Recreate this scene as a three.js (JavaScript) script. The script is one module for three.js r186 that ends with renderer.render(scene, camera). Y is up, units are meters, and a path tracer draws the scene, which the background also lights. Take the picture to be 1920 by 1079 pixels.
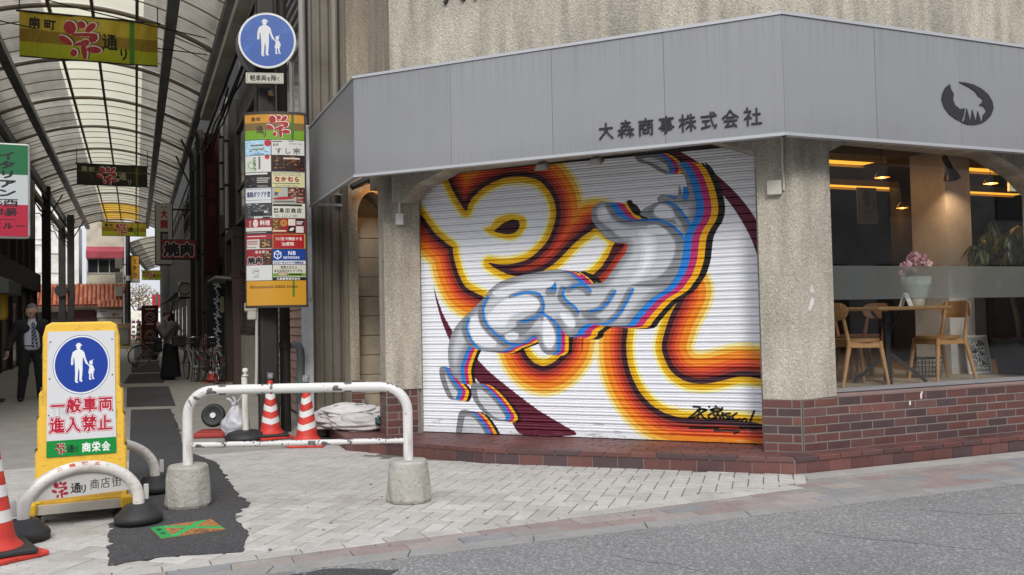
import * as THREE from 'three';
import { mergeGeometries, mergeVertices } from 'three/addons/utils/BufferGeometryUtils.js';
import { RoundedBoxGeometry } from 'three/addons/geometries/RoundedBoxGeometry.js';
import { MarchingCubes } from 'three/addons/objects/MarchingCubes.js';
import { RectAreaLightUniformsLib } from 'three/addons/lights/RectAreaLightUniformsLib.js';
RectAreaLightUniformsLib.init();

const rad = (d) => d * Math.PI / 180;
// ---------- camera, sky, sun, exposure ----------
const scene = new THREE.Scene();
const camera = new THREE.PerspectiveCamera(36.21, 1024 / 575, 0.1, 400);
camera.position.set(0, 1.30, 0);
camera.rotation.order = 'YXZ';
camera.rotation.set(rad(1.95), 0, rad(-1.19));
const renderer = new THREE.WebGLRenderer({ antialias: true });
renderer.setSize(1024, 575);
renderer.toneMapping = THREE.LinearToneMapping;
renderer.toneMappingExposure = 1.2;
renderer.shadowMap.enabled = true;
renderer.shadowMap.type = THREE.PCFSoftShadowMap;
const SUN_DIR = new THREE.Vector3(0.08, 0.66, 0.75).normalize();
{
  const W = 256, H = 128, d = new Float32Array(W * H * 4);
  for (let j = 0; j < H; j++) for (let i = 0; i < W; i++) {
    const el = ((j + 0.5) / H - 0.5) * Math.PI, az = ((i + 0.5) / W - 0.5) * 2 * Math.PI;
    const up = Math.max(0, Math.sin(el)), v = new THREE.Vector3(Math.cos(el) * Math.cos(az), Math.sin(el), Math.cos(el) * Math.sin(az));
    const s = Math.max(0, v.dot(SUN_DIR));
    const cl = 1 + 0.08 * Math.sin(az * 3 + el * 4) * Math.cos(el * 7 + az) + 0.05 * Math.sin(az * 7 - el * 9);
    const b = (0.66 + 0.30 * up + 0.6 * Math.pow(s, 5)) * cl * (el < 0 ? 0.35 : 1), o = (j * W + i) * 4;
    d[o] = b * 0.965; d[o + 1] = b; d[o + 2] = b * 1.075; d[o + 3] = 1;
  }
  const sky = new THREE.DataTexture(d, W, H, THREE.RGBAFormat, THREE.FloatType);
  sky.mapping = THREE.EquirectangularReflectionMapping; sky.magFilter = THREE.LinearFilter; sky.minFilter = THREE.LinearFilter; sky.needsUpdate = true;
  scene.background = sky; scene.environment = sky;
}
const sun = new THREE.DirectionalLight(0xfff8f0, 1.5);
sun.position.copy(SUN_DIR).multiplyScalar(60); sun.target.position.set(0, 0, -10);
sun.castShadow = true; sun.shadow.radius = 28; sun.shadow.mapSize.set(2048, 2048);
Object.assign(sun.shadow.camera, { left: -50, right: 50, top: 60, bottom: -40, near: 1, far: 200 });
scene.add(sun, sun.target);

// ---------- tools ----------
let seed = 7;
const rnd = () => { seed = (seed + 0x6d2b79f5) | 0; let t = Math.imul(seed ^ (seed >>> 15), 1 | seed); t = (t + Math.imul(t ^ (t >>> 7), 61 | t)) ^ t; return ((t ^ (t >>> 14)) >>> 0) / 4294967296; };
const rr = (a, b) => a + (b - a) * rnd();
const pick = (a) => a[Math.floor(rnd() * a.length)];
const V3 = (x, y, z) => new THREE.Vector3(x, y, z);
const used = {};
const numbered = (n) => { if (!(n in used)) { used[n] = 0; return n; } used[n]++; return n + '_' + String(used[n]).padStart(3, '0'); };
function setTag(o, label, category, group, kind) { const u = {}; if (label) u.label = label; if (category) u.category = category; if (group) u.group = group; if (kind) u.kind = kind; o.userData = u; return o; }
function thing(name, label, category, pos = [0, 0, 0], turn = 0, group) {
  const o = new THREE.Group(); o.name = numbered(name); o.position.set(...pos); o.rotation.y = turn; scene.add(o);
  return setTag(o, label, category, group);
}
function struct(name, geo, m) { const o = mesh(name, geo, m, scene); o.name = numbered(name); o.userData = { kind: 'structure' }; return o; }
function mesh(name, geo, m, parent) {
  const o = new THREE.Mesh(Array.isArray(geo) ? mg(geo) : geo, m); o.name = name; o.castShadow = o.receiveShadow = true; if (parent) parent.add(o); return o;
}
const MAT4 = new THREE.Matrix4();
function plain(g) { const n = g.index ? g.toNonIndexed() : g; for (const k of Object.keys(n.attributes)) if (!['position', 'normal', 'uv'].includes(k)) n.deleteAttribute(k); return n; }
// uv in metres, by the way each face looks
function boxUV(g0, ou = 0, ov = 0) {
  const g = plain(g0), p = g.attributes.position, uv = new Float32Array(p.count * 2), a = V3(), b = V3(), c = V3();
  for (let i = 0; i < p.count; i += 3) {
    a.fromBufferAttribute(p, i); b.fromBufferAttribute(p, i + 1).sub(a); c.fromBufferAttribute(p, i + 2).sub(a); b.cross(c);
    const x = Math.abs(b.x), y = Math.abs(b.y), z = Math.abs(b.z);
    for (let k = 0; k < 3; k++) {
      const X = p.getX(i + k), Y = p.getY(i + k), Zz = p.getZ(i + k);
      const [u, v] = y > x && y > z ? [X, Zz] : x > z ? [Zz, Y] : [X, Y];
      uv[(i + k) * 2] = u + ou; uv[(i + k) * 2 + 1] = v + ov;
    }
  }
  g.setAttribute('uv', new THREE.BufferAttribute(uv, 2)); return g;
}
function mg(list) { const l = list.map(plain); for (const g of l) if (!g.attributes.uv) boxUV(g); return l.length === 1 ? l[0] : mergeGeometries(l); }
const tr = (g, x, y, z, rx = 0, ry = 0, rz = 0) => { g.applyMatrix4(MAT4.makeRotationFromEuler(new THREE.Euler(rx, ry, rz))); g.translate(x, y, z); return g; };
const box = (w, h, d, x = 0, y = 0, z = 0) => boxUV(tr(new THREE.BoxGeometry(w, h, d), x, y, z));
const box2 = (x0, x1, y0, y1, z0, z1) => box(x1 - x0, y1 - y0, z1 - z0, (x0 + x1) / 2, (y0 + y1) / 2, (z0 + z1) / 2);
const rbox = (w, h, d, x = 0, y = 0, z = 0, r = 0.01, s = 2) => boxUV(tr(new RoundedBoxGeometry(w, h, d, s, Math.min(r, w / 2.1, h / 2.1, d / 2.1)), x, y, z));
function rod(a, b, r, r2 = r, seg = 8) {
  const A = V3(...a), B = V3(...b), d = B.clone().sub(A), g = new THREE.CylinderGeometry(r2, r, d.length(), seg);
  g.applyMatrix4(MAT4.makeRotationFromQuaternion(new THREE.Quaternion().setFromUnitVectors(V3(0, 1, 0), d.clone().normalize())));
  g.translate((A.x + B.x) / 2, (A.y + B.y) / 2, (A.z + B.z) / 2); return plain(g);
}
function bar(a, b, w, h) { // square bar; w sideways, h up
  const A = V3(...a), B = V3(...b), d = B.clone().sub(A), g = new THREE.BoxGeometry(w, h, d.length());
  MAT4.lookAt(A, B, V3(0, 1, 0)); g.applyMatrix4(MAT4); g.translate((A.x + B.x) / 2, (A.y + B.y) / 2, (A.z + B.z) / 2); return boxUV(g);
}
const tube = (pts, r, n = 24, seg = 8, closed = false) => plain(new THREE.TubeGeometry(new THREE.CatmullRomCurve3(pts.map((p) => V3(...p)), closed, 'centripetal'), n, r, seg, closed));
const lathe = (pts, seg = 24) => plain(new THREE.LatheGeometry(pts.map((p) => new THREE.Vector2(...p)), seg));
const ball = (r, x, y, z, sx = 1, sy = 1, sz = 1, n = 16) => { const g = new THREE.SphereGeometry(r, n, Math.ceil(n * 0.7)); g.scale(sx, sy, sz); g.translate(x, y, z); return plain(g); };
function shapeOf(pts) { return new THREE.Shape(pts.map((p) => new THREE.Vector2(p[0], p[1]))); }
const prism = (pts, h, bevel = 0) => plain(new THREE.ExtrudeGeometry(shapeOf(pts), { depth: h, bevelEnabled: bevel > 0, bevelSize: bevel, bevelThickness: bevel, bevelSegments: 1, bevelOffset: -bevel, curveSegments: 8 }));
// polygon on plan ([x, z] world) extruded upward from y0 to y1
function slab(pts, y0, y1, bevel = 0) {
  let a = 0; pts.forEach((p, i) => { const q = pts[(i + 1) % pts.length]; a += p[0] * -q[1] - q[0] * -p[1]; });
  const P = (a < 0 ? [...pts].reverse() : pts).map((p) => [p[0], -p[1]]);
  const g = prism(P, y1 - y0 - 2 * bevel, bevel); g.rotateX(-Math.PI / 2); g.translate(0, y0 + bevel, 0); return boxUV(g);
}
// outline given as [x, z], extruded upwards
const upright = (pts, h) => { const g = prism(pts.map(([x, z]) => [x, -z]).reverse(), h); g.rotateX(-Math.PI / 2); return boxUV(g); };
function clipPoly(poly, planes) { // keep where a*x + b*z <= c
  let out = poly;
  for (const [a, b, c] of planes) {
    const n = []; for (let i = 0; i < out.length; i++) {
      const p = out[i], q = out[(i + 1) % out.length], dp = a * p[0] + b * p[1] - c, dq = a * q[0] + b * q[1] - c;
      if (dp <= 0) n.push(p); if ((dp < 0 && dq > 0) || (dp > 0 && dq < 0)) { const t = dp / (dp - dq); n.push([p[0] + (q[0] - p[0]) * t, p[1] + (q[1] - p[1]) * t]); }
    }
    out = n; if (out.length < 3) return null;
  }
  let a = 0; out.forEach((p, i) => { const q = out[(i + 1) % out.length]; a += p[0] * q[1] - q[0] * p[1]; });
  return Math.abs(a) / 2 < 4e-4 ? null : out;
}
const half = (p, q, inside) => { const a = q[1] - p[1], b = p[0] - q[0], c = a * p[0] + b * p[1]; return a * inside[0] + b * inside[1] <= c ? [a, b, c] : [-a, -b, -c]; };
const inPoly = (x, z, P) => { let r = false; for (let i = 0, j = P.length - 1; i < P.length; j = i++) if ((P[i][1] > z) !== (P[j][1] > z) && x < (P[j][0] - P[i][0]) * (z - P[i][1]) / (P[j][1] - P[i][1]) + P[i][0]) r = !r; return r; };

// frames: A follows the covered street (v right, u along it), S the shutter front, R the window front
const HA = rad(23.2), HS = rad(-23.5), HR = rad(22.5), PC = V3(2.392, 0, -7.341);
const A = (u, v, y = 0) => [-0.3939 * u + 0.9191 * v, y, -(0.9191 * u + 0.3939 * v)];
const onS = (x, y, z) => [PC.x + x * Math.cos(HS) + z * Math.sin(HS), y, PC.z - x * Math.sin(HS) + z * Math.cos(HS)];
const onR = (x, y, z) => [PC.x + x * Math.cos(HR) + z * Math.sin(HR), y, PC.z - x * Math.sin(HR) + z * Math.cos(HR)];
const a2 = (u, v) => { const p = A(u, v); return [p[0], p[2]]; };
const s2 = (x, z) => { const p = onS(x, 0, z); return [p[0], p[2]]; };
const r2 = (x, z) => { const p = onR(x, 0, z); return [p[0], p[2]]; };
const g2 = (x, d) => [x, -d];

// ---------- noise textures ----------
function vnoise(n, cx, cy, sd) { // tileable value noise
  const g = new Float32Array(cx * cy); let s = sd * 7919 + 13; for (let i = 0; i < g.length; i++) { s = (Math.imul(s, 1664525) + 1013904223) >>> 0; g[i] = s / 4294967296; }
  const o = new Float32Array(n * n);
  for (let y = 0; y < n; y++) { const fy = y * cy / n, y0 = Math.floor(fy), ty = fy - y0, sy = ty * ty * (3 - 2 * ty), r0 = (y0 % cy) * cx, r1 = ((y0 + 1) % cy) * cx;
    for (let x = 0; x < n; x++) { const fx = x * cx / n, x0 = Math.floor(fx), tx = fx - x0, sx = tx * tx * (3 - 2 * tx), c0 = x0 % cx, c1 = (x0 + 1) % cx;
      const a = g[r0 + c0] + (g[r0 + c1] - g[r0 + c0]) * sx, b = g[r1 + c0] + (g[r1 + c1] - g[r1 + c0]) * sx; o[y * n + x] = a + (b - a) * sy; } }
  return o;
}
function fbm(n, cells, oct, sd, ax = 1, ay = 1, gain = 0.5) {
  const o = new Float32Array(n * n); let amp = 1, tot = 0, c = cells;
  for (let k = 0; k < oct; k++) { const v = vnoise(n, Math.max(1, Math.round(c * ax)), Math.max(1, Math.round(c * ay)), sd + k * 31); for (let i = 0; i < o.length; i++) o[i] += amp * v[i]; tot += amp; amp *= gain; c *= 2; if (c * Math.max(ax, ay) > n) break; }
  for (let i = 0; i < o.length; i++) o[i] /= tot; return o;
}
const s8 = (l) => Math.round(255 * (l <= 0.0031308 ? 12.92 * l : 1.055 * Math.pow(Math.min(1, l), 1 / 2.4) - 0.055));
function colorTex(n, size, f) { // f(i, x, y) -> [r, g, b] linear
  const d = new Uint8Array(n * n * 4);
  for (let i = 0; i < n * n; i++) { const c = f(i, i % n, Math.floor(i / n)); d[i * 4] = s8(Math.max(0, c[0])); d[i * 4 + 1] = s8(Math.max(0, c[1])); d[i * 4 + 2] = s8(Math.max(0, c[2])); d[i * 4 + 3] = 255; }
  return texOf(d, n, size, true);
}
function grayTex(n, size, f) { const d = new Uint8Array(n * n * 4); for (let i = 0; i < n * n; i++) { const v = Math.max(0, Math.min(255, Math.round(255 * f(i, i % n, Math.floor(i / n))))); d[i * 4] = d[i * 4 + 1] = d[i * 4 + 2] = v; d[i * 4 + 3] = 255; } return texOf(d, n, size, false); }
function texOf(d, n, size, srgb) {
  const t = new THREE.DataTexture(d, n, n); t.wrapS = t.wrapT = THREE.RepeatWrapping; t.magFilter = THREE.LinearFilter; t.minFilter = THREE.LinearMipmapLinearFilter; t.generateMipmaps = true;
  if (srgb) t.colorSpace = THREE.SRGBColorSpace; t.repeat.set(1 / size, 1 / size); t.needsUpdate = true; return t;
}
const std = (r, g, b, rough = 0.8, metal = 0, extra = {}) => new THREE.MeshStandardMaterial({ color: new THREE.Color().setRGB(r, g, b), roughness: rough, metalness: metal, ...extra });
const phys = (r, g, b, rough, extra) => new THREE.MeshPhysicalMaterial({ color: new THREE.Color().setRGB(r, g, b), roughness: rough, ...extra });
// shared grain: mean about 0.8 so that colour / 0.8 is the base colour
const N1 = fbm(512, 8, 6, 3), N2 = fbm(512, 64, 3, 11), N3 = fbm(512, 5, 5, 23), N4 = fbm(512, 3, 5, 41, 12, 1);
const T = {};
T.grain = colorTex(512, 1.3, (i) => { const k = 0.55 + 0.3 * N1[i] + 0.2 * N2[i]; return [k, k, k * 0.99]; });
T.grainB = grayTex(512, 1.3, (i) => 0.5 * N1[i] + 0.5 * N2[i]);
T.dirt = colorTex(512, 2.1, (i) => { const k = 0.62 + 0.5 * Math.min(0.5, Math.max(0, N3[i] - 0.18)) + 0.15 * (N2[i] - 0.5), b = Math.max(0, 0.5 - N3[i]) * 0.35; return [k, k - b * 0.25, k - b * 0.6]; });
const G1 = fbm(512, 6, 5, 501), G2 = fbm(512, 40, 3, 503, 0.5, 2);
T.grime = colorTex(512, 0.7, (i) => { const a = Math.max(0, G1[i] - 0.55) * 2.2, b = Math.max(0, G2[i] - 0.66) * 2.4, k = 0.88 - 0.5 * a - 0.6 * b + 0.08 * (N2[i] - 0.5); return [k, k - 0.03 * a, k - 0.1 * a]; });
T.streak = colorTex(512, 2.4, (i) => { const k = 0.62 + 0.32 * N4[i] + 0.06 * (N2[i] - 0.5) + 0.08 * N3[i]; return [k, k, k]; });
T.wear = grayTex(512, 1.1, (i) => 0.35 + 0.5 * N1[i] + 0.2 * N2[i]);
const grained = (r, g, b, rough = 0.85, bump = 0.002, extra = {}) => std(r / 0.8, g / 0.8, b / 0.8, rough, 0, { map: T.grain, bumpMap: T.grainB, bumpScale: bump, ...extra });
const dirty = (r, g, b, rough = 0.7, metal = 0, extra = {}) => std(r / 0.8, g / 0.8, b / 0.8, rough, metal, { map: T.dirt, ...extra });
// pebble dash, 3.2 m tile, with rain stains
{
  const n = 2048, P = fbm(n, 230, 3, 5, 1, 1, 0.8), S = fbm(n, 5, 5, 77, 7, 1), L = fbm(n, 4, 5, 61), Q = vnoise(n, 390, 390, 99);
  const px = (i) => { const e = (P[i] - 0.5) * 2.6; return Math.max(-1, Math.min(1, e)); };
  T.pebble = colorTex(n, 3.2, (i) => { const e = px(i), st = 0.66 + 0.62 * Math.max(0, S[i] - 0.25) + 0.5 * (L[i] - 0.5), k = st * (0.80 + 0.13 * e + 0.24 * (Q[i] - 0.5)), w = Q[i] > 0.72 ? 0.09 : 0; return [k * 0.93 + w, k * 0.87 + w, k * 0.745 + w]; });
  T.pebbleB = grayTex(n, 3.2, (i) => 0.5 + 0.5 * px(i));
}
// road: pale stone chips in grey binder, 1.6 m tile
{
  const n = 2048, P = vnoise(n, 400, 400, 7), P2 = vnoise(n, 700, 700, 17), L = fbm(n, 3, 5, 9), Q = vnoise(n, 450, 450, 57), C = new Float32Array(n * n);
  for (let k = 0; k < 9; k++) { let x = rnd() * n, y = rnd() * n, a = rnd() * 6.28; for (let s = 0; s < 700; s++) { a += (rnd() - 0.5) * 0.5; x += Math.cos(a); y += Math.sin(a); const xi = ((x | 0) + n) % n, yi = ((y | 0) + n) % n; C[yi * n + xi] = C[yi * n + (xi + 1) % n] = 1; } }
  const chip = (i) => Math.max(0, Math.min(1, (P[i] * 0.6 + P2[i] * 0.4 - 0.46) * 5));
  T.road = colorTex(n, 4, (i) => { const c = chip(i), k = (0.42 + 0.33 * c * (0.55 + 0.8 * Q[i])) * (0.7 + 0.6 * L[i]) * (1 - 0.55 * C[i]), w = Math.max(0, L[i] - 0.58) * 0.5; return [k * (1 + w), k, k * (1 - w)]; });
  T.roadB = grayTex(n, 4, (i) => (0.2 + 0.8 * chip(i)) * (1 - C[i]));
  const F1 = fbm(1024, 190, 2, 301, 1, 0.008), F2 = fbm(1024, 3, 5, 303), F3 = fbm(1024, 18, 3, 307, 1, 0.06);
  T.fascia = colorTex(1024, 2.4, (i, x, y) => { const h = y / 1024 * 2.4 + 2.4, low = Math.max(0, 1 - (h - 2.71) / 0.22), top = Math.max(0, (h - 3.35) / 0.3), st = Math.max(0, F1[i] - 0.5) * (0.5 + 1.2 * top + 0.5 * low) + Math.max(0, F3[i] - 0.55) * 0.22, br = Math.max(0, F2[i] - 0.52) * 0.9; const k = 0.84 - 0.2 * st + 0.16 * (F2[i] - 0.5) - 0.05 * low; return [k * (1 + 0.06 * br), k * (1 - 0.02 * br), k * (1 - 0.2 * br)]; });
}
// ---------- lettering: strokes on a 100 x 100 square ----------
const GL = {
  大: '12 36 88 36/50 8 50 36 42 62 12 94/50 38 62 66 90 94', 森: '24 16 76 16/50 4 50 44/48 18 38 34 22 42/52 18 62 34 78 42/6 56 46 56/26 46 26 96/25 58 18 74 6 84/28 60 44 76/54 56 96 56/75 46 75 96/74 58 66 74 54 86/77 58 84 76 96 88',
  商: '10 18 90 18/50 4 50 18/34 22 40 32/66 22 60 32/14 36 14 96/14 36 86 36 86 92 78 94/40 38 36 50 24 56/58 38 60 52 74 54/34 64 66 64 66 84 34 84 34 64',
  事: '10 16 90 16/26 26 74 26 74 40 26 40 26 26/22 52 78 52 78 76/8 64 92 64/22 76 78 76/50 4 50 90 40 96', 株: '6 30 42 30/24 6 24 96/23 34 16 54 6 68/26 40 40 56/56 10 50 28/52 24 90 24/46 46 96 46/71 6 71 96/69 48 60 68 44 82/73 48 82 68 96 82',
  式: '10 26 92 26/16 50 52 50/34 50 34 84/10 88 56 80/62 6 64 40 74 74 86 92 92 76/76 8 86 18', 会: '50 6 34 28 8 46/50 6 66 28 92 46/30 44 70 44/16 62 84 62/44 62 36 80 24 90/22 92 78 88/64 74 82 96',
  社: '22 4 22 20/8 22 40 22 28 44 8 62/24 46 24 96/30 48 42 60/54 40 90 40/72 10 72 90/46 90 96 90', 一: '8 50 92 50',
  般: '28 6 20 18/14 20 14 60 6 94/14 20 42 20 42 92 36 94/6 54 50 54/28 26 30 40/28 62 30 78/60 12 58 30 52 40/60 12 82 12 82 32 94 36/56 52 86 52 76 74 52 96/62 60 74 80 94 96',
  車: '16 18 84 18/22 32 78 32 78 64 22 64 22 32/22 48 78 48/6 80 94 80/50 4 50 98', 両: '8 14 92 14/14 34 14 96/14 34 86 34 86 92 78 94/50 14 50 76/32 50 32 76 68 76 68 50',
  進: '14 8 22 20/6 38 24 38 20 62 24 78/6 92 24 78 50 92 96 92/48 6 36 34/42 26 42 82/64 8 58 24/42 26 92 26/42 44 88 44/42 60 88 60/42 78 94 78/66 26 66 78', 入: '36 10 50 16 46 46 30 74 8 94/50 26 58 52 72 78 94 94',
  禁: '8 16 46 16/28 4 28 44/27 20 8 38/29 22 44 34/54 16 92 16/73 4 73 44/72 20 56 38/74 20 94 38/28 52 72 52/10 66 90 66/50 66 50 94 42 96/32 74 18 90/68 74 84 90', 止: '50 8 50 90/50 42 86 42/24 36 24 90/6 90 94 90',
  栄: '26 6 32 20/50 4 50 20/74 6 66 20/10 26 10 40/10 26 90 26 86 40/12 56 88 56/50 38 50 96/48 58 36 76 12 92/52 58 66 76 90 92', 通: '14 8 22 20/6 38 24 38 20 62 24 78/6 92 24 78 50 92 96 92/42 10 82 10 66 22/52 16 66 24/42 30 42 82/42 30 88 30 88 80 82 82/42 46 88 46/42 62 88 62/64 24 64 82',
  り: '28 12 26 46 32 58/66 10 72 40 66 70 44 92', 店: '50 2 50 14/12 16 92 16/14 16 14 56 6 92/52 26 52 56/52 40 82 40/30 58 82 58 82 92 30 92 30 58', 街: '26 4 6 26/28 28 8 50/20 46 20 96/36 22 66 22/51 6 51 44/32 44 70 44/36 66 66 66/51 50 51 88/32 90 70 86/74 18 96 18/72 40 98 40/86 40 86 92 80 94',
  二: '20 24 80 24/8 82 92 82', 輪: '6 18 46 18/10 30 42 30 42 60 10 60 10 30/10 45 42 45/4 74 48 74/26 6 26 96/72 6 64 22 50 34/72 6 82 22 98 34/60 38 86 38/54 52 54 96/54 52 94 52 94 92 90 94/54 72 94 72/68 52 68 92/80 52 80 92',
  軽: '6 18 46 18/10 30 42 30 42 60 10 60 10 30/10 45 42 45/4 74 48 74/26 6 26 96/56 12 88 12 76 32 54 48/62 22 76 36 96 46/56 64 92 64/74 50 74 92/50 92 98 92', を: '18 20 78 20/46 6 34 34 16 56/22 54 40 44 52 54 52 74/84 40 50 60 36 76 44 90 82 90',
  除: '12 8 12 96/12 8 36 8 26 36 38 52 34 66 18 68/66 4 54 24 40 38/66 4 78 22 96 36/52 40 84 40/44 58 94 58/68 40 68 92 60 94/54 66 44 86/80 66 92 84', く: '66 8 30 48 68 92',
  イ: '76 8 50 36 14 54/54 36 54 94', タ: '44 6 32 32 12 52/38 24 80 24 66 58 26 94/34 44 60 64', リ: '28 12 28 56/70 10 70 50 60 76 38 94', ア: '12 16 86 16 72 36 54 46/50 30 46 64 24 94', ン: '16 16 36 30/14 88 48 76 86 30',
  酒: '10 10 22 20/4 34 16 44/6 94 22 62/30 14 96 14/36 34 36 96/36 34 92 34 92 96/36 92 92 92/56 14 54 44 44 56/70 14 70 52 86 54/36 72 92 72', 場: '4 36 34 36/20 10 20 78/2 84 38 70/50 8 84 8 84 40 50 40 50 8/50 24 84 24/40 50 96 50/56 52 48 66 38 76/50 64 88 64 84 92 76 92/64 66 52 84 40 92/76 66 66 84 54 94',
  バ: '34 34 26 60 8 84/58 30 72 54 84 82/68 10 76 20/82 6 90 16', ル: '30 16 30 54 8 88/58 12 58 86 90 56', ー: '10 50 90 50', 南: '12 18 88 18/50 4 50 34/14 34 14 96/14 34 86 34 86 92 78 94/36 42 42 52/64 42 58 52/30 56 70 56/28 72 72 72/50 56 50 94',
  町: '8 18 48 18 48 76 8 76 8 18/28 18 28 76/8 46 48 46/54 20 96 20/76 20 76 88 64 92', す: '10 22 90 22/58 4 58 56 46 66 38 54 48 44 58 52 58 70 44 94', し: '30 8 28 70 40 90 60 88 82 66', 宗: '50 2 50 14/10 16 10 32/10 16 90 16 86 32/28 36 72 36/12 52 88 52/50 52 50 94 42 96/30 62 14 84/70 62 88 84',
  名: '44 4 32 24 12 42/36 18 72 18 50 48 16 68/38 32 52 42/36 60 82 60 82 94 36 94 36 60', 代: '32 6 22 32 6 54/22 36 22 96/36 42 92 34/56 8 60 46 74 78 90 92 94 74/76 10 86 20', な: '10 24 54 24/36 6 28 36 12 58/66 20 86 34/66 40 64 80 48 92 36 84 44 74 64 78 86 90',
  か: '8 34 60 34 58 74 48 90 38 84/38 8 32 44 10 88/72 24 88 50', む: '10 28 58 28/34 8 34 66 22 70 18 58 28 52 34 62 36 86 78 88 82 64/68 22 84 38', ら: '36 8 58 18/26 30 22 66 54 52 76 62 74 82 36 94',
  黒: '22 10 78 10 78 42 22 42 22 10/22 26 78 26/50 10 50 68/12 54 88 54/6 70 94 70/18 78 12 94/38 78 40 92/60 78 64 92/80 78 90 94', 田: '14 14 86 14 86 90 14 90 14 14/50 14 50 90/14 52 86 52',
  料: '12 12 18 30/42 10 36 30/4 42 52 42/28 6 28 96/26 46 6 78/30 48 50 68/62 18 72 28/58 40 70 50/52 66 96 58/82 6 82 96', 理: '6 16 40 16/22 16 22 76/6 46 38 46/2 82 42 70/50 12 92 12 92 52 50 52 50 12/50 32 92 32/71 12 71 92/50 70 92 70/44 92 98 92',
  屋: '16 10 86 10 86 28 16 28/16 10 16 50 6 94/24 42 92 42/46 42 34 60 76 58/66 50 82 64/30 74 84 74/56 60 56 92/20 92 96 92', 飛: '14 14 66 14 70 40 92 50/80 14 66 30/92 26 74 36/40 22 22 40/10 50 60 50/34 34 34 96/34 60 12 86/50 40 50 80 70 90 92 70', 日: '22 10 78 10 78 92 22 92 22 10/22 50 78 50',
  で: '10 22 86 18/62 22 38 46 44 76 70 88/70 40 76 52/84 34 90 46', 閉: '8 8 42 8 42 38 8 38/8 8 8 96/8 23 42 23/58 8 92 8 92 94 84 94/58 8 58 38 92 38/58 23 92 23/26 56 76 56/58 46 58 88 50 90/56 58 30 82', る: '24 12 70 12 24 54 54 42 78 58 76 82 48 92 34 82 44 74 56 86',
  治: '10 10 22 20/4 34 16 44/6 94 22 62/58 6 40 40 88 38/76 24 92 46/42 56 88 56 88 92 42 92 42 56', 療: '52 2 52 12/20 14 94 14/20 14 20 60 8 94/8 30 16 40/4 62 18 52/34 28 90 28/60 18 46 44 30 56/62 26 74 44 94 54/44 50 76 50 76 70 44 70 44 50/60 70 60 94/48 76 38 90/72 76 84 90',
  院: '10 8 10 96/10 8 34 8 24 36 36 52 32 66 16 68/66 2 66 12/42 16 42 28/42 16 94 16 92 28/50 38 84 38/40 54 96 54/58 54 54 78 38 94/74 54 74 88 96 88 96 78', 焼: '24 4 24 50 6 94/10 28 14 44/40 24 32 40/26 58 40 76/42 22 94 22/68 4 68 36/40 44 96 44/52 28 52 44/82 28 82 44/36 60 98 60/58 60 54 80 38 94/76 60 76 92 98 92 98 80',
  肉: '14 24 14 96/14 24 86 24 86 90 76 92/50 4 48 30 24 54/50 32 70 50/50 54 26 80/50 56 72 76', 関: '8 8 42 8 42 38 8 38/8 8 8 96/8 23 42 23/58 8 92 8 92 94 84 94/58 8 58 38 92 38/58 23 92 23/36 46 42 54/64 46 58 54/28 58 72 58/24 72 76 72/50 58 48 76 28 92/52 76 72 92',
  姫: '30 6 20 50 42 84/40 30 30 66 6 92/4 34 46 34/54 8 54 92/54 8 94 8/54 92 96 92/58 32 88 32 88 62 58 62/72 10 72 32/72 62 72 92', 路: '10 10 42 10 42 36 10 36 10 10/26 36 26 84/26 58 42 58/10 50 10 88/4 90 46 80/66 4 58 24 48 36/60 18 88 18 72 42 48 56/62 28 76 44 98 54/56 62 90 62 90 94 56 94 56 62',
  ガ: '12 32 70 32 66 72 54 88 42 82/42 8 38 44 12 88/76 8 82 20/88 4 94 16', ク: '42 6 32 30 12 52/38 22 82 22 70 58 32 94', ブ: '12 24 72 24 62 60 26 90/78 6 84 16/90 4 96 14', チ: '78 8 20 20/8 44 92 44/50 16 50 58 26 94', 堂: '26 4 32 16/50 2 50 18/74 4 66 16/10 22 10 36/10 22 90 22 86 36/32 36 68 36 68 54 32 54 32 36/18 70 82 70/50 56 50 92/6 92 94 92',
  ホ: '12 28 88 28/50 8 50 88 40 90/30 48 14 76/70 48 86 76', モ: '16 18 84 18/8 46 92 46/42 18 42 84 86 86', エ: '16 18 84 18/50 18 50 84/8 84 92 84', ヌ: '16 18 80 18 64 56 16 92/30 38 82 84', ビ: '24 12 24 84 82 84/24 48 74 34/78 8 84 20/90 4 96 16', ピ: '24 12 24 84 82 84/24 48 74 34/80 10 88 6 90 16 82 18 80 10', ネ: '50 4 54 16/14 24 82 24 54 52 10 70/50 50 50 94/62 54 88 70', ッ: '26 44 32 60/48 40 54 58/78 42 68 74 40 92',
  ト: '34 6 34 94/34 38 76 60', ワ: '16 44 16 18 84 18 76 60 38 92', 有: '8 22 92 22/44 4 32 42 8 68/32 40 32 96/32 40 80 40 80 92 70 94/32 58 80 58/32 74 80 74', 限: '10 8 10 96/10 8 34 8 24 36 36 52 32 66 16 68/50 10 88 10 88 50 50 50/50 30 88 30/50 10 50 92 70 82/64 52 76 76 96 92/90 58 78 68',
  世: '6 36 94 36/26 10 26 88 90 88/50 8 50 66 72 66/74 8 74 66', 界: '20 6 80 6 80 44 20 44 20 6/50 6 50 44/20 25 80 25/50 44 34 62 8 74/52 46 68 62 92 72/36 66 34 82 20 96/64 66 64 96', に: '22 10 18 50 22 90/44 26 84 24/44 74 58 86 88 82', ひ: '14 26 40 22 26 62 44 88 68 70 70 22 90 56', と: '34 10 44 46/80 30 36 58 32 82 52 90 84 88', つ: '10 36 56 24 86 44 74 72 36 86',
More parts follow.
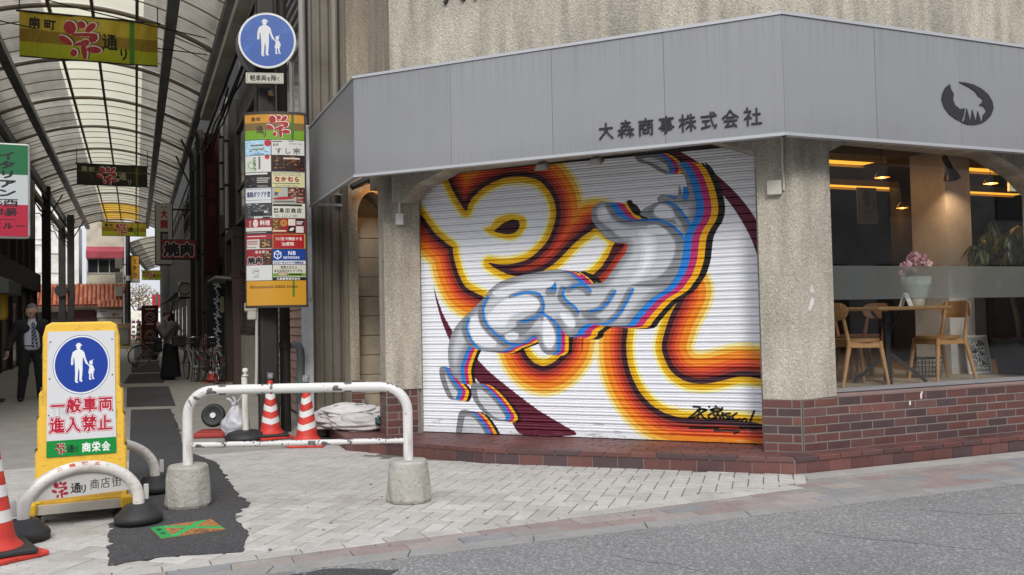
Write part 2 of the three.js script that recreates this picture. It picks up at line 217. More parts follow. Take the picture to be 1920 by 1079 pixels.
  あ: '20 22 80 20/46 6 44 70 52 88/66 36 50 68 24 84 18 66 44 48 74 48 84 70 62 90', た: '10 26 56 24/36 8 12 88/56 46 88 44/52 72 64 86 92 84', だ: '10 26 56 24/36 8 12 88/56 46 84 44/52 72 64 86 92 84/72 12 78 24/86 8 92 20', け: '20 10 16 52 20 90/44 30 92 30/70 8 72 60 52 92', の: '50 22 42 64 22 78 12 56 32 26 62 20 86 44 80 72 56 88', シ: '26 14 40 24/16 36 32 46/20 90 54 80 86 34', ャ: '22 54 80 46 66 64/40 38 52 94', グ: '38 10 28 32 10 52/34 24 74 24 64 58 28 92/78 6 84 16/90 4 96 14', ろ: '24 12 70 12 20 60 54 44 80 62 70 84 40 92', じ: '30 8 28 70 40 90 60 88 82 66/56 16 62 28/72 12 78 24',
  福: '22 4 22 18/8 22 40 22 28 44 8 62/24 46 24 96/50 10 94 10/56 22 88 22 88 42 56 42 56 22/52 54 92 54 92 94 52 94 52 54/72 54 72 94/52 74 92 74', 十: '8 44 92 44/50 6 50 96', ん: '48 6 12 92 40 56 54 66 60 88 88 66', 使: '26 6 6 46/20 34 20 96/34 20 96 20/42 34 88 34 88 54 42 54 42 34/66 6 64 60 34 94/44 64 66 82 96 94', 用: '16 10 14 60 4 94/16 10 84 10 84 90 74 94/16 36 84 36/14 62 84 62/50 10 50 94', 弥: '8 12 36 12 36 34 10 34 8 56 38 56 36 88 22 90/62 6 54 26 44 36/56 20 94 20 88 32/70 24 70 92 62 94/54 46 44 74/84 46 94 72',
};
const strokesOf = (ch) => (GL[ch] ? GL[ch].split('/').map((s) => { const n = s.split(' ').map(Number), o = []; for (let i = 0; i < n.length; i += 2) o.push([n[i], n[i + 1]]); return o; }) : []);
function glyph(c, ch, x, y, w, h, lw) {
  c.lineCap = 'round'; c.lineJoin = 'round'; c.lineWidth = lw;
  for (const s of strokesOf(ch)) { c.beginPath(); s.forEach((p, i) => { const X = x + p[0] * w / 100, Y = y + p[1] * h / 100; i ? c.lineTo(X, Y) : c.moveTo(X, Y); }); c.stroke(); }
}
function word(c, str, x, y, w, h, lw, gap = 0.08, color) { if (color) c.strokeStyle = color; const chs = [...str]; chs.forEach((ch, i) => glyph(c, ch, x + i * w * (1 + gap), y, w, h, lw)); }
function wordV(c, str, x, y, w, h, lw, gap = 0.1, color) { if (color) c.strokeStyle = color; [...str].forEach((ch, i) => { if (ch === 'ー') { c.lineWidth = lw; c.beginPath(); c.moveTo(x + w / 2, y + i * h * (1 + gap) + h * 0.1); c.lineTo(x + w / 2, y + i * h * (1 + gap) + h * 0.9); c.stroke(); } else glyph(c, ch, x, y + i * h * (1 + gap), w, h, lw); }); }
function canvas(w, h, bg) { const k = document.createElement('canvas'); k.width = w; k.height = h; const c = k.getContext('2d'); if (bg) { c.fillStyle = bg; c.fillRect(0, 0, w, h); } return c; }
function printTex(c) { const t = new THREE.CanvasTexture(c.canvas); t.colorSpace = THREE.SRGBColorSpace; t.anisotropy = 8; return t; }
const printed = (c, rough = 0.5, extra = {}) => new THREE.MeshStandardMaterial({ map: printTex(c), roughness: rough, ...extra });
// flat sheet w x h, uv 0..1, with a little thickness behind it
function sheet(w, h, x = 0, y = 0, z = 0) { const g = new THREE.PlaneGeometry(w, h); g.translate(x, y, z); return plain(g); }
// the street's flower-like emblem, in a w x h box
function emblem(c, x, y, w, h, fill, halo, shade) {
  const E = [[0.27, 0.21, 0.145, 0.17, -0.3], [0.54, 0.12, 0.1, 0.09, 0.2], [0.76, 0.17, 0.15, 0.085, -0.75], [0.62, 0.36, 0.3, 0.045, -0.06], [0.82, 0.44, 0.12, 0.1, -0.75], [0.17, 0.55, 0.17, 0.085, 0.55], [0.83, 0.74, 0.17, 0.085, 0.02], [0.36, 0.85, 0.075, 0.1, 0.25], [0.62, 0.57, 0.11, 0.085, -0.3], [0.6, 0.78, 0.065, 0.23, -0.12], [0.5, 0.6, 0.12, 0.05, -0.25]];
  const go = (dx, dy, grow, col) => { c.fillStyle = col; for (const [a, b, p, q, t] of E) { c.beginPath(); c.ellipse(x + a * w + dx, y + b * h + dy, p * w + grow, q * h + grow, t, 0, Math.PI * 2); c.fill(); } };
  if (shade) go(w * 0.05, -h * 0.03, w * 0.016, shade); if (halo) go(w * 0.018, -h * 0.012, w * 0.02, halo); go(0, 0, 0, fill);
}
// grown-up with a hat holding a child's hand, white on blue; box is s x s
function walkers(c, x, y, s, col) {
  c.fillStyle = c.strokeStyle = col; c.lineCap = c.lineJoin = 'round';
  const P = (list) => { c.beginPath(); list.forEach((p, i) => (i ? c.lineTo(x + p[0] * s, y + p[1] * s) : c.moveTo(x + p[0] * s, y + p[1] * s))); c.closePath(); c.fill(); };
  const L = (w, ...list) => { c.lineWidth = w * s; c.beginPath(); list.forEach((p, i) => (i ? c.lineTo(x + p[0] * s, y + p[1] * s) : c.moveTo(x + p[0] * s, y + p[1] * s))); c.stroke(); };
  c.beginPath(); c.ellipse(x + 0.44 * s, y + 0.15 * s, 0.042 * s, 0.052 * s, 0, 0, 7); c.fill();
  P([[0.375, 0.125], [0.4, 0.1], [0.42, 0.075], [0.47, 0.075], [0.49, 0.1], [0.52, 0.125], [0.49, 0.13], [0.4, 0.13]]);
  P([[0.41, 0.195], [0.47, 0.195], [0.53, 0.225], [0.555, 0.34], [0.525, 0.36], [0.52, 0.5], [0.37, 0.5], [0.355, 0.35], [0.32, 0.34], [0.35, 0.23]]);
  L(0.045, [0.345, 0.26], [0.32, 0.36], [0.315, 0.47]); L(0.04, [0.535, 0.26], [0.565, 0.38], [0.6, 0.46]);
  P([[0.37, 0.49], [0.45, 0.49], [0.43, 0.66], [0.42, 0.79], [0.37, 0.79], [0.375, 0.64]]); P([[0.43, 0.49], [0.52, 0.49], [0.52, 0.6], [0.5, 0.79], [0.455, 0.78], [0.46, 0.62]]);
  L(0.035, [0.39, 0.8], [0.415, 0.815]); L(0.035, [0.475, 0.785], [0.5, 0.795]);
  c.beginPath(); c.ellipse(x + 0.685 * s, y + 0.455 * s, 0.036 * s, 0.042 * s, 0, 0, 7); c.fill(); L(0.014, [0.71, 0.42], [0.725, 0.4]);
  P([[0.66, 0.5], [0.71, 0.5], [0.73, 0.56], [0.74, 0.66], [0.63, 0.66], [0.65, 0.56]]); L(0.024, [0.66, 0.52], [0.625, 0.485], [0.6, 0.465]); L(0.024, [0.715, 0.52], [0.745, 0.6]);
  L(0.03, [0.665, 0.66], [0.66, 0.76], [0.675, 0.77]); L(0.03, [0.71, 0.66], [0.72, 0.75], [0.735, 0.76]);
}
// raised letter: rounded strokes, d deep, size w x h, standing on the x-y plane with its lower left corner at 0
function letterGeo(ch, w, h, lw, d) {
  const out = []; let k = 0;
  for (const s of strokesOf(ch)) for (let i = 0; i < s.length; i++) {
    const X = s[i][0] * w / 100, Y = (100 - s[i][1]) * h / 100, cyl = new THREE.CylinderGeometry(lw / 2, lw / 2, d + 0.0004 + k * 0.00002, 10); cyl.rotateX(Math.PI / 2); cyl.translate(X, Y, d / 2); out.push(plain(cyl));
    if (i) { const x0 = s[i - 1][0] * w / 100, y0 = (100 - s[i - 1][1]) * h / 100, L = Math.hypot(X - x0, Y - y0), b = new THREE.BoxGeometry(L, lw, d - k * 0.00003); b.rotateZ(Math.atan2(Y - y0, X - x0)); b.translate((X + x0) / 2, (Y + y0) / 2, d / 2); out.push(plain(b)); k++; }
  }
  return out.length ? mergeGeometries(out) : null;
}
// ---------- the painted shutter: letters with rings of colour, a grey arm with striped edges ----------
const MURAL = {
  P: '-51 -308 102 -248 218 -132 324 27 412 212 537 398 574 342 624 272 772 166 996 97 1199 107 1350 155 1454 262 1511 379 1524 507 1491 631 1428 755 1334 849 1210 928 1038 966 913 965 787 945 880 1014 1036 1080 1206 1094 1375 1051 1527 959 1709 798 1828 714 1916 664 1887 662 1944 669 2044 719 2106 791 2112 846 2052 938 1978 1031 1862 1122 1713 1200 1415 1316 1105 1521 747 1298 539 1189 460 1070 421 966 391 846 381 768 319 724 187 613 88 488 12 393 -164 168 -265 -99',
  eye: '858 630 905 589 954 556 1010 534 1064 523 1127 542 1136 596 1093 651 1014 668 936 656',
  eyering: '738 586 811 569 871 500 956 470 1043 461 1128 474 1197 507 1218 587 1154 683 1069 728 966 720 888 697 778 647',
  U: '1151 1679 1149 1770 1167 1838 1211 1906 1275 1956 1356 1981 1437 1959 1517 1906 1591 1818 1616 1744 1611 1655 1414 1562',
  L: '2226 1527 2223 1634 2204 1757 2207 1910 2243 2063 2318 2215 2424 2334 2545 2407 2696 2448 2875 2458 3080 2455 3294 2468 3442 2493 3640 2565 3653 2110 3432 2091 3320 2073 3206 2078 3060 2116 2913 2140 2780 2126 2675 2075 2602 2000 2552 1880 2539 1790 2573 1654 2631 1504 2695 1385 2727 1281 2515 1244',
  patch: '2112 818 2189 816 2195 857 2152 902 2073 950 1994 1011 2045 938',
  ribR: '2219 -64 2456 -77 2646 -54 2791 20 2920 111 3048 208 3210 371 3331 522 3421 670 3473 801 3464 1132 3424 990 3373 833 3290 661 3181 486 3057 346 2917 216 2787 119 2643 39 2536 -4 2344 -29',
  ribL1: '154 1160 188 1273 264 1464 368 1639 469 1812 382 1781 322 1709 237 1511 178 1304',
  ribL2: '520 1890 624 1906 775 2044 1038 2240 1297 2416 1533 2544 1673 2643 1128 2661 967 2469 769 2275 602 2092 527 1991',
  body: '1891 517 1922 450 1994 414 2068 433 2120 505 2189 577 2299 612 2369 603 2465 609 2370 555 2426 499 2524 465 2551 451 2538 419 2596 390 2686 434 2730 413 2745 321 2762 363 2766 429 2799 458 2832 421 2828 368 2798 233 2722 93 2787 152 2850 290 2885 438 2892 544 2869 635 2825 698 2790 762 2775 814 2764 892 2748 997 2700 1127 2624 1231 2670 1189 2576 1276 2451 1349 2355 1438 2273 1528 2208 1596 2048 1604 1870 1575 1804 1581 1703 1643 1730 1582 1712 1671 1633 1699 1571 1639 1510 1564 1506 1713 1495 1832 1422 1869 1351 1834 1315 1759 1274 1681 1150 1747 1016 1792 914 1840 779 1840 643 1813 548 1789 489 1890 447 2015 462 2163 402 2109 358 2078 317 1953 314 1812 349 1670 440 1546 564 1439 740 1288 793 1225 896 1154 1064 1117 910 1145 1067 1100 1206 1077 1375 1055 1526 1044 1599 1064 1658 1094 1772 1203 1802 1203 1903 1192 1989 1182 2077 1089 2150 997 2222 905 2234 825 2154 814 2091 797 2014 745 1944 658 1897 586',
  clawA: '209 2016 227 1997 262 2000 297 2063 348 2141 417 2226 392 2312 354 2328 304 2306 249 2205 212 2095',
  clawB: '565 2193 601 2157 670 2169 770 2244 869 2350 950 2470 933 2516 883 2528 781 2505 664 2415 584 2309',
  clawC: '411 2514 442 2444 509 2434 595 2471 677 2569 728 2659 693 2691 407 2701',
  tipD: '2336 11 2378 -22 2441 -27 2515 -9 2615 57 2660 141 2652 187 2612 193 2531 143 2451 89 2369 59',
  b1: '2631 459 2711 505 2769 575 2814 644 2838 712',
  b2: '2080 420 2147 534 2245 595 2396 611 2532 620 2652 674 2731 745 2775 814',
  b3: '774 1289 720 1396 727 1505 768 1582 867 1676 983 1754 1083 1770',
  b4: '1060 1282 1193 1255 1324 1275 1370 1351 1369 1426 1319 1485 1219 1529 1137 1550',
  b5: '554 1501 526 1594 559 1688 609 1766 677 1821',
  b6: '1598 1223 1579 1297 1626 1358 1703 1419 1733 1464',
  b7: '1368 1471 1447 1518 1494 1564 1524 1624',
  b8: '2105 1269 2038 1368 1955 1436 1856 1457',
  b9: '2280 1259 2214 1373 2147 1479 2017 1577 1886 1586',
  b10: '1660 1225 1739 1198 1817 1215 1862 1261',
  b11: '1453 1248 1495 1175 1501 1250',
  h1: '2352 723 2435 701 2502 772 2511 880 2481 1012 2396 1129 2312 1193 2257 1178 2344 1046 2374 899',
  h2: '1964 467 2043 458 2091 530 2033 581 1962 563',
  h3: '2508 518 2577 476 2657 508 2689 570 2667 615 2587 603 2514 572',
  h4: '874 1377 994 1311 1193 1278 1307 1319 1337 1395 1271 1432 1140 1444 1006 1494 971 1570 887 1584 785 1552 770 1474 823 1429',
  h5: '580 1502 649 1495 682 1581 766 1675 849 1737 840 1783 712 1783 618 1735 570 1626',
  h6: '951 1677 1036 1647 1102 1671 1068 1716 976 1715',
  h7: '1367 1516 1399 1509 1476 1623 1481 1742 1440 1802 1377 1772 1362 1681',
  h8: '1543 1475 1638 1492 1691 1552 1683 1611 1612 1580',
  h9: '826 1244 996 1188 1326 1139 1488 1160 1422 1217 1162 1224 926 1293',
  h10: '2435 674 2531 667 2624 739 2569 749 2461 729',
  d1: '2255 1218 2504 1160 2615 1071 2685 941 2688 835 2624 726 2571 669 2678 729 2748 839 2737 997 2679 1140 2584 1249',
  d2: '1906 463 1947 576 2059 665 2156 753 2217 810 2215 905 2141 806 2030 704 1931 602 1893 531',
  d3: '925 1370 1060 1312 925 1339 856 1399',
  d4: '785 1598 918 1661 1054 1602 1188 1498 1319 1470 1251 1590 1151 1679 984 1723 867 1707',
  d5: '2411 551 2523 478 2493 557 2559 615 2681 623 2732 705 2797 749 2706 677 2573 629 2465 602',
  d6: '1742 1439 1856 1465 1952 1537 2032 1585 1887 1567 1789 1519',
  d7: '1329 1741 1375 1817 1455 1832 1481 1772 1495 1817 1438 1862 1359 1846',
  k1: '2241 425 2290 421 2323 505 2362 568 2322 559 2274 502',
  k2: '1761 1074 1833 1087 1918 1159 1903 1192 1846 1135',
  t0: '2818 2348 2878 2354 2839 2400 2770 2458 2816 2445 2891 2406',
  t1: '2877 2362 2857 2455',
  t2: '2877 2366 2936 2375 2883 2410 2940 2471 2970 2476',
  t3: '2957 2419 2994 2403 3008 2440 2971 2458 2952 2429',
  t4: '3018 2454 3037 2402 3058 2446 3082 2397 3088 2455',
  t5: '3146 2401 3103 2408 3117 2429 3150 2430 3108 2459 3164 2453',
  t6: '3204 2398 3167 2428 3188 2464 3231 2448',
  t7: '2973 2374 3024 2358 3075 2372 3023 2392 2974 2377',
  t8: '2959 2345 2962 2348',
  t9: '3021 2339 3023 2342',
  t10: '3077 2354 3080 2357',
  t11: '3238 2470 3274 2444 3287 2468 3229 2528 3296 2526',
  t12: '3358 2376 3320 2475 3321 2532 3360 2531 3367 2495 3329 2493',
  t13: '3388 2527 3391 2530',
  t14: '2783 2542 2932 2540 3034 2534 3005 2557 3120 2553 3220 2557 3177 2580',
};
function paintMural(c, k) {
  const pts = (n) => { const a = MURAL[n].split(' ').map(Number), o = []; for (let i = 0; i < a.length; i += 2) o.push([a[i] * k, a[i + 1] * k]); return o; };
  const smooth = (n, closed = true, dx = 0, dy = 0) => { const P = pts(n), L = P.length; c.beginPath(); const at = (i) => (closed ? P[(i + L) % L] : P[Math.max(0, Math.min(L - 1, i))]); c.moveTo(at(0)[0] + dx, at(0)[1] + dy);
    for (let i = 0; i < (closed ? L : L - 1); i++) { const a = at(i - 1), b = at(i), d = at(i + 1), e = at(i + 2), s = 1 / 7; c.bezierCurveTo(b[0] + (d[0] - a[0]) * s + dx, b[1] + (d[1] - a[1]) * s + dy, d[0] - (e[0] - b[0]) * s + dx, d[1] - (e[1] - b[1]) * s + dy, d[0] + dx, d[1] + dy); } if (closed) c.closePath(); };
  c.lineJoin = c.lineCap = 'round'; const mm = k;
  // faint grime of the white ground
  for (let i = 0; i < 900; i++) { c.fillStyle = `rgba(120,125,135,${0.02 + rnd() * 0.03})`; c.fillRect(rnd() * 2048, rnd() * 1584, 60 + rnd() * 260, 2 + rnd() * 4); }
  c.fillStyle = '#5f142e'; for (const n of ['ribR', 'ribL1', 'ribL2']) { smooth(n); c.fill(); }
  const letters = ['P', 'U', 'L'];
  for (const [w, col] of [[610, '#f3e7a8'], [545, '#f2c04a'], [455, '#ee8a1c'], [325, '#e2621f'], [245, '#c9402a'], [180, '#98301f'], [104, '#3a1424']]) for (const n of letters) { c.strokeStyle = col; c.lineWidth = w * mm; smooth(n); c.stroke(); }
  for (const n of letters) { smooth(n); c.fillStyle = '#eef1f7'; c.fill(); }
  for (const n of letters) { c.save(); smooth(n); c.clip(); for (const [w, col] of [[176, '#f4edaa'], [118, '#eabf14'], [60, '#dcab0e']]) { c.strokeStyle = col; c.lineWidth = w * mm; smooth(n); c.stroke(); } c.restore(); }
  smooth('eyering'); c.fillStyle = '#eabf14'; c.fill(); c.strokeStyle = '#f4edaa'; c.lineWidth = 22 * mm; c.stroke(); smooth('eye'); c.fillStyle = '#3c1322'; c.fill();
  smooth('patch'); c.fillStyle = '#4a1220'; c.fill();
  // arm: striped drop edges, then greys
  const arm = ['body', 'clawA', 'clawB', 'clawC', 'tipD'];
  for (const side of [0, 1]) for (const [d, e, col] of [[262, 30, '#16120f'], [202, 24, '#f6b812'], [140, 16, '#c62f74'], [74, 8, '#1f86dc']]) for (const n of arm) { const small = side && n !== 'tipD' ? 1 : 0.6; c.save(); c.beginPath(); c.rect(side ? 1760 * mm : 0, 0, side ? 2048 : 1760 * mm, 1584); c.clip(); for (let t = 0.5; t <= 1.001; t += 0.125) { c.fillStyle = col; smooth(n, true, d * t * mm * small, e * t * mm * small); c.fill(); } c.restore(); }
  for (const n of arm) { smooth(n); c.fillStyle = n === 'body' ? '#cdd1d7' : '#cfd3d8'; c.fill(); c.strokeStyle = '#6d7076'; c.lineWidth = 7 * mm; c.stroke(); }
  c.save(); smooth('body'); c.clip();
  c.filter = 'blur(9px)'; c.strokeStyle = '#adb1b8'; c.lineWidth = 120 * mm; smooth('body'); c.stroke(); c.strokeStyle = '#94989f'; c.lineWidth = 56 * mm; smooth('body'); c.stroke();
  c.filter = 'blur(5px)';
  for (const n of ['d1', 'd2', 'd3', 'd4', 'd5', 'd6', 'd7']) { smooth(n); c.fillStyle = '#8e9298'; c.fill(); }
  c.filter = 'blur(6px)';
  for (const n of ['h1', 'h2', 'h3', 'h4', 'h5', 'h6', 'h7', 'h8', 'h9', 'h10']) { smooth(n); c.fillStyle = '#f0f3f8'; c.fill(); c.save(); c.clip(); c.strokeStyle = '#dde1e8'; c.lineWidth = 60 * mm; smooth(n); c.stroke(); c.restore(); }
  c.filter = 'blur(4px)';
  for (const n of ['b1', 'b2', 'b3', 'b4', 'b5', 'b6', 'b7', 'b8', 'b9', 'b10', 'b11']) { c.strokeStyle = '#868a91'; c.lineWidth = 66 * mm; smooth(n, false, -26 * mm, 14 * mm); c.stroke(); }
  for (const n of ['h3', 'h4', 'h5', 'h7', 'h8']) { smooth(n); c.fillStyle = '#f0f3f8'; c.fill(); }
  c.filter = 'none';
  for (const n of ['b1', 'b2', 'b3', 'b4', 'b5', 'b6', 'b7', 'b8', 'b9', 'b10', 'b11']) { c.strokeStyle = '#2a88de'; c.lineWidth = 25 * mm; smooth(n, false); c.stroke(); }
  for (const n of ['h6', 'h9', 'h10']) { smooth(n); c.fillStyle = '#e6eaf0'; c.fill(); }
  c.restore();
  for (const n of ['clawA', 'clawB', 'clawC', 'tipD']) { c.save(); smooth(n); c.clip(); c.strokeStyle = '#85898f'; c.lineWidth = 70 * mm; smooth(n, true, 18, 14); c.stroke(); c.restore(); }
  c.fillStyle = '#15110f'; for (const n of ['k1', 'k2']) { smooth(n); c.fill(); }
  c.strokeStyle = '#15110f'; c.lineWidth = 19 * mm; for (let i = 0; i < 15; i++) { smooth('t' + i, false); c.stroke(); }
  // scuffs along the foot
  for (let i = 0; i < 420; i++) { const x = rnd() * 2048, y = 1584 - Math.pow(rnd(), 2) * 80; c.fillStyle = `rgba(${pick(['70,62,55', '120,112,104', '200,200,200'])},${0.08 + rnd() * 0.25})`; c.fillRect(x, y, 6 + rnd() * 60, 1 + rnd() * 5); }
}
// ---------- materials of the setting ----------
const M = {
  road: std(0.44, 0.44, 0.443, 0.95, 0, { map: T.road, bumpMap: T.roadB, bumpScale: 0.004 }),
  patch: std(0.11, 0.11, 0.115, 0.95, 0, { map: T.road, bumpMap: T.roadB, bumpScale: 0.003 }),
  mortar: grained(0.17, 0.165, 0.15), floor: grained(0.33, 0.315, 0.29, 0.85, 0.003),
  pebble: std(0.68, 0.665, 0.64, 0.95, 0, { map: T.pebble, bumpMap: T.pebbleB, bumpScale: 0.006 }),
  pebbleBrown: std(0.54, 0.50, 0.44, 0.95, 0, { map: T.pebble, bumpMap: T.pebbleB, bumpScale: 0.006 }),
  fascia: std(0.362, 0.368, 0.38, 0.45, 0.15, { map: T.fascia }),
  fasciaTrim: std(0.50, 0.51, 0.53, 0.4, 0.3), black: std(0.012, 0.012, 0.013, 0.6), ink: std(0.02, 0.02, 0.023, 0.55),
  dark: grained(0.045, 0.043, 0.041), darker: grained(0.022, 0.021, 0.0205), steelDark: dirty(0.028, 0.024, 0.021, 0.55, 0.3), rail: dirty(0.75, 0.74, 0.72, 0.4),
  alu: std(0.55, 0.56, 0.57, 0.35, 0.7), chrome: std(0.7, 0.7, 0.71, 0.2, 1), concrete: grained(0.36, 0.35, 0.32, 0.9, 0.006), white: dirty(0.74, 0.74, 0.73, 0.5), cream: dirty(0.62, 0.58, 0.48, 0.6),
  rubber: grained(0.025, 0.026, 0.028, 0.6, 0.001), wood: null, steel: std(0.4, 0.4, 0.41, 0.4, 0.8),
};
const paverM = [[0.47, 0.455, 0.43], [0.43, 0.415, 0.39], [0.5, 0.485, 0.46], [0.41, 0.39, 0.36]].map((c) => grained(...c, 0.9, 0.003));
const brickM = [[0.15, 0.062, 0.053], [0.128, 0.054, 0.049], [0.178, 0.074, 0.062], [0.102, 0.053, 0.053], [0.085, 0.053, 0.057], [0.14, 0.07, 0.065]].map((c) => dirty(...c, 0.5, 0, { bumpMap: T.grainB, bumpScale: 0.002 }));
const brickPick = () => brickM[pick([0, 0, 0, 1, 1, 2, 3, 3, 4, 5])];
const graniteM = [[0.29, 0.25, 0.238], [0.27, 0.255, 0.245], [0.25, 0.25, 0.26], [0.33, 0.29, 0.27], [0.28, 0.222, 0.212]].map((c) => grained(...c, 0.85, 0.003));
const curbM = grained(0.29, 0.285, 0.275, 0.9, 0.004);

// ---------- ground ----------
const roadLine = (x) => 4.886 + 0.383 * (x + 0.557), curbLine = (x) => 5.03 + 0.385 * (x + 0.573), paveLine = (x) => 4.66 + 0.462 * (x + 1.93);
struct('ground', boxUV(tr(new THREE.PlaneGeometry(700, 700), 0, -0.12, -100, -Math.PI / 2)), grained(0.3, 0.29, 0.27));
struct('road', slab([g2(-40, roadLine(-40)), g2(40, roadLine(40)), g2(40, -30), g2(-40, -30)], -0.1, 0), M.road);
struct('street_floor', slab([a2(9.0, -9), a2(9.0, 2.6), a2(63, 2.6), a2(63, -12)], -0.1, -0.003), M.floor);
const pave = struct('pavement', slab([g2(-9, paveLine(-9)), g2(2.135, paveLine(2.135)), g2(2.28, 6.99), s2(0, 0), s2(-3.9, 0), a2(9.0, 2.6), a2(9.0, -9)], -0.1, -0.006), M.mortar);
{ // herringbone blocks, the nearest as pieces of their own
  const L = 0.225, W = 0.1125, th = rad(16), e1 = [Math.cos(th), Math.sin(th)], e2 = [Math.sin(th), -Math.cos(th)];   // e1 rightwards, e2 away
  const planes = [half(g2(-9, paveLine(-9) + 0.125), g2(3, paveLine(3) + 0.125), g2(0, 20)), half(g2(2.13, 6.5), g2(2.29, 6.99), g2(0, 7)), half(a2(9.3, -9), a2(9.3, 3), g2(0, 5)), half(g2(-0.62 * 4, 4), g2(-0.62 * 12, 12), g2(0, 6))];
  const stepP = [s2(0.1, 0.25), s2(-3.9, 0.5), s2(-4.1, -2), s2(2, -2)];
  const patchP = [[-2.22, 4.81], [-2.63, 5.72], [-2.81, 6.2], [-3.27, 7.47], [-6.26, 14.42], [-5.46, 14.25], [-4.29, 11.27], [-3.42, 9.12], [-2.64, 7.91], [-2.18, 6.87], [-1.91, 6.2], [-1.67, 5.5], [-1.56, 5.04]].map((p) => g2(...p));
  const list = [];
  for (let i = -60; i < 90; i++) for (let j = -30; j < 130; j++) {
    const k = (((i - j) % 4) + 4) % 4; if (k !== 0 && k !== 3) continue;
    const w = k === 0 ? 2 : 1, h = k === 0 ? 1 : 2, gap = 0.0042, R = [[i * W + gap, j * W + gap], [(i + w) * W - gap, j * W + gap], [(i + w) * W - gap, (j + h) * W - gap], [i * W + gap, (j + h) * W - gap]].map(([a, b]) => [-3 + a * e1[0] + b * e2[0], -4 + a * e1[1] + b * e2[1]]);
    const cx = (R[0][0] + R[2][0]) / 2, cz = (R[0][1] + R[2][1]) / 2;
    if (inPoly(cx, cz, stepP) || R.every((p) => inPoly(p[0], p[1], patchP))) continue;
    const P = clipPoly(R, planes); if (P) list.push([P, -cz]);
  }
  list.sort((a, b) => a[1] - b[1]);
  const far = [];
  list.forEach(([P], i) => {
    const t = rr(-0.0012, 0.0008), g = slab(P, -0.03, t, 0.003);
    if (i < 250) mesh(i ? 'paving_block_' + String(i).padStart(3, '0') : 'paving_block', g, pick(paverM), pave); else far.push(g);
  });
  setTag(mesh('paving_blocks', far, paverM[0], pave), null, null, null, 'stuff');
  for (let k = 0; k < 22; k++) { // edging row
    const x0 = 2.12 - k * 0.222, x1 = x0 - 0.216, n = [0.418, 0.908], o = (x, d) => g2(x - n[0] * d, paveLine(x) + n[1] * d);
    mesh('edging_block_' + String(k).padStart(3, '0'), slab([o(x0, 0), o(x1, 0), o(x1, 0.115), o(x0, 0.115)], -0.03, 0.001, 0.003), pick(paverM), pave);
  }
}
{ // granite strip between the pavement and the kerb line, and the flush kerb
  const strip = struct('gutter_strip', slab([g2(-9, curbLine(-9)), g2(9, curbLine(9)), g2(9, 10.2), g2(2.25, 6.99), g2(2.135, paveLine(2.135)), g2(-9, paveLine(-9))], -0.1, -0.008), M.mortar);
  const n = (x) => [-0.36, 0.933], W = 0.148; let k = 0;
  const keep = [half(g2(-9, curbLine(-9) + 0.004), g2(9, curbLine(9) + 0.004), g2(0, 9))];
  const keepL = half(g2(-9, paveLine(-9) - 0.004), g2(2.3, paveLine(2.3) - 0.004), g2(0, 4)), keepT = half(g2(2.2, 6.80), g2(6, 8.27), g2(5, 5));
  for (let r = 0; r < 9; r++) for (let i = -10; i < 26; i++) {
    const x0 = i * 0.3 + (r % 2) * 0.15, x1 = x0 + 0.296, o = (x, d) => g2(x - 0.36 * d, curbLine(x) + 0.933 * d), R = [o(x0, r * W), o(x1, r * W), o(x1, r * W + W - 0.004), o(x0, r * W + W - 0.004)];
    const cx = (x0 + x1) / 2 - 0.36 * r * W; if (cx < -2.7 || cx > 4.7) continue;
    const P = clipPoly(R, cx < 2.16 ? [...keep, keepL] : [...keep, keepT]); if (!P) continue;
    mesh('granite_paver_' + String(k++).padStart(3, '0'), slab(P, -0.03, rr(-0.002, 0.001), 0.002), pick(graniteM), strip);
  }
  const kerb = struct('kerb', slab([g2(-9, roadLine(-9)), g2(9, roadLine(9)), g2(9, curbLine(9)), g2(-9, curbLine(-9))], -0.1, -0.01), M.mortar);
  for (let i = -5; i < 8; i++) { const x0 = i * 0.7 + 0.1, x1 = x0 + 0.694; mesh('kerb_stone_' + String(i + 5).padStart(3, '0'), slab([g2(x0, roadLine(x0)), g2(x1, roadLine(x1)), g2(x1, curbLine(x1)), g2(x0, curbLine(x0))], -0.06, 0.002, 0.003), curbM, kerb); }
  struct('concrete_strip', slab([g2(2.25, 6.83), g2(6, 8.28), g2(6, 8.52), g2(2.3, 7.08)], -0.05, 0.003), grained(0.36, 0.35, 0.33, 0.9, 0.003));
}
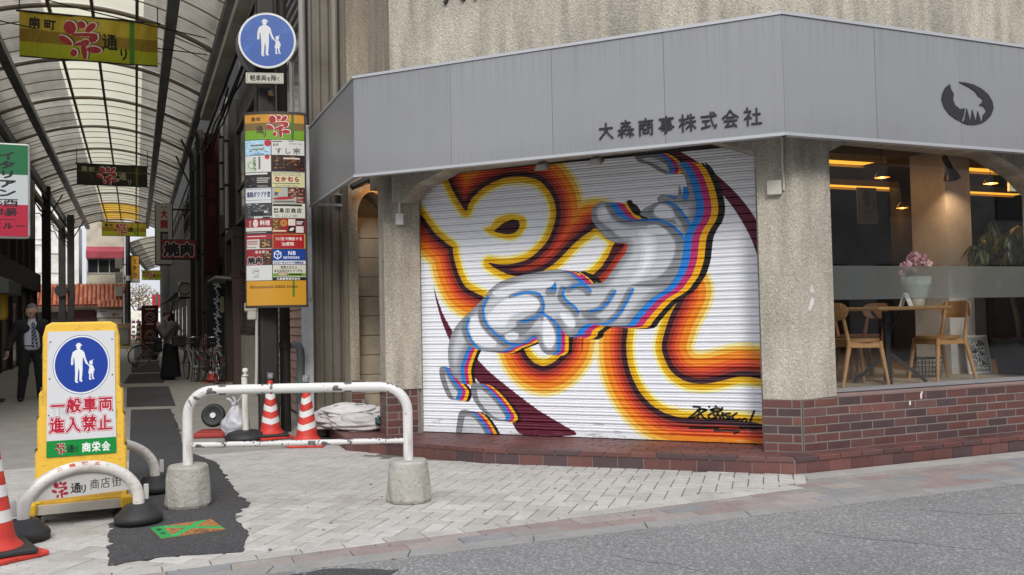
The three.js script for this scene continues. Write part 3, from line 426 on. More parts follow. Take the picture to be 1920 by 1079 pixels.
{ // asphalt trench patches with ragged edges
  const rag = (pts, amp) => { const o = []; pts.forEach((p, i) => { const q = pts[(i + 1) % pts.length], L = Math.hypot(q[0] - p[0], q[1] - p[1]), n = Math.max(1, Math.round(L / 0.07)); for (let k = 0; k < n; k++) { const t = k / n, w = L < 4 && k ? (rnd() < 0.3 ? rr(-2.2, 2.2) : rr(-0.6, 0.6)) * amp : 0, nx = (q[1] - p[1]) / L, ny = -(q[0] - p[0]) / L; for (const e of [0, rr(0.25, 0.85) / n]) o.push([p[0] + (q[0] - p[0]) * (t + e) + nx * w, -(p[1] + (q[1] - p[1]) * (t + e) + ny * w)]); } }); return o; };
  const P = [[[-2.22, 4.81], [-2.63, 5.72], [-2.81, 6.2], [-3.27, 7.47], [-5.9, 13.58], [-5.3, 13.6], [-4.29, 11.27], [-3.42, 9.12], [-2.8, 8.28], [-2.64, 7.91], [-2.18, 6.87], [-1.91, 6.36], [-1.91, 5.99], [-1.67, 5.5], [-1.56, 5.04], [-2.0, 4.96]],
    [[-8.12, 18.51], [-7.27, 18.57], [-5.41, 14.1], [-6.2, 14.1]], [[-10.25, 23.54], [-9.44, 23.72], [-7.85, 19.8], [-8.77, 19.8]], [[-13.59, 31.4], [-12.87, 31.87], [-9.7, 24.3], [-10.5, 24.2]], [[-22.84, 53.0], [-21.65, 53.22], [-13.31, 32.9], [-13.98, 32.5]]];
  P.forEach((p, i) => struct('asphalt_patch', slab(i ? rag(p, 0.012) : rag(p, 0.012), -0.05, 0.005), M.patch));
  struct('asphalt_patch', slab(rag([[-1.2, 4.55], [-0.98, 4.66], [-0.62, 4.62], [-0.7, 4.4], [-1.1, 4.35]], 0.015), -0.02, 0.004), M.patch);
  // taped cover plate in the near patch
  const c = canvas(512, 256, '#a8743f'); c.strokeStyle = '#3c2a18'; c.lineWidth = 5; for (let i = 0; i < 60; i++) { const x = 100 + rnd() * 400, y = rnd() * 250; c.beginPath(); c.arc(x, y, 10 + rnd() * 26, rnd() * 6, rnd() * 6 + 1.5); c.stroke(); }
  c.fillStyle = '#1e9a4c'; c.fillRect(0, 0, 96, 256); c.strokeStyle = '#25a855'; c.lineWidth = 46; c.lineCap = 'butt'; c.beginPath(); c.moveTo(90, 250); c.lineTo(460, -20); c.moveTo(80, 10); c.lineTo(520, 215); c.stroke();
  wordV(c, '使用', 26, 40, 44, 60, 7, 0.5, '#0c3d20');
  const plate = thing('floor_cover_plate', 'brown cover plate crossed with green tape in the black asphalt patch', 'cover plate', [-2.08, 0.006, -5.60], rad(33));
  mesh('plate', rbox(0.385, 0.006, 0.35, 0, 0.002, 0, 0.002), grained(0.2, 0.13, 0.07), plate);
  mesh('tape', boxUV(tr(sheet(0.38, 0.345), 0, 0.0062, 0, -Math.PI / 2)), printed(c, 0.6), plate); { const u = plate.children[1].geometry.attributes.uv, p = plate.children[1].geometry.attributes.position; for (let i = 0; i < u.count; i++) u.setXY(i, p.getX(i) / 0.38 + 0.5, 0.5 - p.getZ(i) / 0.345); }
}
{ // old seams and cracks in the road
  const crackM = std(0.12, 0.12, 0.122, 0.95);
  for (const [x0, d0, x1, d1] of [[1.75, 5.25, 2.5, 4.75], [2.6, 5.75, 3.3, 5.4], [0.5, 4.85, 1.0, 4.45]]) {
    const n = 26, a = [], b = []; let w = 0; for (let i = 0; i <= n; i++) { const t = i / n; w += rr(-0.022, 0.022); const x = x0 + (x1 - x0) * t, d = d0 + (d1 - d0) * t + w, h = 0.0008 + rnd() * 0.0028; a.push(g2(x, d + h)); b.push(g2(x, d - h)); }
    struct('road_crack', slab([...a, ...b.reverse()], -0.01, 0.0022), crackM);
  }
}
// ---------- corner shop building ----------
const shop = thing('corner_building', 'beige pebble dashed corner shop with grey metal fascia, painted shutter and brick base', 'building', [PC.x, 0, PC.z]);
const SM = (name, geo, m, parent = shop) => { const o = mesh(name, geo, m, parent); if (parent === shop) o.rotation.y = HS; return o; };
const RM = (name, geo, m, parent = shop) => { const o = mesh(name, geo, m, parent); if (parent === shop) o.rotation.y = HR; return o; };
const AM = (name, geo, m, parent = shop) => { const o = mesh(name, geo, m, parent); if (parent === shop) { const p = A(0, 0); o.position.set(p[0] - PC.x, 0, p[2] - PC.z); o.rotation.y = HA; } return o; }; // x = v, z = -u
{
  const poly = (pts, z0, z1) => { const g = prism(pts, z1 - z0); g.translate(0, 0, z0); return boxUV(g); };
  // walls
  SM('wall', [poly([[-3.92, 7.5], [-3.92, 2.5], [-3.80, 2.5], [-3.62, 2.66], [-3.27, 2.79], [-0.75, 2.83], [-0.33, 2.67], [-0.315, 2.5], [-0.315, 0.566], [0, 0.566], [0, 7.5]], -0.3, 0), box2(-3.9, -0.02, 2.9, 7.5, -0.9, -0.32)], M.pebble);
  RM('wall', [poly([[0.001, 7.5], [0.001, 0.566], [0.37, 0.575], [0.37, 2.66], [0.66, 2.79], [2.32, 2.76], [2.8, 2.58], [3.05, 2.4], [3.05, 0.575], [8, 0.575], [8, 7.5]], -0.26, 0)], M.pebble);
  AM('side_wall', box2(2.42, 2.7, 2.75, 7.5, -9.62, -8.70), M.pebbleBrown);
  AM('pillar', [boxUV(tr(prism([[-0.16, 0.12], [0.18, 0.12], [0.2, 0.09], [0.2, -0.12], [-0.18, -0.12], [-0.18, 0.09]], 2.35), 2.51, 0.59, -8.85, -Math.PI / 2))], M.pebble);
  // shutter recess, alcove, arch and panelled pilaster
  const aw = []; const arch = [[2.36, 7.5], [2.36, 0.1], [2.47, 0.1]]; for (let k = 0; k <= 14; k++) { const a = Math.PI - k * Math.PI / 14; arch.push([2.65 + 0.18 * Math.cos(a), 2.56 + 0.3 * Math.sin(a)]); } arch.push([2.83, 0.1], [3.4, 0.1], [3.4, 7.5]);
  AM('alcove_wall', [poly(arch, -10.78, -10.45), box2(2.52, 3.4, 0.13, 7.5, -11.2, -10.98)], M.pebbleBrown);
  const pil = AM('panelled_pilaster', box2(2.52, 2.86, 0.13, 2.6, -10.98, -10.9), grained(0.46, 0.39, 0.29));
  for (let k = 0; k < 10; k++) AM('panel_' + String(k).padStart(3, '0'), rbox(0.315, 0.238, 0.03, 2.69, 0.255 + k * 0.2445, -10.885, 0.008), grained(0.52, 0.455, 0.35, 0.75), pil);
  AM('wall_lamp', [rod([2.52, 2.95, -10.43], [2.6, 2.95, -10.3], 0.012), rbox(0.055, 0.14, 0.06, 2.64, 2.95, -10.30, 0.01), rod([2.36, 2.88, -10.28], [2.6, 3.0, -10.3], 0.035, 0.05)], M.black);
  AM('lamp_glass', ball(0.03, 2.65, 2.885, -10.30), new THREE.MeshStandardMaterial({ color: 0xffffff, emissive: 0xffb860, emissiveIntensity: 2.5 }));
  const lp = new THREE.PointLight(0xffb060, 0.12, 4); lp.position.set(...A(10.31, 2.65, 2.86)); lp.castShadow = true; lp.shadow.radius = 1; scene.add(lp);
  // brick base under the window and on both pillars
  const bg = {}; const brickGeo = (w, h, d) => { const k = [w, h, d].map((x) => x.toFixed(3)).join(); if (!bg[k]) bg[k] = [0, 1, 2].map((s) => { const g = prism([[-w / 2, -h / 2], [w / 2, -h / 2], [w / 2, h / 2], [-w / 2, h / 2]], d - 0.006, 0.003); g.translate(0, 0, -d + 0.003); return boxUV(g, s * 0.37, s * 0.71); }); return pick(bg[k]); };
  let nb = 0; const brickName = () => (nb++ ? 'brick_' + String(nb - 1).padStart(3, '0') : 'brick');
  function brickFace(parent, x0, x1, y0, rows, z, rowH, bw, off = 0, turn = 0, px = 0, pz = 0) {
    for (let r = 0; r < rows; r++) { let x = x0 - ((r + off) % 2 ? bw / 2 : 0.005);
      while (x < x1 - 0.02) { const a = Math.max(x, x0), b = Math.min(x + bw, x1) - 0.01; if (b - a > 0.03) { const m = mesh(brickName(), brickGeo(+(b - a).toFixed(3), rowH - 0.01, 0.03), brickPick(), parent); const lx = (a + b) / 2; m.position.set(px + lx * Math.cos(turn) + z * Math.sin(turn), y0 + (r + 0.5) * rowH, pz - lx * Math.sin(turn) + z * Math.cos(turn) + rr(-0.0015, 0.0015)); m.rotation.y = turn; } x += bw; } }
  }
  const mortarM = grained(0.22, 0.2, 0.185);
  const bwR = RM('brick_wall', box2(0, 3.6, 0.1, 0.566, -0.22, 0.009), mortarM); brickFace(bwR, 0.004, 3.5, 0.133, 6, 0.012, 0.0722, 0.25);
  const bwS = SM('brick_wall', box2(-0.315, -0.004, 0.1, 0.566, -0.32, 0.009), mortarM); brickFace(bwS, -0.32, -0.002, 0.133, 6, 0.012, 0.0722, 0.25, 1);
  const bwP = AM('brick_wall', box2(2.336, 2.684, 0.1, 0.59, -9.0, -8.746), mortarM);
  brickFace(bwP, -0.165, 0.165, 0.133, 6, 0.012, 0.076, 0.25, 1, 0, 2.51, -8.755); brickFace(bwP, -0.13, 0.13, 0.133, 6, 0.012, 0.076, 0.25, 0, -Math.PI / 2, 2.345, -8.87);
  const bwA = AM('brick_wall', box2(2.37, 2.52, 0.1, 0.59, -10.9, -10.418), mortarM); brickFace(bwA, 2.365, 2.525, 0.133, 6, -10.415, 0.076, 0.25, 1);
  RM('window_sill', [boxUV(tr(prism([[0, 0], [0.275, 0], [0.275, 0.016], [0, 0.05]], 2.75), 3.1, 0.566, -0.26, 0, -Math.PI / 2))], dirty(0.24, 0.16, 0.145, 0.6));
  // window: frame, clear pane, frosted band
  const wf = RM('window_frame', [box2(0.36, 3.06, 0.60, 0.63, -0.14, -0.06), box2(0.355, 0.375, 0.6, 2.9, -0.13, -0.09), box2(3.03, 3.06, 0.6, 2.9, -0.13, -0.09)], M.alu);
  RM('pane', box2(0.37, 3.04, 0.62, 2.95, -0.106, -0.1), phys(1, 1, 1, 0.0, { transmission: 1, thickness: 0, ior: 1.5 }), wf);
  RM('frosted_film', box2(0.376, 3.03, 1.395, 1.69, -0.0985, -0.0975), phys(0.80, 0.86, 0.87, 0.46, { transmission: 1, thickness: 0 }), wf);
  // roller shutter with its mural
  const sw = 3.44, y0 = 0.14, y1 = 2.80, c = canvas(2048, 1584, '#f0f3f8'); paintMural(c, 2048 / 3440);
  const mt = printTex(c); mt.anisotropy = 8; const slatM = new THREE.MeshStandardMaterial({ map: mt, roughness: 0.42, metalness: 0.0 });
  const sh = SM('roller_shutter', [box2(-3.85, -3.79, 0.13, 2.9, -0.46, -0.3), box2(-0.37, -0.3, 0.13, 2.9, -0.46, -0.31), box2(-3.85, -0.31, 0.1, 2.9, -0.55, -0.47)], dirty(0.3, 0.28, 0.25));
  const N = 34, pitch = (y1 - y0 - 0.05) / N;
  for (let k = 0; k < N; k++) {
    const yb = y0 + 0.05 + k * pitch, prof = [[0, -0.024], [0.025, -0.008], [0.1, 0], [0.2, 0.004], [0.3, 0.0025], [0.36, -0.004], [0.42, -0.003], [0.52, 0.003], [0.62, 0.004], [0.69, 0.0015], [0.73, -0.004], [0.79, -0.002], [0.88, 0.002], [0.95, -0.001], [0.975, -0.009], [1, -0.024]];
    const pos = [], uv = [], idx = []; const nx = 2;
    prof.forEach(([t, z]) => { for (let i = 0; i <= nx; i++) { const x = -3.80 + sw * i / nx, y = yb + t * pitch; pos.push(x, y, -0.35 + z); uv.push((x + 3.8) / sw, (y - y0) / (y1 - y0)); } });
    for (let r = 0; r < prof.length - 1; r++) for (let i = 0; i < nx; i++) { const a = r * (nx + 1) + i, b = a + nx + 1; idx.push(a, a + 1, b + 1, a, b + 1, b); }
    const g = new THREE.BufferGeometry(); g.setAttribute('position', new THREE.Float32BufferAttribute(pos, 3)); g.setAttribute('uv', new THREE.Float32BufferAttribute(uv, 2)); g.setIndex(idx); g.computeVertexNormals();
    mesh('slat_' + String(k).padStart(3, '0'), g, slatM, sh);
  }
  { const g = boxUV(box2(-3.80, -0.36, y0, y0 + 0.05, -0.375, -0.345)), p = g.attributes.position, u = g.attributes.uv; for (let i = 0; i < p.count; i++) u.setXY(i, (p.getX(i) + 3.8) / sw, (p.getY(i) - y0) / (y1 - y0)); mesh('bottom_bar', g, slatM, sh); }
  // fascia with panels, raised lettering and emblem
  const fasciaTone = [0.97, 1.03, 1.0].map((k) => { const m = M.fascia.clone(); m.color.multiplyScalar(k); return m; });
  const fS = SM('fascia', [box2(-4.0, -0.03, 2.74, 3.64, 0.42, 0.465), box2(-4.04, -0.012, 2.69, 2.715, 0.44, 0.512), box2(-4.04, -0.012, 3.655, 3.68, 0.44, 0.512)], M.fasciaTrim);
  [[-4.03, -2.97], [-2.97, -1.97], [-1.97, -0.969], [-0.969, -0.014]].forEach(([a, b], i) => SM('panel_' + String(i).padStart(3, '0'), box2(a + 0.0015, b - 0.0015, 2.715, 3.655, 0.47, 0.5 + (i % 2) * 0.0012), fasciaTone[i % 3], fS));
  const fR = RM('fascia', [box2(-0.35, 5.4, 2.74, 3.64, 0.26, 0.30), box2(-0.375, 5.4, 2.69, 2.715, 0.28, 0.349), box2(-0.375, 5.4, 3.655, 3.68, 0.28, 0.349)], M.fasciaTrim);
  [-0.37, 0.581, 1.541, 2.50, 3.46, 4.42, 5.38].forEach((a, i, l) => { if (i < l.length - 1) RM('panel_' + String(i).padStart(3, '0'), box2(a + 0.0015, l[i + 1] - 0.0015, 2.715, 3.655, 0.307, 0.337 + (i % 2) * 0.0012), fasciaTone[(i + 1) % 3], fR); });
  AM('fascia', [box2(1.965, 2.0, 2.715, 3.67, -10.8, -8.40)], M.fascia);
  AM('fascia_edge', [box2(1.955, 2.01, 2.695, 2.715, -10.8, -8.40), box2(1.955, 2.01, 3.66, 3.685, -10.8, -8.40), box2(1.97, 2.45, 2.72, 2.75, -10.83, -10.79), box2(1.97, 2.45, 2.86, 2.875, -10.83, -10.8)], M.fasciaTrim);
  SM('soffit', [box2(-4.0, -0.3, 3.2, 3.25, -0.05, 0.43)], M.dark); RM('soffit', box2(-0.3, 5.4, 3.205, 3.25, -0.05, 0.28), M.dark);
  const title = '大森商事株式会社'; [...title].forEach((ch, i) => { const g = letterGeo(ch, 0.145, 0.15, 0.0135, 0.012); g.translate(-1.555 + i * 0.1745, 2.803 - i * 0.0015, 0.502); SM('letter_' + String(i).padStart(3, '0'), g, M.ink, fS); });
  const E = (pts) => { const g = prism(pts.map(([x, y]) => [(x - 1764) * 0.00447 * 0.98, (285 - y) * 0.0033]), 0.006); g.translate(1.625, 3.09, 0.339); return g; };
  RM('crest', [E([[1717, 238], [1704, 250], [1696, 266], [1693, 282], [1699, 302], [1712, 318], [1728, 329], [1745, 336], [1752, 318], [1756, 298], [1742, 302], [1729, 292], [1724, 278], [1727, 264], [1720, 252]]), E([[1745, 337], [1760, 341], [1780, 341], [1800, 335], [1797, 320], [1791, 303], [1785, 332], [1776, 300], [1770, 334], [1761, 298], [1754, 330]]), E([[1742, 230], [1760, 229], [1782, 232], [1805, 241], [1823, 255], [1834, 273], [1836, 292], [1828, 311], [1815, 325], [1801, 335], [1806, 312], [1816, 300], [1808, 288], [1796, 286], [1806, 276], [1806, 268], [1794, 262], [1786, 250], [1768, 240]])], M.ink, fR);
  // raised characters high on the wall: only their feet are in the picture
  [[-3.29, 0], [-2.99, 1], [-2.72, 2]].forEach(([x, k]) => { const g = letterGeo('大森商'[k], 0.26, 0.42, 0.03, 0.03); g.translate(x, 4.41, 0.004); SM('wall_letter_00' + k, g, M.ink); });
  // small fittings
  const clip = dirty(0.55, 0.53, 0.47);
  SM('junction_box', rbox(0.118, 0.122, 0.05, -0.166, 2.348, 0.026, 0.006), dirty(0.62, 0.6, 0.52)); SM('conduit', [rod([-0.092, 2.32, 0.014], [-0.092, 2.9, 0.014], 0.012)], clip);
  AM('cable_box', rbox(0.075, 0.115, 0.05, 2.49, 2.33, -8.70, 0.006), dirty(0.7, 0.7, 0.7)); AM('conduit', [box2(2.482, 2.502, 2.38, 2.9, -8.715, -8.695)], dirty(0.66, 0.66, 0.67));
  for (const x of [-2.155, -1.645]) SM('sign_floodlight', [boxUV(tr(new THREE.CylinderGeometry(0.055, 0.085, 0.05, 4, 1), x, 2.67, 0.3, 0.5, Math.PI / 4, 0)), box2(x - 0.01, x + 0.01, 2.68, 3.2, 0.24, 0.26)], dirty(0.5, 0.48, 0.42));
}
{ // scraps of old posters and chipped paint left on the pillar and the brick base
  const scrap = (name, pts, x, y, z, frame) => { const g = prism(pts.map(([a, b]) => [a * 0.001, b * 0.001]), 0.0012); g.translate(x, y, z); (frame === 'R' ? RM : SM)(name, boxUV(g), dirty(0.66, 0.65, 0.62, 0.8), shop); };
  scrap('paper_scrap', [[0, 0], [22, 6], [30, 40], [52, 58], [60, 96], [36, 120], [20, 92], [10, 60], [-8, 30]], 0.10, 1.30, 0.0015, 'R');
  scrap('paper_scrap', [[0, 0], [34, -6], [46, 22], [26, 30], [24, 60], [2, 54]], 0.12, 1.46, 0.0015, 'R');
  scrap('paint_chip', [[0, 0], [20, 2], [26, 30], [14, 44], [2, 32]], 1.16, 0.455, 0.0165, 'R'); scrap('paint_chip', [[0, 0], [16, 8], [18, 44], [30, 66], [10, 70], [-6, 40]], 1.30, 0.50, 0.0165, 'R');
}
// the brick step in front
{
  const front = half(s2(0.02, 0.305), s2(-3.95, 0.63), s2(-2, -1)), right = half(r2(-0.24, 0.187), r2(4.6, 0.25), r2(1, -1)), left = half(a2(8.2, 1.92), a2(11, 2.02), a2(9, 3)), corner = half(a2(8.20, 2.35), a2(8.9, 1.9), a2(9.5, 2.8));
  const planes = [front, right, left, corner, half(a2(11.25, 1), a2(11.25, 5), a2(8, 2.5)), half(r2(4.7, -3), r2(4.7, 3), r2(0, 0))];
  const big = clipPoly([[-8, 0], [10, 0], [10, -20], [-8, -20]], planes), step = struct('entrance_step', slab(big.map((p) => p), -0.05, 0.118), grained(0.33, 0.30, 0.27));
  let k = 0; const inside = planes.map(([a, b, c], i) => { const L = Math.hypot(a, b), q = c + (i < 4 ? 0.012 * L : 0); return [a, b, q]; });
  const inset = inside.map(([a, b, c], i) => [a, b, c - (i < 4 ? 0.075 * Math.hypot(a, b) : 0)]);
  // tread
  for (let r = -2; r < 30; r++) for (let i = -22; i < 22; i++) {
    const x0 = i * 0.215 + (r % 2) * 0.1075, z1 = 0.60 - r * 0.108, P0 = [s2(x0, z1), s2(x0 + 0.207, z1), s2(x0 + 0.207, z1 - 0.1), s2(x0, z1 - 0.1)], cx = x0 + 0.1;
    const w = s2(cx, z1 - 0.05), under = (cx > -3.8 && z1 < -0.4) || (cx > -0.3 && z1 < 0.0); if (under || (cx < -3.8 && r > 16)) continue;
    const rI = -(((w[0] - PC.x) * Math.cos(HR) - (w[1] - PC.z) * Math.sin(HR))); if (rI < -0.35 && (w[0] - PC.x) * Math.sin(HR) + (w[1] - PC.z) * Math.cos(HR) < -0.06) continue;
    const P = clipPoly(P0, inset); if (P) mesh(k ? 'tread_brick_' + String(k).padStart(3, '0') : 'tread_brick', slab(P, 0.08, 0.131 + rr(-0.001, 0.001), 0.002), pick([brickM[0], brickM[2], brickM[5], brickM[1]]), step), k++;
  }
  // nosing and riser tiles along the edges
  const edge = (p, q, n0, wide) => { const L = Math.hypot(q[0] - p[0], q[1] - p[1]), n = Math.round(L / 0.222), d = [(q[0] - p[0]) / L, (q[1] - p[1]) / L], o = [n0 * d[1], -n0 * d[0]];
    for (let i = -1; i < n; i++) for (const lo of [0, 1]) { const s0 = Math.max(0.002, L * (i + lo * 0.5) / n + 0.003), s1 = Math.min(L, L * (i + 1 + lo * 0.5) / n) - 0.004; if (s1 - s0 < 0.02) continue;
      const at = (s, t) => [p[0] + d[0] * s + o[0] * t, p[1] + d[1] * s + o[1] * t];
      mesh((lo ? 'riser_tile_' : 'nosing_tile_') + String(k++).padStart(3, '0'), lo ? slab([at(s0, 0.006), at(s1, 0.006), at(s1, -0.03), at(s0, -0.03)], -0.03, 0.088, 0.002) : slab([at(s0, 0.014), at(s1, 0.014), at(s1, -0.078), at(s0, -0.078)], 0.094, 0.134, 0.004), brickPick(), step);
      if (wide && !lo) mesh('tread_tile_' + String(k++).padStart(3, '0'), slab([at(s0, -0.082), at(s1, -0.082), at(s1, -0.21), at(s0, -0.21)], 0.08, 0.132, 0.003), brickPick(), step); } };
  for (let i = 0; i < big.length; i++) { const p = big[i], q = big[(i + 1) % big.length], mx = (p[0] + q[0]) / 2, mz = (p[1] + q[1]) / 2; const on = [front, right, left, corner].some(([a, b, c]) => Math.abs(a * p[0] + b * p[1] - c) < 1e-6 && Math.abs(a * q[0] + b * q[1] - c) < 1e-6); if (!on) continue; let cx = 0, cz = 0; big.forEach((s) => { cx += s[0] / big.length; cz += s[1] / big.length; }); const d = [q[0] - p[0], q[1] - p[1]], side = (mx - cx) * d[1] - (mz - cz) * d[0]; const [ra, rb, rc] = right; edge(p, q, side > 0 ? 1 : -1, Math.abs(ra * p[0] + rb * p[1] - rc) < 1e-6 && Math.abs(ra * q[0] + rb * q[1] - rc) < 1e-6); }
}
// ---------- roof over the covered street (A frame: x = v, z = -u) ----------
const AT = (name, label, cat, u, v, y = 0, turn = 0, group) => thing(name, label, cat, A(u, v, y), HA + turn, group);
function arcadeRoof(o, u0, n, step, vL, vR, crown, eave, opt) {
  const c = (vL + vR) / 2, hw = (vR - vL) / 2, H = (v) => crown - (crown - eave) * Math.pow((v - c) / hw, 2);
  const arc = (z, r, dy, lo = vL, hi = vR) => { const p = []; for (let i = 0; i <= 14; i++) { const v = lo + (hi - lo) * i / 14; p.push([v, H(v) + dy, z]); } return tube(p, r, 28, 6); };
  const strip = (va, vb, za, zb, dy) => { const pos = [], uv = [], idx = [], m = 8; for (let j = 0; j < 2; j++) for (let i = 0; i <= m; i++) { const v = va + (vb - va) * i / m, z = j ? zb : za; pos.push(v, H(v) + dy, z); uv.push(v, z); }
    for (let i = 0; i < m; i++) idx.push(i, i + 1, i + m + 2, i, i + m + 2, i + m + 1); const g = new THREE.BufferGeometry(); g.setAttribute('position', new THREE.Float32BufferAttribute(pos, 3)); g.setAttribute('uv', new THREE.Float32BufferAttribute(uv, 2)); g.setIndex(idx); g.computeVertexNormals(); return plain(g); };
  for (let k = 0; k <= n; k++) mesh('arch', arc(-(u0 + k * step), 0.048, -0.02), opt.archM, o);
  for (let k = 0; k < n; k++) {
    const za = -(u0 + k * step), zb = za - step;
    for (const f of [0.25, 0.5, 0.75]) mesh('purlin_arch', arc(za - step * f, 0.013, 0.0), opt.archM, o);
    // roofing: bright centre, dull weathered sides, in lapped sheets
    const nb = 2;
    for (let b = 0; b < nb; b++) { const z0 = za - step * b / nb, z1 = za - step * (b + 1) / nb;
      for (const [va, vb, kind] of opt.bands) { const ca = va + rr(-0.05, 0.05) * (kind !== 'centre' ? 0 : 1); mesh(kind === 'centre' ? 'skylight_sheet' : 'roof_sheet', strip(va, vb, z0, z1, 0.03 + (kind === 'centre' ? 0.012 : 0) + b * 0.006), kind === 'centre' ? (opt.centre ? opt.centre(k) : centreM) : pick(sideM), o); } }
  }
  return H;
}
T.sheetB = grayTex(256, 0.9, (i, x, y) => 0.5 + 0.5 * Math.sin(y / 256 * Math.PI * 2 * 12));
T.sheetC = colorTex(512, 4, (i, x, y) => { const k = (0.5 + 0.75 * N3[i] + 0.3 * (N4[i] - 0.5)) * (0.86 + 0.14 * Math.sin(y / 512 * Math.PI * 2 * 26)); return [k, k * 0.985, k * 0.95]; });
T.sheetD = colorTex(512, 3, (i, x, y) => { const k = 0.86 + 0.2 * (N3[i] - 0.5) - 0.06 * (y % 85 < 3 ? 1 : 0); return [k, k * 0.985, k * 0.9]; });
const centreM = phys(0.96, 0.93, 0.80, 0.95, { map: T.sheetD, transmission: 0.9, thickness: 0, side: THREE.DoubleSide });
const yellowM = phys(1.0, 0.58, 0.02, 0.95, { transmission: 0.85, thickness: 0, side: THREE.DoubleSide });
const sideM = [0.72, 0.8, 0.62].map((k) => phys(k, k * 0.94, k * 0.82, 0.9, { map: T.sheetC, transmission: 0.6, thickness: 0, side: THREE.DoubleSide }));
const archM = dirty(0.26, 0.215, 0.17, 0.7), beamM = dirty(0.3, 0.305, 0.31, 0.6, 0.2);
{
  const o = AT('arcade_roof', 'arched translucent roof over the narrow shopping street', 'roof', 0, 0);
  const H = arcadeRoof(o, 11.32, 12, 3.753, -3.45, 1.62, 7.55, 6.85, { archM, centre: (k) => (k >= 10 ? yellowM : centreM), bands: [[-3.45, -1.62, 'side'], [-1.62, 0.18, 'centre'], [0.18, 1.62, 'side']] });
  const U0 = -11.3, U1 = -56.6;
  for (const [v, y, w, h] of [[0.66, 7.12, 0.20, 0.16], [-2.52, 7.02, 0.20, 0.16], [1.55, 6.92, 0.16, 0.26], [-3.36, 6.86, 0.16, 0.26]]) mesh('beam', box2(v - w / 2, v + w / 2, y - h / 2, y + h / 2, U1, U0), beamM, o);
  for (const v of [-1.5, -0.74, 0.06]) mesh('purlin', box2(v - 0.03, v + 0.03, H(v) - 0.09, H(v) - 0.02, U1, U0), archM, o);
  for (const [v, y, a] of [[1.62, 6.42, 0.11], [-3.5, 6.35, 0.11]]) mesh('gutter', box2(v - a, v + a, y - 0.07, y + 0.09, v > 0 ? -22.9 : U1, U0), dirty(0.62, 0.59, 0.53, 0.7), o);
  for (const [v, y] of [[-3.3, 6.6], [-3.25, 6.45], [-3.4, 6.2], [-3.3, 6.0], [1.72, 6.2], [1.85, 6.05]]) mesh('pipe', rod([v, y, U0], [v, y, U1], 0.035), M.steelDark, o);
  for (let k = 0; k < 26; k++) { const u = 12 + k * 1.75, s = k % 2 ? -1 : 1; mesh('hanger', rod([s > 0 ? 0.66 : -2.52, 7.2, -u], [s > 0 ? 1.5 : -3.3, 6.9, -u], 0.012), archM, o); }
  // loose cables under the eaves
  for (let q = 0; q < 9; q++) { const left = q < 6, p = []; let u = 14 + rnd() * 5; const v = left ? -3.15 - rnd() * 0.4 : 1.75 + rnd() * 0.2, y = left ? 5.7 + rnd() * 0.6 : 6.0 + rnd() * 0.3; while (u < 58) { p.push([v + rr(-0.03, 0.03), y, -u], [v, y - rr(0.05, 0.18), -(u + 1.8)]); u += 3.6; } mesh('cable', tube(p, 0.02, p.length * 5, 5), M.black, o); }
  for (const [a, b, sag] of [[[-3.3, 6.75, -17.2], [1.6, 7.0, -19.5], 0.1], [[-3.3, 6.9, -15.6], [1.6, 7.05, -18.6], 0.06]]) mesh('wire', tube([a, [(a[0] + b[0]) / 2, (a[1] + b[1]) / 2 - sag, (a[2] + b[2]) / 2], b], 0.012, 16, 5), M.black, o);
}
{ // the next stretch of roof, lower and turned a little
  const p = A(61, 0.9), o = thing('arcade_roof', 'lower roof of the far stretch of the shopping street, beyond the yellow sheets', 'roof', p, HA - rad(3));
  arcadeRoof(o, 0, 8, 3.6, -1.4, 2.6, 7.0, 6.5, { archM, bands: [[-1.4, -0.7, 'side'], [-0.7, 1.9, 'centre'], [1.9, 2.6, 'side']] });
  mesh('beam', [box2(-1.45, -1.3, 6.3, 6.55, -29, 0), box2(2.5, 2.65, 6.3, 6.55, -29, 0)], beamM, o);
}
// ---------- printed hanging banners ----------
function bannerPrint(dark) {
  const c = canvas(1024, 330, dark ? '#26261f' : '#c9ae30'), W = 1024, H = 330;
  if (!dark) { c.fillStyle = '#9a7c20'; c.fillRect(0, 128, W, 100); c.fillStyle = '#b5ba22'; c.fillRect(0, 222, W, 110); c.fillStyle = '#4d8a26'; c.fillRect(806, 0, 38, H); }
  else { c.fillStyle = '#5c6420'; c.fillRect(0, 104, W, 16); c.fillRect(850, 0, 34, H); }
  const ink = dark ? '#a9a58a' : '#1a1712';
  word(c, '南町', 66, 34, 84, 84, 13, 0.28, ink); emblem(c, 275, 26, 315, 292, '#b0323c', '#eadfd2', dark ? null : '#2a1c14');
  glyph(c, '通', 598, 112, 116, 124, 15); glyph(c, 'り', 720, 216, 84, 92, 14);
  for (let i = 0; i < 60; i++) { c.fillStyle = `rgba(${pick(['255,250,200', '30,20,0'])},${0.02 + rnd() * 0.03})`; const x = rnd() * W; c.beginPath(); c.moveTo(x, 0); c.lineTo(x + 20 + rnd() * 60, 0); c.lineTo(x + rr(-160, 160), H); c.closePath(); c.fill(); }
  return c;
}
const clothPrint = (c) => new THREE.MeshPhysicalMaterial({ map: printTex(c), roughness: 0.95, transmission: 0.45, thickness: 0, side: THREE.DoubleSide });
const bannerGold = clothPrint(bannerPrint(false)), bannerDark = clothPrint(bannerPrint(true));
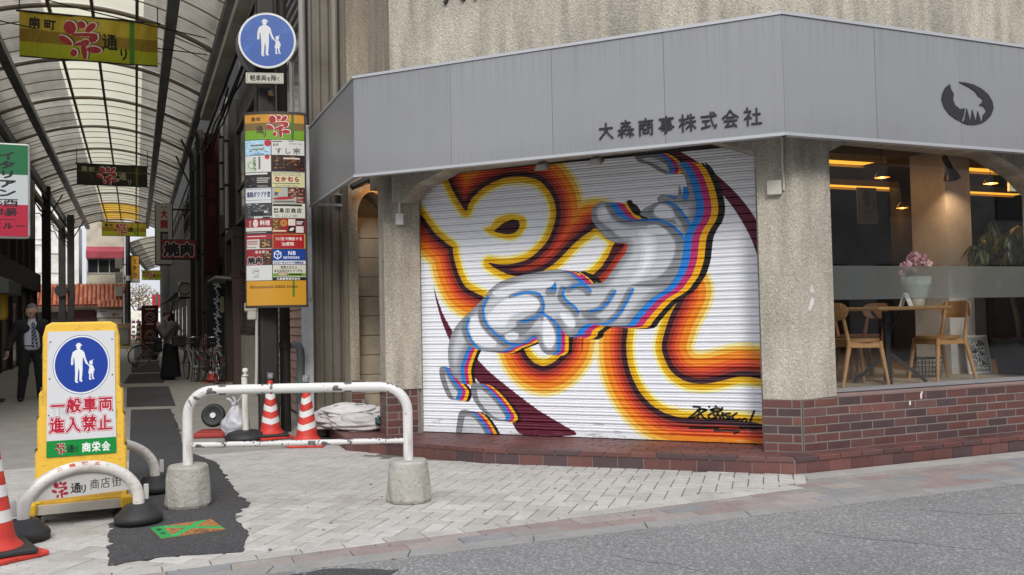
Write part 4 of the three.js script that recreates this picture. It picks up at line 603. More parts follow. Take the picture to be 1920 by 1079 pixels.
function banner(label, u, v0, v1, yTop, h, tilt, m) {
  const w = v1 - v0, o = AT('hanging_banner', label, 'banner', u, (v0 + v1) / 2, yTop - h, 0, 'banners hung across the shopping street');
  const g = new THREE.PlaneGeometry(w, h, 40, 10), p = g.attributes.position; for (let i = 0; i < p.count; i++) { const x = p.getX(i), y = p.getY(i); p.setZ(i, 0.022 * Math.sin(x * 5 + y * 4) + 0.012 * Math.sin(x * 11 - y * 7)); p.setY(i, y + h / 2 + tilt * x); } g.computeVertexNormals();
  mesh('cloth', plain(g), m, o); mesh('hem_bar', [rod([-w / 2 - 0.05, h - tilt * w / 2 + 0.01, 0], [w / 2 + 0.05, h + tilt * w / 2 + 0.01, 0], 0.02), rod([-w / 2, -tilt * w / 2, 0], [w / 2, tilt * w / 2, 0], 0.015)], M.steelDark, o);
  mesh('hanger', [rod([-w / 2, h, 0], [-w / 2, h + 0.5, 0], 0.01), rod([w / 2, h, 0], [w / 2, h + 0.5, 0], 0.01)], M.steelDark, o); return o;
}
banner('large yellow-green banner with red flower emblem, nearest and highest of the hanging banners', 18, -1.91, 0.42, 7.06, 0.82, 0.012, bannerGold);
banner('dark banner with a thin green cross and red emblem, hung behind the large yellow one', 30, -1.64, 0.37, 6.31, 0.64, -0.005, bannerDark);
banner('small yellow-green banner far down the street under the yellow roof sheets', 48, -1.52, 0.52, 6.46, 0.68, -0.01, bannerGold);
banner('tiny yellow banner hung beyond the far vertical gold sign', 70, 0.43, 1.75, 5.30, 0.68, -0.01, bannerGold);
// ---------- steel columns ----------
{
  const o = AT('arcade_column', 'dark brown steel column carrying the shop directory sign', 'column', 10.4, 1.40);
  mesh('shaft', rbox(0.21, 7.3, 0.18, 0, 3.65, 0, 0.035), M.steelDark, o); mesh('foot', rbox(0.222, 0.5, 0.19, 0, 0.25, 0, 0.02), dirty(0.04, 0.035, 0.03, 0.6), o);
  const q = AT('drain_pipe', 'thin dark pipe standing right behind the directory sign column', 'pipe', 10.75, 1.64);
  mesh('shaft', rod([0, 0, 0], [0, 7, 0], 0.062, 0.062, 14), M.steelDark, q); mesh('collar', [rod([0, 0.98, 0], [0, 1.05, 0], 0.07, 0.07, 14), rod([0, 2.4, 0], [0, 2.47, 0], 0.07, 0.07, 14)], M.steelDark, q);
  for (const [u, v, lab] of [[40, -3.3, 'black steel column at the end of the left shop row'], [50, -3.42, 'black steel column left of the pair in front of the tiled house'], [50, -3.02, 'black steel column right of the pair in front of the tiled house'], [27.2, 1.75, 'dark column beside the navy brush sign'], [30, 1.72, 'dark column left of the grey pipe in the right shop row']]) {
    const s = AT('arcade_column', lab, 'column', u, v); mesh('shaft', rbox(v < 0 ? 0.32 : 0.2, 7, 0.26, 0, 3.5, 0, 0.02), M.steelDark, s); mesh('bracket', [bar([0, 5.6, 0], [v < 0 ? 0.6 : -0.5, 6.7, 0], 0.05, 0.05)], M.steelDark, s);
  }
  const d = AT('round_mirror', 'dark round disc fixed to the black columns before the tiled house', 'disc', 49.7, -3.45, 3.12); mesh('disc', tr(plain(new THREE.CylinderGeometry(0.3, 0.3, 0.05, 24)), 0, 0, 0, Math.PI / 2), M.steelDark, d); mesh('arm', rod([0, 0, -0.3], [0, 0, 0], 0.03), M.steelDark, d);
}
// ---------- right row of shops ----------
const glassDark = std(0.02, 0.022, 0.024, 0.12), brownM = dirty(0.055, 0.032, 0.025, 0.6), greyWall = dirty(0.10, 0.095, 0.085, 0.8);
{
  const b = AT('siding_shop', 'grey shop house beside the columns with pink siding and tall brown framed windows', 'building', 0, 0);
  mesh('wall', [box2(2.08, 7, 0, 10.5, -19.6, -11.42)], dirty(0.13, 0.125, 0.11, 0.8), b);
  for (let k = 0; k < 26; k++) { const g = prism([[0, 0], [0.02, 0.004], [0.006, 0.114], [0, 0.114]], 2.7); g.rotateY(Math.PI); g.translate(2.075, 0.05 + k * 0.118, -11.42); mesh('siding_board_' + String(k).padStart(3, '0'), boxUV(g), dirty(0.40, 0.27, 0.225, 0.6), b); }
  const up = mesh('upper_panel', [box2(2.04, 2.08, 3.2, 7.5, -14.6, -11.45)], dirty(0.2, 0.2, 0.195, 0.6), b);
  for (let k = 0; k < 5; k++) mesh('louvre_' + String(k).padStart(3, '0'), bar([2.02, 5.3 + k * 0.16, -14.5], [2.02, 5.3 + k * 0.16, -11.5], 0.05, 0.05), dirty(0.34, 0.34, 0.33, 0.5), up);
  const w = mesh('window_frame', [box2(2.0, 2.06, 3.75, 3.82, -13.4, -11.6), box2(2.0, 2.06, 4.95, 5.05, -13.4, -11.6), box2(2.0, 2.06, 3.75, 5.0, -13.4, -13.3), box2(2.0, 2.06, 3.75, 5.0, -11.68, -11.58), box2(2.0, 2.06, 3.75, 5.0, -12.45, -12.39)], dirty(0.5, 0.5, 0.49, 0.5), b);
  mesh('pane', box2(2.03, 2.05, 3.8, 4.97, -13.3, -11.65), std(0.12, 0.125, 0.115, 0.08), w);
  // shop front towards the street
  mesh('wood_panel', box2(2.01, 2.07, 0.02, 1.08, -19.0, -14.6), dirty(0.34, 0.32, 0.28, 0.7), b);
  const lw = mesh('window_frame', [box2(2.0, 2.06, 1.08, 1.16, -19.2, -14.6), box2(2.0, 2.06, 2.3, 2.4, -19.2, -14.6), box2(2.0, 2.06, 1.1, 2.4, -17.0, -16.9), box2(2.0, 2.06, 1.1, 2.4, -19.0, -18.9)], brownM, b); mesh('pane', box2(2.03, 2.05, 1.16, 2.3, -19, -14.6), glassDark, lw);
  for (let k = 0; k < 9; k++) mesh('blind_slat_' + String(k).padStart(3, '0'), box2(2.015, 2.028, 1.2 + k * 0.13, 1.23 + k * 0.13, -18.85, -16.2), M.darker, lw);
  for (const u of [19.15, 20.6]) mesh('post', box2(1.86, 2.06, 0, 3.25, -u - 0.12, -u + 0.12), brownM, b); mesh('lintel', [box2(1.86, 2.06, 3.1, 3.3, -20.7, -19.0), box2(1.9, 2.06, 2.25, 2.38, -20.7, -19.0)], brownM, b);
  const uw = mesh('window_frame', [box2(1.98, 2.07, 3.38, 3.46, -19.5, -16.1), box2(1.98, 2.07, 5.35, 5.43, -19.5, -16.1), box2(1.98, 2.07, 3.4, 5.4, -19.5, -19.42), box2(1.98, 2.07, 3.4, 5.4, -17.85, -17.72), box2(1.98, 2.07, 3.4, 5.4, -16.2, -16.1), box2(2, 2.06, 4.1, 4.15, -19.5, -16.1)], dirty(0.14, 0.125, 0.11, 0.6), b); mesh('pane', box2(2.04, 2.06, 3.46, 5.35, -19.4, -16.2), glassDark, uw);
  const g = AT('corrugated_wall', 'brown-grey corrugated metal wall filling the gap beside the lamp', 'wall', 11.3, 2.2, 0); const pts = []; for (let i = 0; i <= 11; i++) { const x = -0.14 + i * 0.055, t = i % 2; pts.push([x, t ? 0.0 : 0.016], [x + 0.03, t ? 0.0 : 0.016]); } pts.push([0.5, -0.02], [-0.14, -0.02]);
  for (let k = 0; k < 3; k++) { const q = upright(pts, k === 0 ? 1.92 : 2.9); q.translate(0, k === 0 ? 0.02 : 1.93 + (k - 1) * 2.9, k * 0.002); mesh('metal_sheet_' + String(k).padStart(3, '0'), boxUV(q), std(0.24, 0.215, 0.175, 0.55, 0.15, { map: T.dirt, side: THREE.DoubleSide }), g); }
  mesh('backing', box2(-0.16, 0.6, 0, 7.6, -0.12, -0.03), M.dark, g);
  const dp = AT('white_downpipe', 'square white downpipe cover between the pink siding and the corrugated wall', 'pipe', 11.22, 1.99); mesh('cover', [rbox(0.135, 1.55, 0.12, 0, 0.8, 0, 0.015), rbox(0.13, 2.2, 0.115, 0, 2.69, 0, 0.015)], dirty(0.62, 0.64, 0.68, 0.5), dp); for (const y of [1.58, 2.4]) mesh('joint', rbox(0.142, 0.03, 0.125, 0, y, 0, 0.006), dirty(0.5, 0.5, 0.5), dp); mesh('upper_pipe', [rod([-0.02, 3.78, 0], [-0.02, 7.4, 0], 0.045)], dirty(0.34, 0.33, 0.31), dp);
  for (const [v, r, n, lab] of [[2.36, 0.045, 'wall_pipe', 'left of the two thin beige pipes above the fascia'], [2.46, 0.035, 'wall_pipe', 'right of the two thin beige pipes above the fascia']]) { const p = AT(n, lab, 'pipe', 11.1, v, 2.9); mesh('tube', rod([0, 0, 0], [0, 4.6, 0], r, r, 12), dirty(0.28, 0.255, 0.21), p); mesh('clamp', rbox(r * 3, 0.04, r * 3, 0, 1.15, 0, 0.01), M.steel, p); }
  const mb = AT('meter_box', 'cream electric meter box on a thin pipe left of the dark column', 'meter', 16.2, 1.90, 0); mesh('case', [rbox(0.16, 0.34, 0.12, 0, 1.52, 0, 0.03), rbox(0.22, 0.16, 0.1, -0.02, 1.58, 0.02, 0.03)], dirty(0.6, 0.58, 0.5, 0.5), mb); mesh('conduit', [tube([[0.06, 0.1, 0], [0.08, 1.0, 0], [0.07, 1.8, 0], [0.02, 1.92, 0], [-0.03, 1.86, 0]], 0.028, 24, 8)], dirty(0.55, 0.55, 0.53), mb); mesh('cap', ball(0.05, -0.03, 1.78, 0, 1, 1.2, 1), M.black, mb);
}
{
  const b = AT('dark_shop_row', 'dark shop fronts of the right hand row behind the bicycles', 'building', 0, 0);
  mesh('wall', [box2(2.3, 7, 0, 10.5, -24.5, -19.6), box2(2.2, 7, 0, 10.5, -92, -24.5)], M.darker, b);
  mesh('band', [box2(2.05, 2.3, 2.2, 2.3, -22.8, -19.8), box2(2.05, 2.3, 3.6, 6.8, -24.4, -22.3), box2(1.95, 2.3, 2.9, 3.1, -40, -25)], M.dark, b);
  for (let k = 0; k < 12; k++) mesh('shutter_slat_' + String(k).padStart(3, '0'), box2(2.13, 2.19, 0.1 + k * 0.19, 0.27 + k * 0.19, -38.5, -34.6), dirty(0.16, 0.15, 0.12, 0.6), b);
  for (let k = 0; k < 9; k++) mesh('rail_bar_' + String(k).padStart(3, '0'), rod([1.9, 4.9, -32 - k * 0.9], [1.9, 5.9, -32 - k * 0.9], 0.025), M.steelDark, b); mesh('balcony_rail', [bar([1.9, 4.95, -32], [1.9, 4.95, -40], 0.05, 0.06), bar([1.9, 5.5, -32], [1.9, 5.5, -40], 0.05, 0.05), bar([1.9, 5.95, -32], [1.9, 5.95, -40], 0.05, 0.06)], M.steelDark, b);
  for (let k = 0; k < 6; k++) { const u = 41 + k * 3.8; const f = mesh('shop_front_' + String(k).padStart(3, '0'), box2(2.1, 2.2, 0, 2.5, -u - 1.6, -u + 1.6), k % 2 ? M.dark : brownM, b); mesh('door', box2(2.06, 2.11, 0.02, 2.1, -u - 0.5, -u + 0.4), glassDark, f); mesh('awning', boxUV(tr(new THREE.BoxGeometry(0.7, 0.05, 3), 1.8, 2.7, -u, 0, 0, 0.35)), dirty(0.06, 0.05, 0.05), f); }
  for (const [u, v, r, y0, y1, c, lab] of [[21.4, 1.98, 0.05, 2.45, 6.6, 0.42, 'pale grey conduit beside the tall brown window'], [22.9, 2.0, 0.055, 4.0, 6.6, 0.36, 'cream pipe between the red banner and the pale conduit'], [28.0, 1.72, 0.06, 0, 6.8, 0.11, 'thick grey pipe running down behind the bicycles'], [25.9, 1.74, 0.05, 0, 6.5, 0.085, 'dark pipe right of the thick grey one behind the bicycles']]) { const p = AT('wall_pipe', lab, 'pipe', u, v, y0); mesh('tube', rod([0, 0, 0], [0, y1 - y0, 0], r, r, 12), dirty(c, c * 0.98, c * 0.9, 0.6), p); mesh('clamp', [0.25, 0.5, 0.75].map((t) => rbox(r * 2.6, 0.05, r * 2.6, 0, t * (y1 - y0), 0, 0.01)), M.steelDark, p); }
  const sh = AT('door_canopy', 'small grey canopy board above the navy brush sign', 'canopy', 20.9, 1.85, 2.28); mesh('board', boxUV(tr(new THREE.BoxGeometry(0.55, 0.05, 2.2), 0, 0, 0, 0, 0, -0.08)), dirty(0.3, 0.29, 0.26), sh); mesh('bracket', [bar([0.2, 0, -0.8], [0.2, -0.3, -0.8], 0.03, 0.03), bar([0.2, 0, 0.8], [0.2, -0.3, 0.8], 0.03, 0.03)], M.steel, sh);
  // navy brush sign
  const c = canvas(256, 768, '#12151d'); c.strokeStyle = '#c6c8cc'; c.lineCap = 'round'; c.lineWidth = 17; for (let k = 0; k < 5; k++) { const y = 30 + k * 140; c.beginPath(); c.moveTo(150 + rr(-20, 20), y); c.bezierCurveTo(70, y + 40, 220, y + 30, 110, y + 80); c.bezierCurveTo(60, y + 60, 190, y + 130, 120, y + 125); c.stroke(); c.beginPath(); c.moveTo(90, y + 40); c.lineTo(180, y + 70); c.stroke(); } c.fillStyle = '#b9b487'; c.fillRect(170, 190, 80, 150);
  const n = AT('brush_sign', 'navy board with large white brush writing behind the parked bicycles', 'sign', 22.2, 1.80, 0.45, -rad(20)); mesh('board', rbox(0.5, 2.0, 0.04, 0, 1.0, 0, 0.01), std(0.01, 0.012, 0.018, 0.6), n); mesh('print', sheet(0.47, 1.96, 0, 1.0, 0.022), printed(c, 0.6), n);
  const gb = AT('grey_board', 'dark grey notice board leaning beside the brown door post', 'board', 20.9, 1.99, 0.0, -rad(15)); mesh('board', rbox(0.24, 1.1, 0.04, 0, 1.4, 0, 0.01), dirty(0.075, 0.075, 0.078), gb); mesh('frame', [box2(-0.14, -0.1, 0, 1.95, -0.03, 0.03), box2(0.1, 0.14, 0, 1.95, -0.03, 0.03)], M.steelDark, gb);
  // red vertical banner
  const c2 = canvas(96, 768, '#3a0d14'); wordV(c2, '大関酒場', 20, 60, 56, 80, 8, 0.35, '#5d2228'); const rb = AT('red_banner', 'long dark red vertical banner high on the right shop row', 'banner', 24.8, 1.9, 2.7); mesh('cloth', sheet(0.36, 3.7, 0, 1.85, 0.005), printed(c2, 0.9), rb); mesh('backing', box2(-0.18, 0.18, 0, 3.7, -0.02, 0), std(0.05, 0.01, 0.015, 0.9), rb); mesh('rod', rod([-0.22, 3.72, 0], [0.22, 3.72, 0], 0.015), M.steelDark, rb);
  const ac = AT('air_conditioner', 'grey white air conditioner box on the dark right wall above the woman', 'air conditioner', 36.4, 1.75, 2.35); mesh('case', rbox(0.4, 0.62, 0.8, 0, 0.31, 0, 0.03), dirty(0.34, 0.34, 0.31), ac); mesh('grille', tr(plain(new THREE.TorusGeometry(0.22, 0.02, 6, 20)), 0, 0.32, 0.41), M.dark, ac); mesh('bracket', [box2(-0.2, 0.3, -0.05, 0, -0.3, -0.26), box2(-0.2, 0.3, -0.05, 0, 0.26, 0.3)], M.steelDark, ac);
}
// ---------- left row of shops ----------
{
  const b = AT('left_shop_row', 'dark shop fronts along the left side of the covered street', 'building', 0, 0);
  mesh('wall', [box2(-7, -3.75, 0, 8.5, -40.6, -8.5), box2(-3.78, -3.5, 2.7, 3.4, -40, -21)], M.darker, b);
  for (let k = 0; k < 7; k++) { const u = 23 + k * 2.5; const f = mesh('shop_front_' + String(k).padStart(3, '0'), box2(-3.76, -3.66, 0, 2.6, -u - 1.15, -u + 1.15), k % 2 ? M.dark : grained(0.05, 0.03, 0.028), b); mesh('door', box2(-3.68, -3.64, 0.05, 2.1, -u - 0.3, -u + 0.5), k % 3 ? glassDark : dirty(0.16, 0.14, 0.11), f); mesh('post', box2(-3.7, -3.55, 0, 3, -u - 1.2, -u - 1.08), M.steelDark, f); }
  for (let k = 0; k < 9; k++) mesh('wall_rib_' + String(k).padStart(3, '0'), box2(-3.74, -3.6, 3.4, 6.6, -23 - k * 2, -22.9 - k * 2), M.dark, b);
  const c = canvas(256, 720), cs = [['#0d6b3c', 0, 236], ['#c8cdcf', 236, 236], ['#b51f3d', 472, 248]]; for (const [col, y, h] of cs) { c.fillStyle = col; c.fillRect(0, y, 256, h); } wordV(c, 'イタリアン', 122, 58, 86, 60, 13, 0.22, '#181a1a'); wordV(c, '酒場', 120, 424, 92, 64, 7.5, 0.16, '#181a1a'); c.lineWidth = 4; c.beginPath(); c.moveTo(20, 588); c.lineTo(200, 590); c.stroke(); word(c, 'ーバルー', 36, 612, 46, 52, 8, 0.18, '#241418');
  const s = AT('restaurant_sign', 'green white and red lit box sign with dark vertical lettering at the left edge', 'sign', 12.3, -1.517, 2.393); s.scale.setScalar(0.683); mesh('case', rbox(0.96, 1.72, 0.16, 0, 0.86, 0, 0.07, 3), dirty(0.7, 0.71, 0.71, 0.4), s); mesh('print', sheet(0.9, 1.65, 0, 0.86, 0.0812), printed(c, 0.35), s); for (const q of [1.3, 0.4]) mesh('arm', rod([-0.4, q, 0], [-3.2, q, 0], 0.03), M.steelDark, s);
  const c2 = canvas(160, 600, '#8d8a7f'); wordV(c2, '名代南町通り', 92, 16, 30, 40, 4, 0.2, '#3a382f'); glyph(c2, '弥', 30, 490, 96, 86, 14); const w = AT('plank_sign', 'pale vertical board sign with brush writing behind the tricolour sign', 'sign', 31.5, -3.25, 4.12); mesh('board', rbox(0.62, 1.85, 0.08, 0, 0.9, 0, 0.02), dirty(0.3, 0.29, 0.26), w); mesh('print', sheet(0.56, 1.78, 0, 0.9, 0.042), printed(c2, 0.7), w);
  const a = AT('awning', 'grey sloping awning at the left edge below the tricolour sign', 'awning', 18, -2.4, 2.0); mesh('cloth', [boxUV(tr(prism([[-1, 0.75], [0.42, 0.12], [0.42, -0.1], [-1, -0.1]], 1.8), 0, 0, -0.9))], dirty(0.11, 0.115, 0.105, 0.8), a);
  const l = AT('yellow_lantern', 'yellow rounded box lamp at the left edge beside the man', 'lantern', 17.9, -2.3, 1.44); mesh('shade', rbox(0.42, 0.50, 0.3, 0, 0.25, 0, 0.08, 3), dirty(0.62, 0.4, 0.03, 0.5), l); mesh('stand', [rod([0, -1.44, 0], [0, 0, 0], 0.03), rbox(0.3, 0.05, 0.3, 0, -1.41, 0, 0.01)], grained(0.16, 0.03, 0.03), l);
}
// ---------- far end of the street ----------
{
  const tileM = [[0.34, 0.10, 0.045], [0.28, 0.075, 0.035], [0.40, 0.14, 0.07]].map((c) => dirty(...c, 0.6));
  const h = AT('tiled_house', 'cream house with orange clay tiled pent roof and a red awning above its window', 'house', 60, -2.8, 0);
  mesh('wall', [box2(-3.4, 2.2, 0, 3.2, -4, 0), box2(0.02, 2.15, 3.2, 8.2, -3.5, -0.4)], dirty(0.50, 0.46, 0.36, 0.85), h);
  const roof = mesh('roof', boxUV(tr(prism([[0, 2.78], [1.25, 2.55], [1.25, 2.5], [0, 3.85]].map(([a, b]) => [a, b]), 5.7), 2.3, 0, 0.0, 0, -Math.PI / 2, 0)), dirty(0.2, 0.08, 0.05), h); roof.rotation.y = 0; roof.position.set(0, 0, 0); roof.visible = true;
  let k = 0; for (let r = 0; r < 6; r++) for (let i = 0; i < 24; i++) { const t0 = r / 6, z = 1.28 * (1 - t0) - 0.02, y = 2.58 + 1.27 * t0, low = i > 15 && r === 0; const g = new THREE.CylinderGeometry(0.105, 0.12, 0.33, 8, 1, true, -1.7, 3.4); const m = mesh('roof_tile_' + String(k++).padStart(3, '0'), k === 1 || true ? g : g, pick(tileM), roof); m.position.set(-3.28 + i * 0.236, y + 0.1, z - 0.12); m.rotation.x = -0.68; if (m.material) m.material.side = THREE.DoubleSide; }
  const lowRoof = mesh('porch_roof', boxUV(box2(0.72, 2.1, 2.34, 2.4, 0.9, 1.45)), dirty(0.2, 0.08, 0.05), h); for (let r = 0; r < 2; r++) for (let i = 0; i < 6; i++) { const m = mesh('roof_tile_' + String(i + r * 6).padStart(3, '0'), new THREE.CylinderGeometry(0.105, 0.12, 0.33, 8, 1, true, -1.7, 3.4), pick(tileM), lowRoof); m.position.set(0.82 + i * 0.236, 2.5 + r * 0.2, 1.5 - r * 0.22); m.rotation.x = -0.78; }
  const win = mesh('window', [box2(0.05, 1.98, 4.55, 4.62, -0.42, -0.34), box2(0.05, 1.98, 5.45, 5.52, -0.42, -0.34), box2(0.05, 0.11, 4.6, 5.5, -0.42, -0.34), box2(0.66, 0.71, 4.6, 5.5, -0.42, -0.34), box2(1.29, 1.34, 4.6, 5.5, -0.42, -0.34), box2(1.92, 1.98, 4.6, 5.5, -0.42, -0.34)], dirty(0.4, 0.4, 0.38), h);
  for (const [a, b] of [[0.11, 0.66], [0.71, 1.29], [1.34, 1.92]]) mesh('pane', box2(a, b, 4.62, 5.46, -0.4, -0.38), glassDark, win);
  mesh('awning', boxUV(tr(prism([[-0.4, 6.25], [0.3, 5.9], [0.3, 5.5], [-0.4, 5.5]], 2.12), 2.14, 0, 0, 0, -Math.PI / 2, 0)), dirty(0.36, 0.05, 0.075, 0.7), h).position.set(0, 0, 0);
  mesh('shutter', box2(0.78, 2.0, 0.0, 1.75, 0.5, 0.56), dirty(0.42, 0.37, 0.29), h); for (let q = 0; q < 12; q++) mesh('shutter_slat_' + String(q).padStart(3, '0'), box2(0.78, 2.0, 0.03 + q * 0.145, 0.16 + q * 0.145, 0.56, 0.575), dirty(0.45, 0.4, 0.32), h.children[h.children.length - 1 - q]);
  const c = canvas(300, 100, '#a7a5a0'); word(c, '福十', 170, 44, 44, 46, 7, 0.1, '#8c2c2c'); c.fillStyle = '#55504a'; c.fillRect(20, 12, 90, 12); const s = mesh('sign', rbox(1.45, 0.46, 0.08, 1.36, 2.05, 0.62, 0.01), dirty(0.45, 0.44, 0.42), h); mesh('print', sheet(1.42, 0.44, 1.36, 2.05, 0.662), printed(c, 0.7), s);
  mesh('shop_front', [box2(-3.3, 0.6, 0, 2.2, 0.02, 0.08)], M.dark, h); mesh('curtain', [box2(-0.7, 0.5, 1.5, 2.3, 0.1, 0.12)], grained(0.07, 0.02, 0.022), h); mesh('round_sign', tr(plain(new THREE.CylinderGeometry(0.36, 0.36, 0.06, 24)), 0.1, 1.3, 0.2, Math.PI / 2), M.dark, h);
}
{
  const b = AT('white_building', 'plain white block behind the tiled house at the left of the covered street', 'building', 68, -6.3, 0);
  mesh('wall', [box2(-4, 1.6, 0, 19, -4, 0), box2(1.6, 2.7, 0, 8.4, -4, 0.2)], dirty(0.72, 0.71, 0.68, 0.8), b); mesh('ledge', [box2(-4, 2.2, 5.0, 5.05, 0, 0.08), box2(-4, 1.0, 7.3, 7.36, 0, 0.06)], dirty(0.5, 0.5, 0.48), b); mesh('drain_pipe', [rod([-3, 7.0, 0.1], [0.9, 7.0, 0.1], 0.05), rod([0.9, 7.0, 0.1], [0.9, 6.4, 0.1], 0.05), rod([0.9, 6.4, 0.1], [1.5, 6.4, 0.1], 0.05), rod([1.5, 6.4, 0.1], [1.5, 9.6, 0.1], 0.05)], dirty(0.7, 0.7, 0.68), b);
}
{
  const p = AT('utility_pole', 'dark utility pole with grey boxes at the corner of the tiled house', 'pole', 59, -0.42, 0); mesh('shaft', rod([0, 0, 0], [0, 7.5, 0], 0.16, 0.13, 12), M.steelDark, p); mesh('equipment_box', [0, 1, 2].map((k) => rbox(0.42, 0.62, 0.35, -0.5, 3.4 + k * 0.85, 0.1, 0.03)), dirty(0.22, 0.21, 0.19), p); mesh('bracket', [0, 1, 2].map((k) => rod([-0.6, 3.35 + k * 0.85, 0.1], [0, 3.35 + k * 0.85, 0], 0.03)), M.steelDark, p); mesh('sticker', tr(plain(new THREE.CylinderGeometry(0.165, 0.165, 0.3, 12)), 0, 4.2, 0), dirty(0.6, 0.6, 0.58), p);
  const pl = AT('grey_pole', 'thin pale grey post left of the dark utility pole', 'pole', 58, -0.62); mesh('shaft', rod([0, 0, 0], [0, 3.2, 0], 0.06), dirty(0.3, 0.32, 0.33), pl); mesh('base', rbox(0.2, 0.1, 0.2, 0, 0.05, 0, 0.02), M.concrete, pl);
  const c = canvas(120, 330, '#c8931d'); wordV(c, 'とかつ', 28, 30, 64, 70, 11, 0.25, '#2a1a08'); c.fillStyle = '#d8d2c4'; c.fillRect(0, 292, 120, 38); const s = AT('gold_sign', 'narrow gold vertical sign with dark lettering near the bright street end', 'sign', 62, -0.02, 4.05); mesh('case', rbox(0.56, 1.78, 0.16, 0, 0.9, 0, 0.03), M.steelDark, s); mesh('print', sheet(0.46, 1.66, 0, 0.9, 0.082), printed(c, 0.6), s); mesh('arm', rod([-0.5, 1.4, 0], [-0.2, 1.4, 0], 0.03), M.steelDark, s);
  // white sake-shop sign and the grilled meat sign on the right
  const c1 = canvas(180, 630, '#b9b8b0'); c1.fillStyle = '#6a6458'; c1.fillRect(56, 14, 22, 14); c1.fillRect(100, 14, 22, 14); wordV(c1, '大関', 50, 50, 84, 88, 17, 0.3, '#a01f2b'); c1.fillStyle = '#22303a'; c1.fillRect(44, 288, 96, 90); c1.fillStyle = '#b9b8b0'; c1.fillRect(74, 316, 56, 56); wordV(c1, '酒店', 62, 395, 60, 62, 9, 0.2, '#1c2228'); glyph(c1, '酒', 76, 318, 50, 52, 5);
  const d = AT('tall_white_sign', 'tall white rounded sign with two large red characters on the right row', 'sign', 30, 0.845, 3.18); mesh('case', rbox(0.54, 1.98, 0.2, 0, 0.99, 0, 0.07, 3), M.steelDark, d); mesh('print', rbox(0.49, 1.92, 0.02, 0, 0.99, 0.1, 0.06, 3), dirty(0.45, 0.45, 0.42), d); mesh('lettering', sheet(0.44, 1.84, 0, 0.99, 0.1112), printed(c1, 0.5), d); for (const q of [1.8, 0.6]) mesh('arm', rod([0.2, q, 0], [1.2, q, 0], 0.03), M.steelDark, d);
  const c2 = canvas(420, 240, '#8e1f2c'); for (const [lw, col] of [[52, '#cfc7bb'], [34, '#0d0b0b']]) { glyph2(c2, '焼', 24, 34, 180, 172, lw, col); glyph2(c2, '肉', 216, 34, 180, 172, lw, col); }
  const y = AT('red_meat_sign', 'red box sign with two thick black characters in front of the tall white sign', 'sign', 27, 1.16, 3.16); mesh('case', rbox(0.99, 0.58, 0.18, 0, 0.29, 0, 0.02), M.black, y); mesh('print', sheet(0.93, 0.53, 0, 0.29, 0.0912), printed(c2, 0.5), y); mesh('arm', rod([0.45, 0.3, 0], [0.85, 0.3, 0], 0.03), M.steelDark, y);
}
function glyph2(c, ch, x, y, w, h, lw, col) { c.strokeStyle = col; glyph(c, ch, x, y, w, h, lw); }
{ const b = AT('far_left_row', 'dark shop row behind the tiled house, left of the bright street end', 'building', 66, -3.2); mesh('wall', box2(0.3, 2.3, 0, 6, -26, 0), M.dark, b); for (let k = 0; k < 5; k++) mesh('shop_front_' + String(k).padStart(3, '0'), box2(2.3, 2.4, 0, 2.4, -2 - k * 5 - 3.4, -2 - k * 5), k % 2 ? brownM : M.darker, b); }
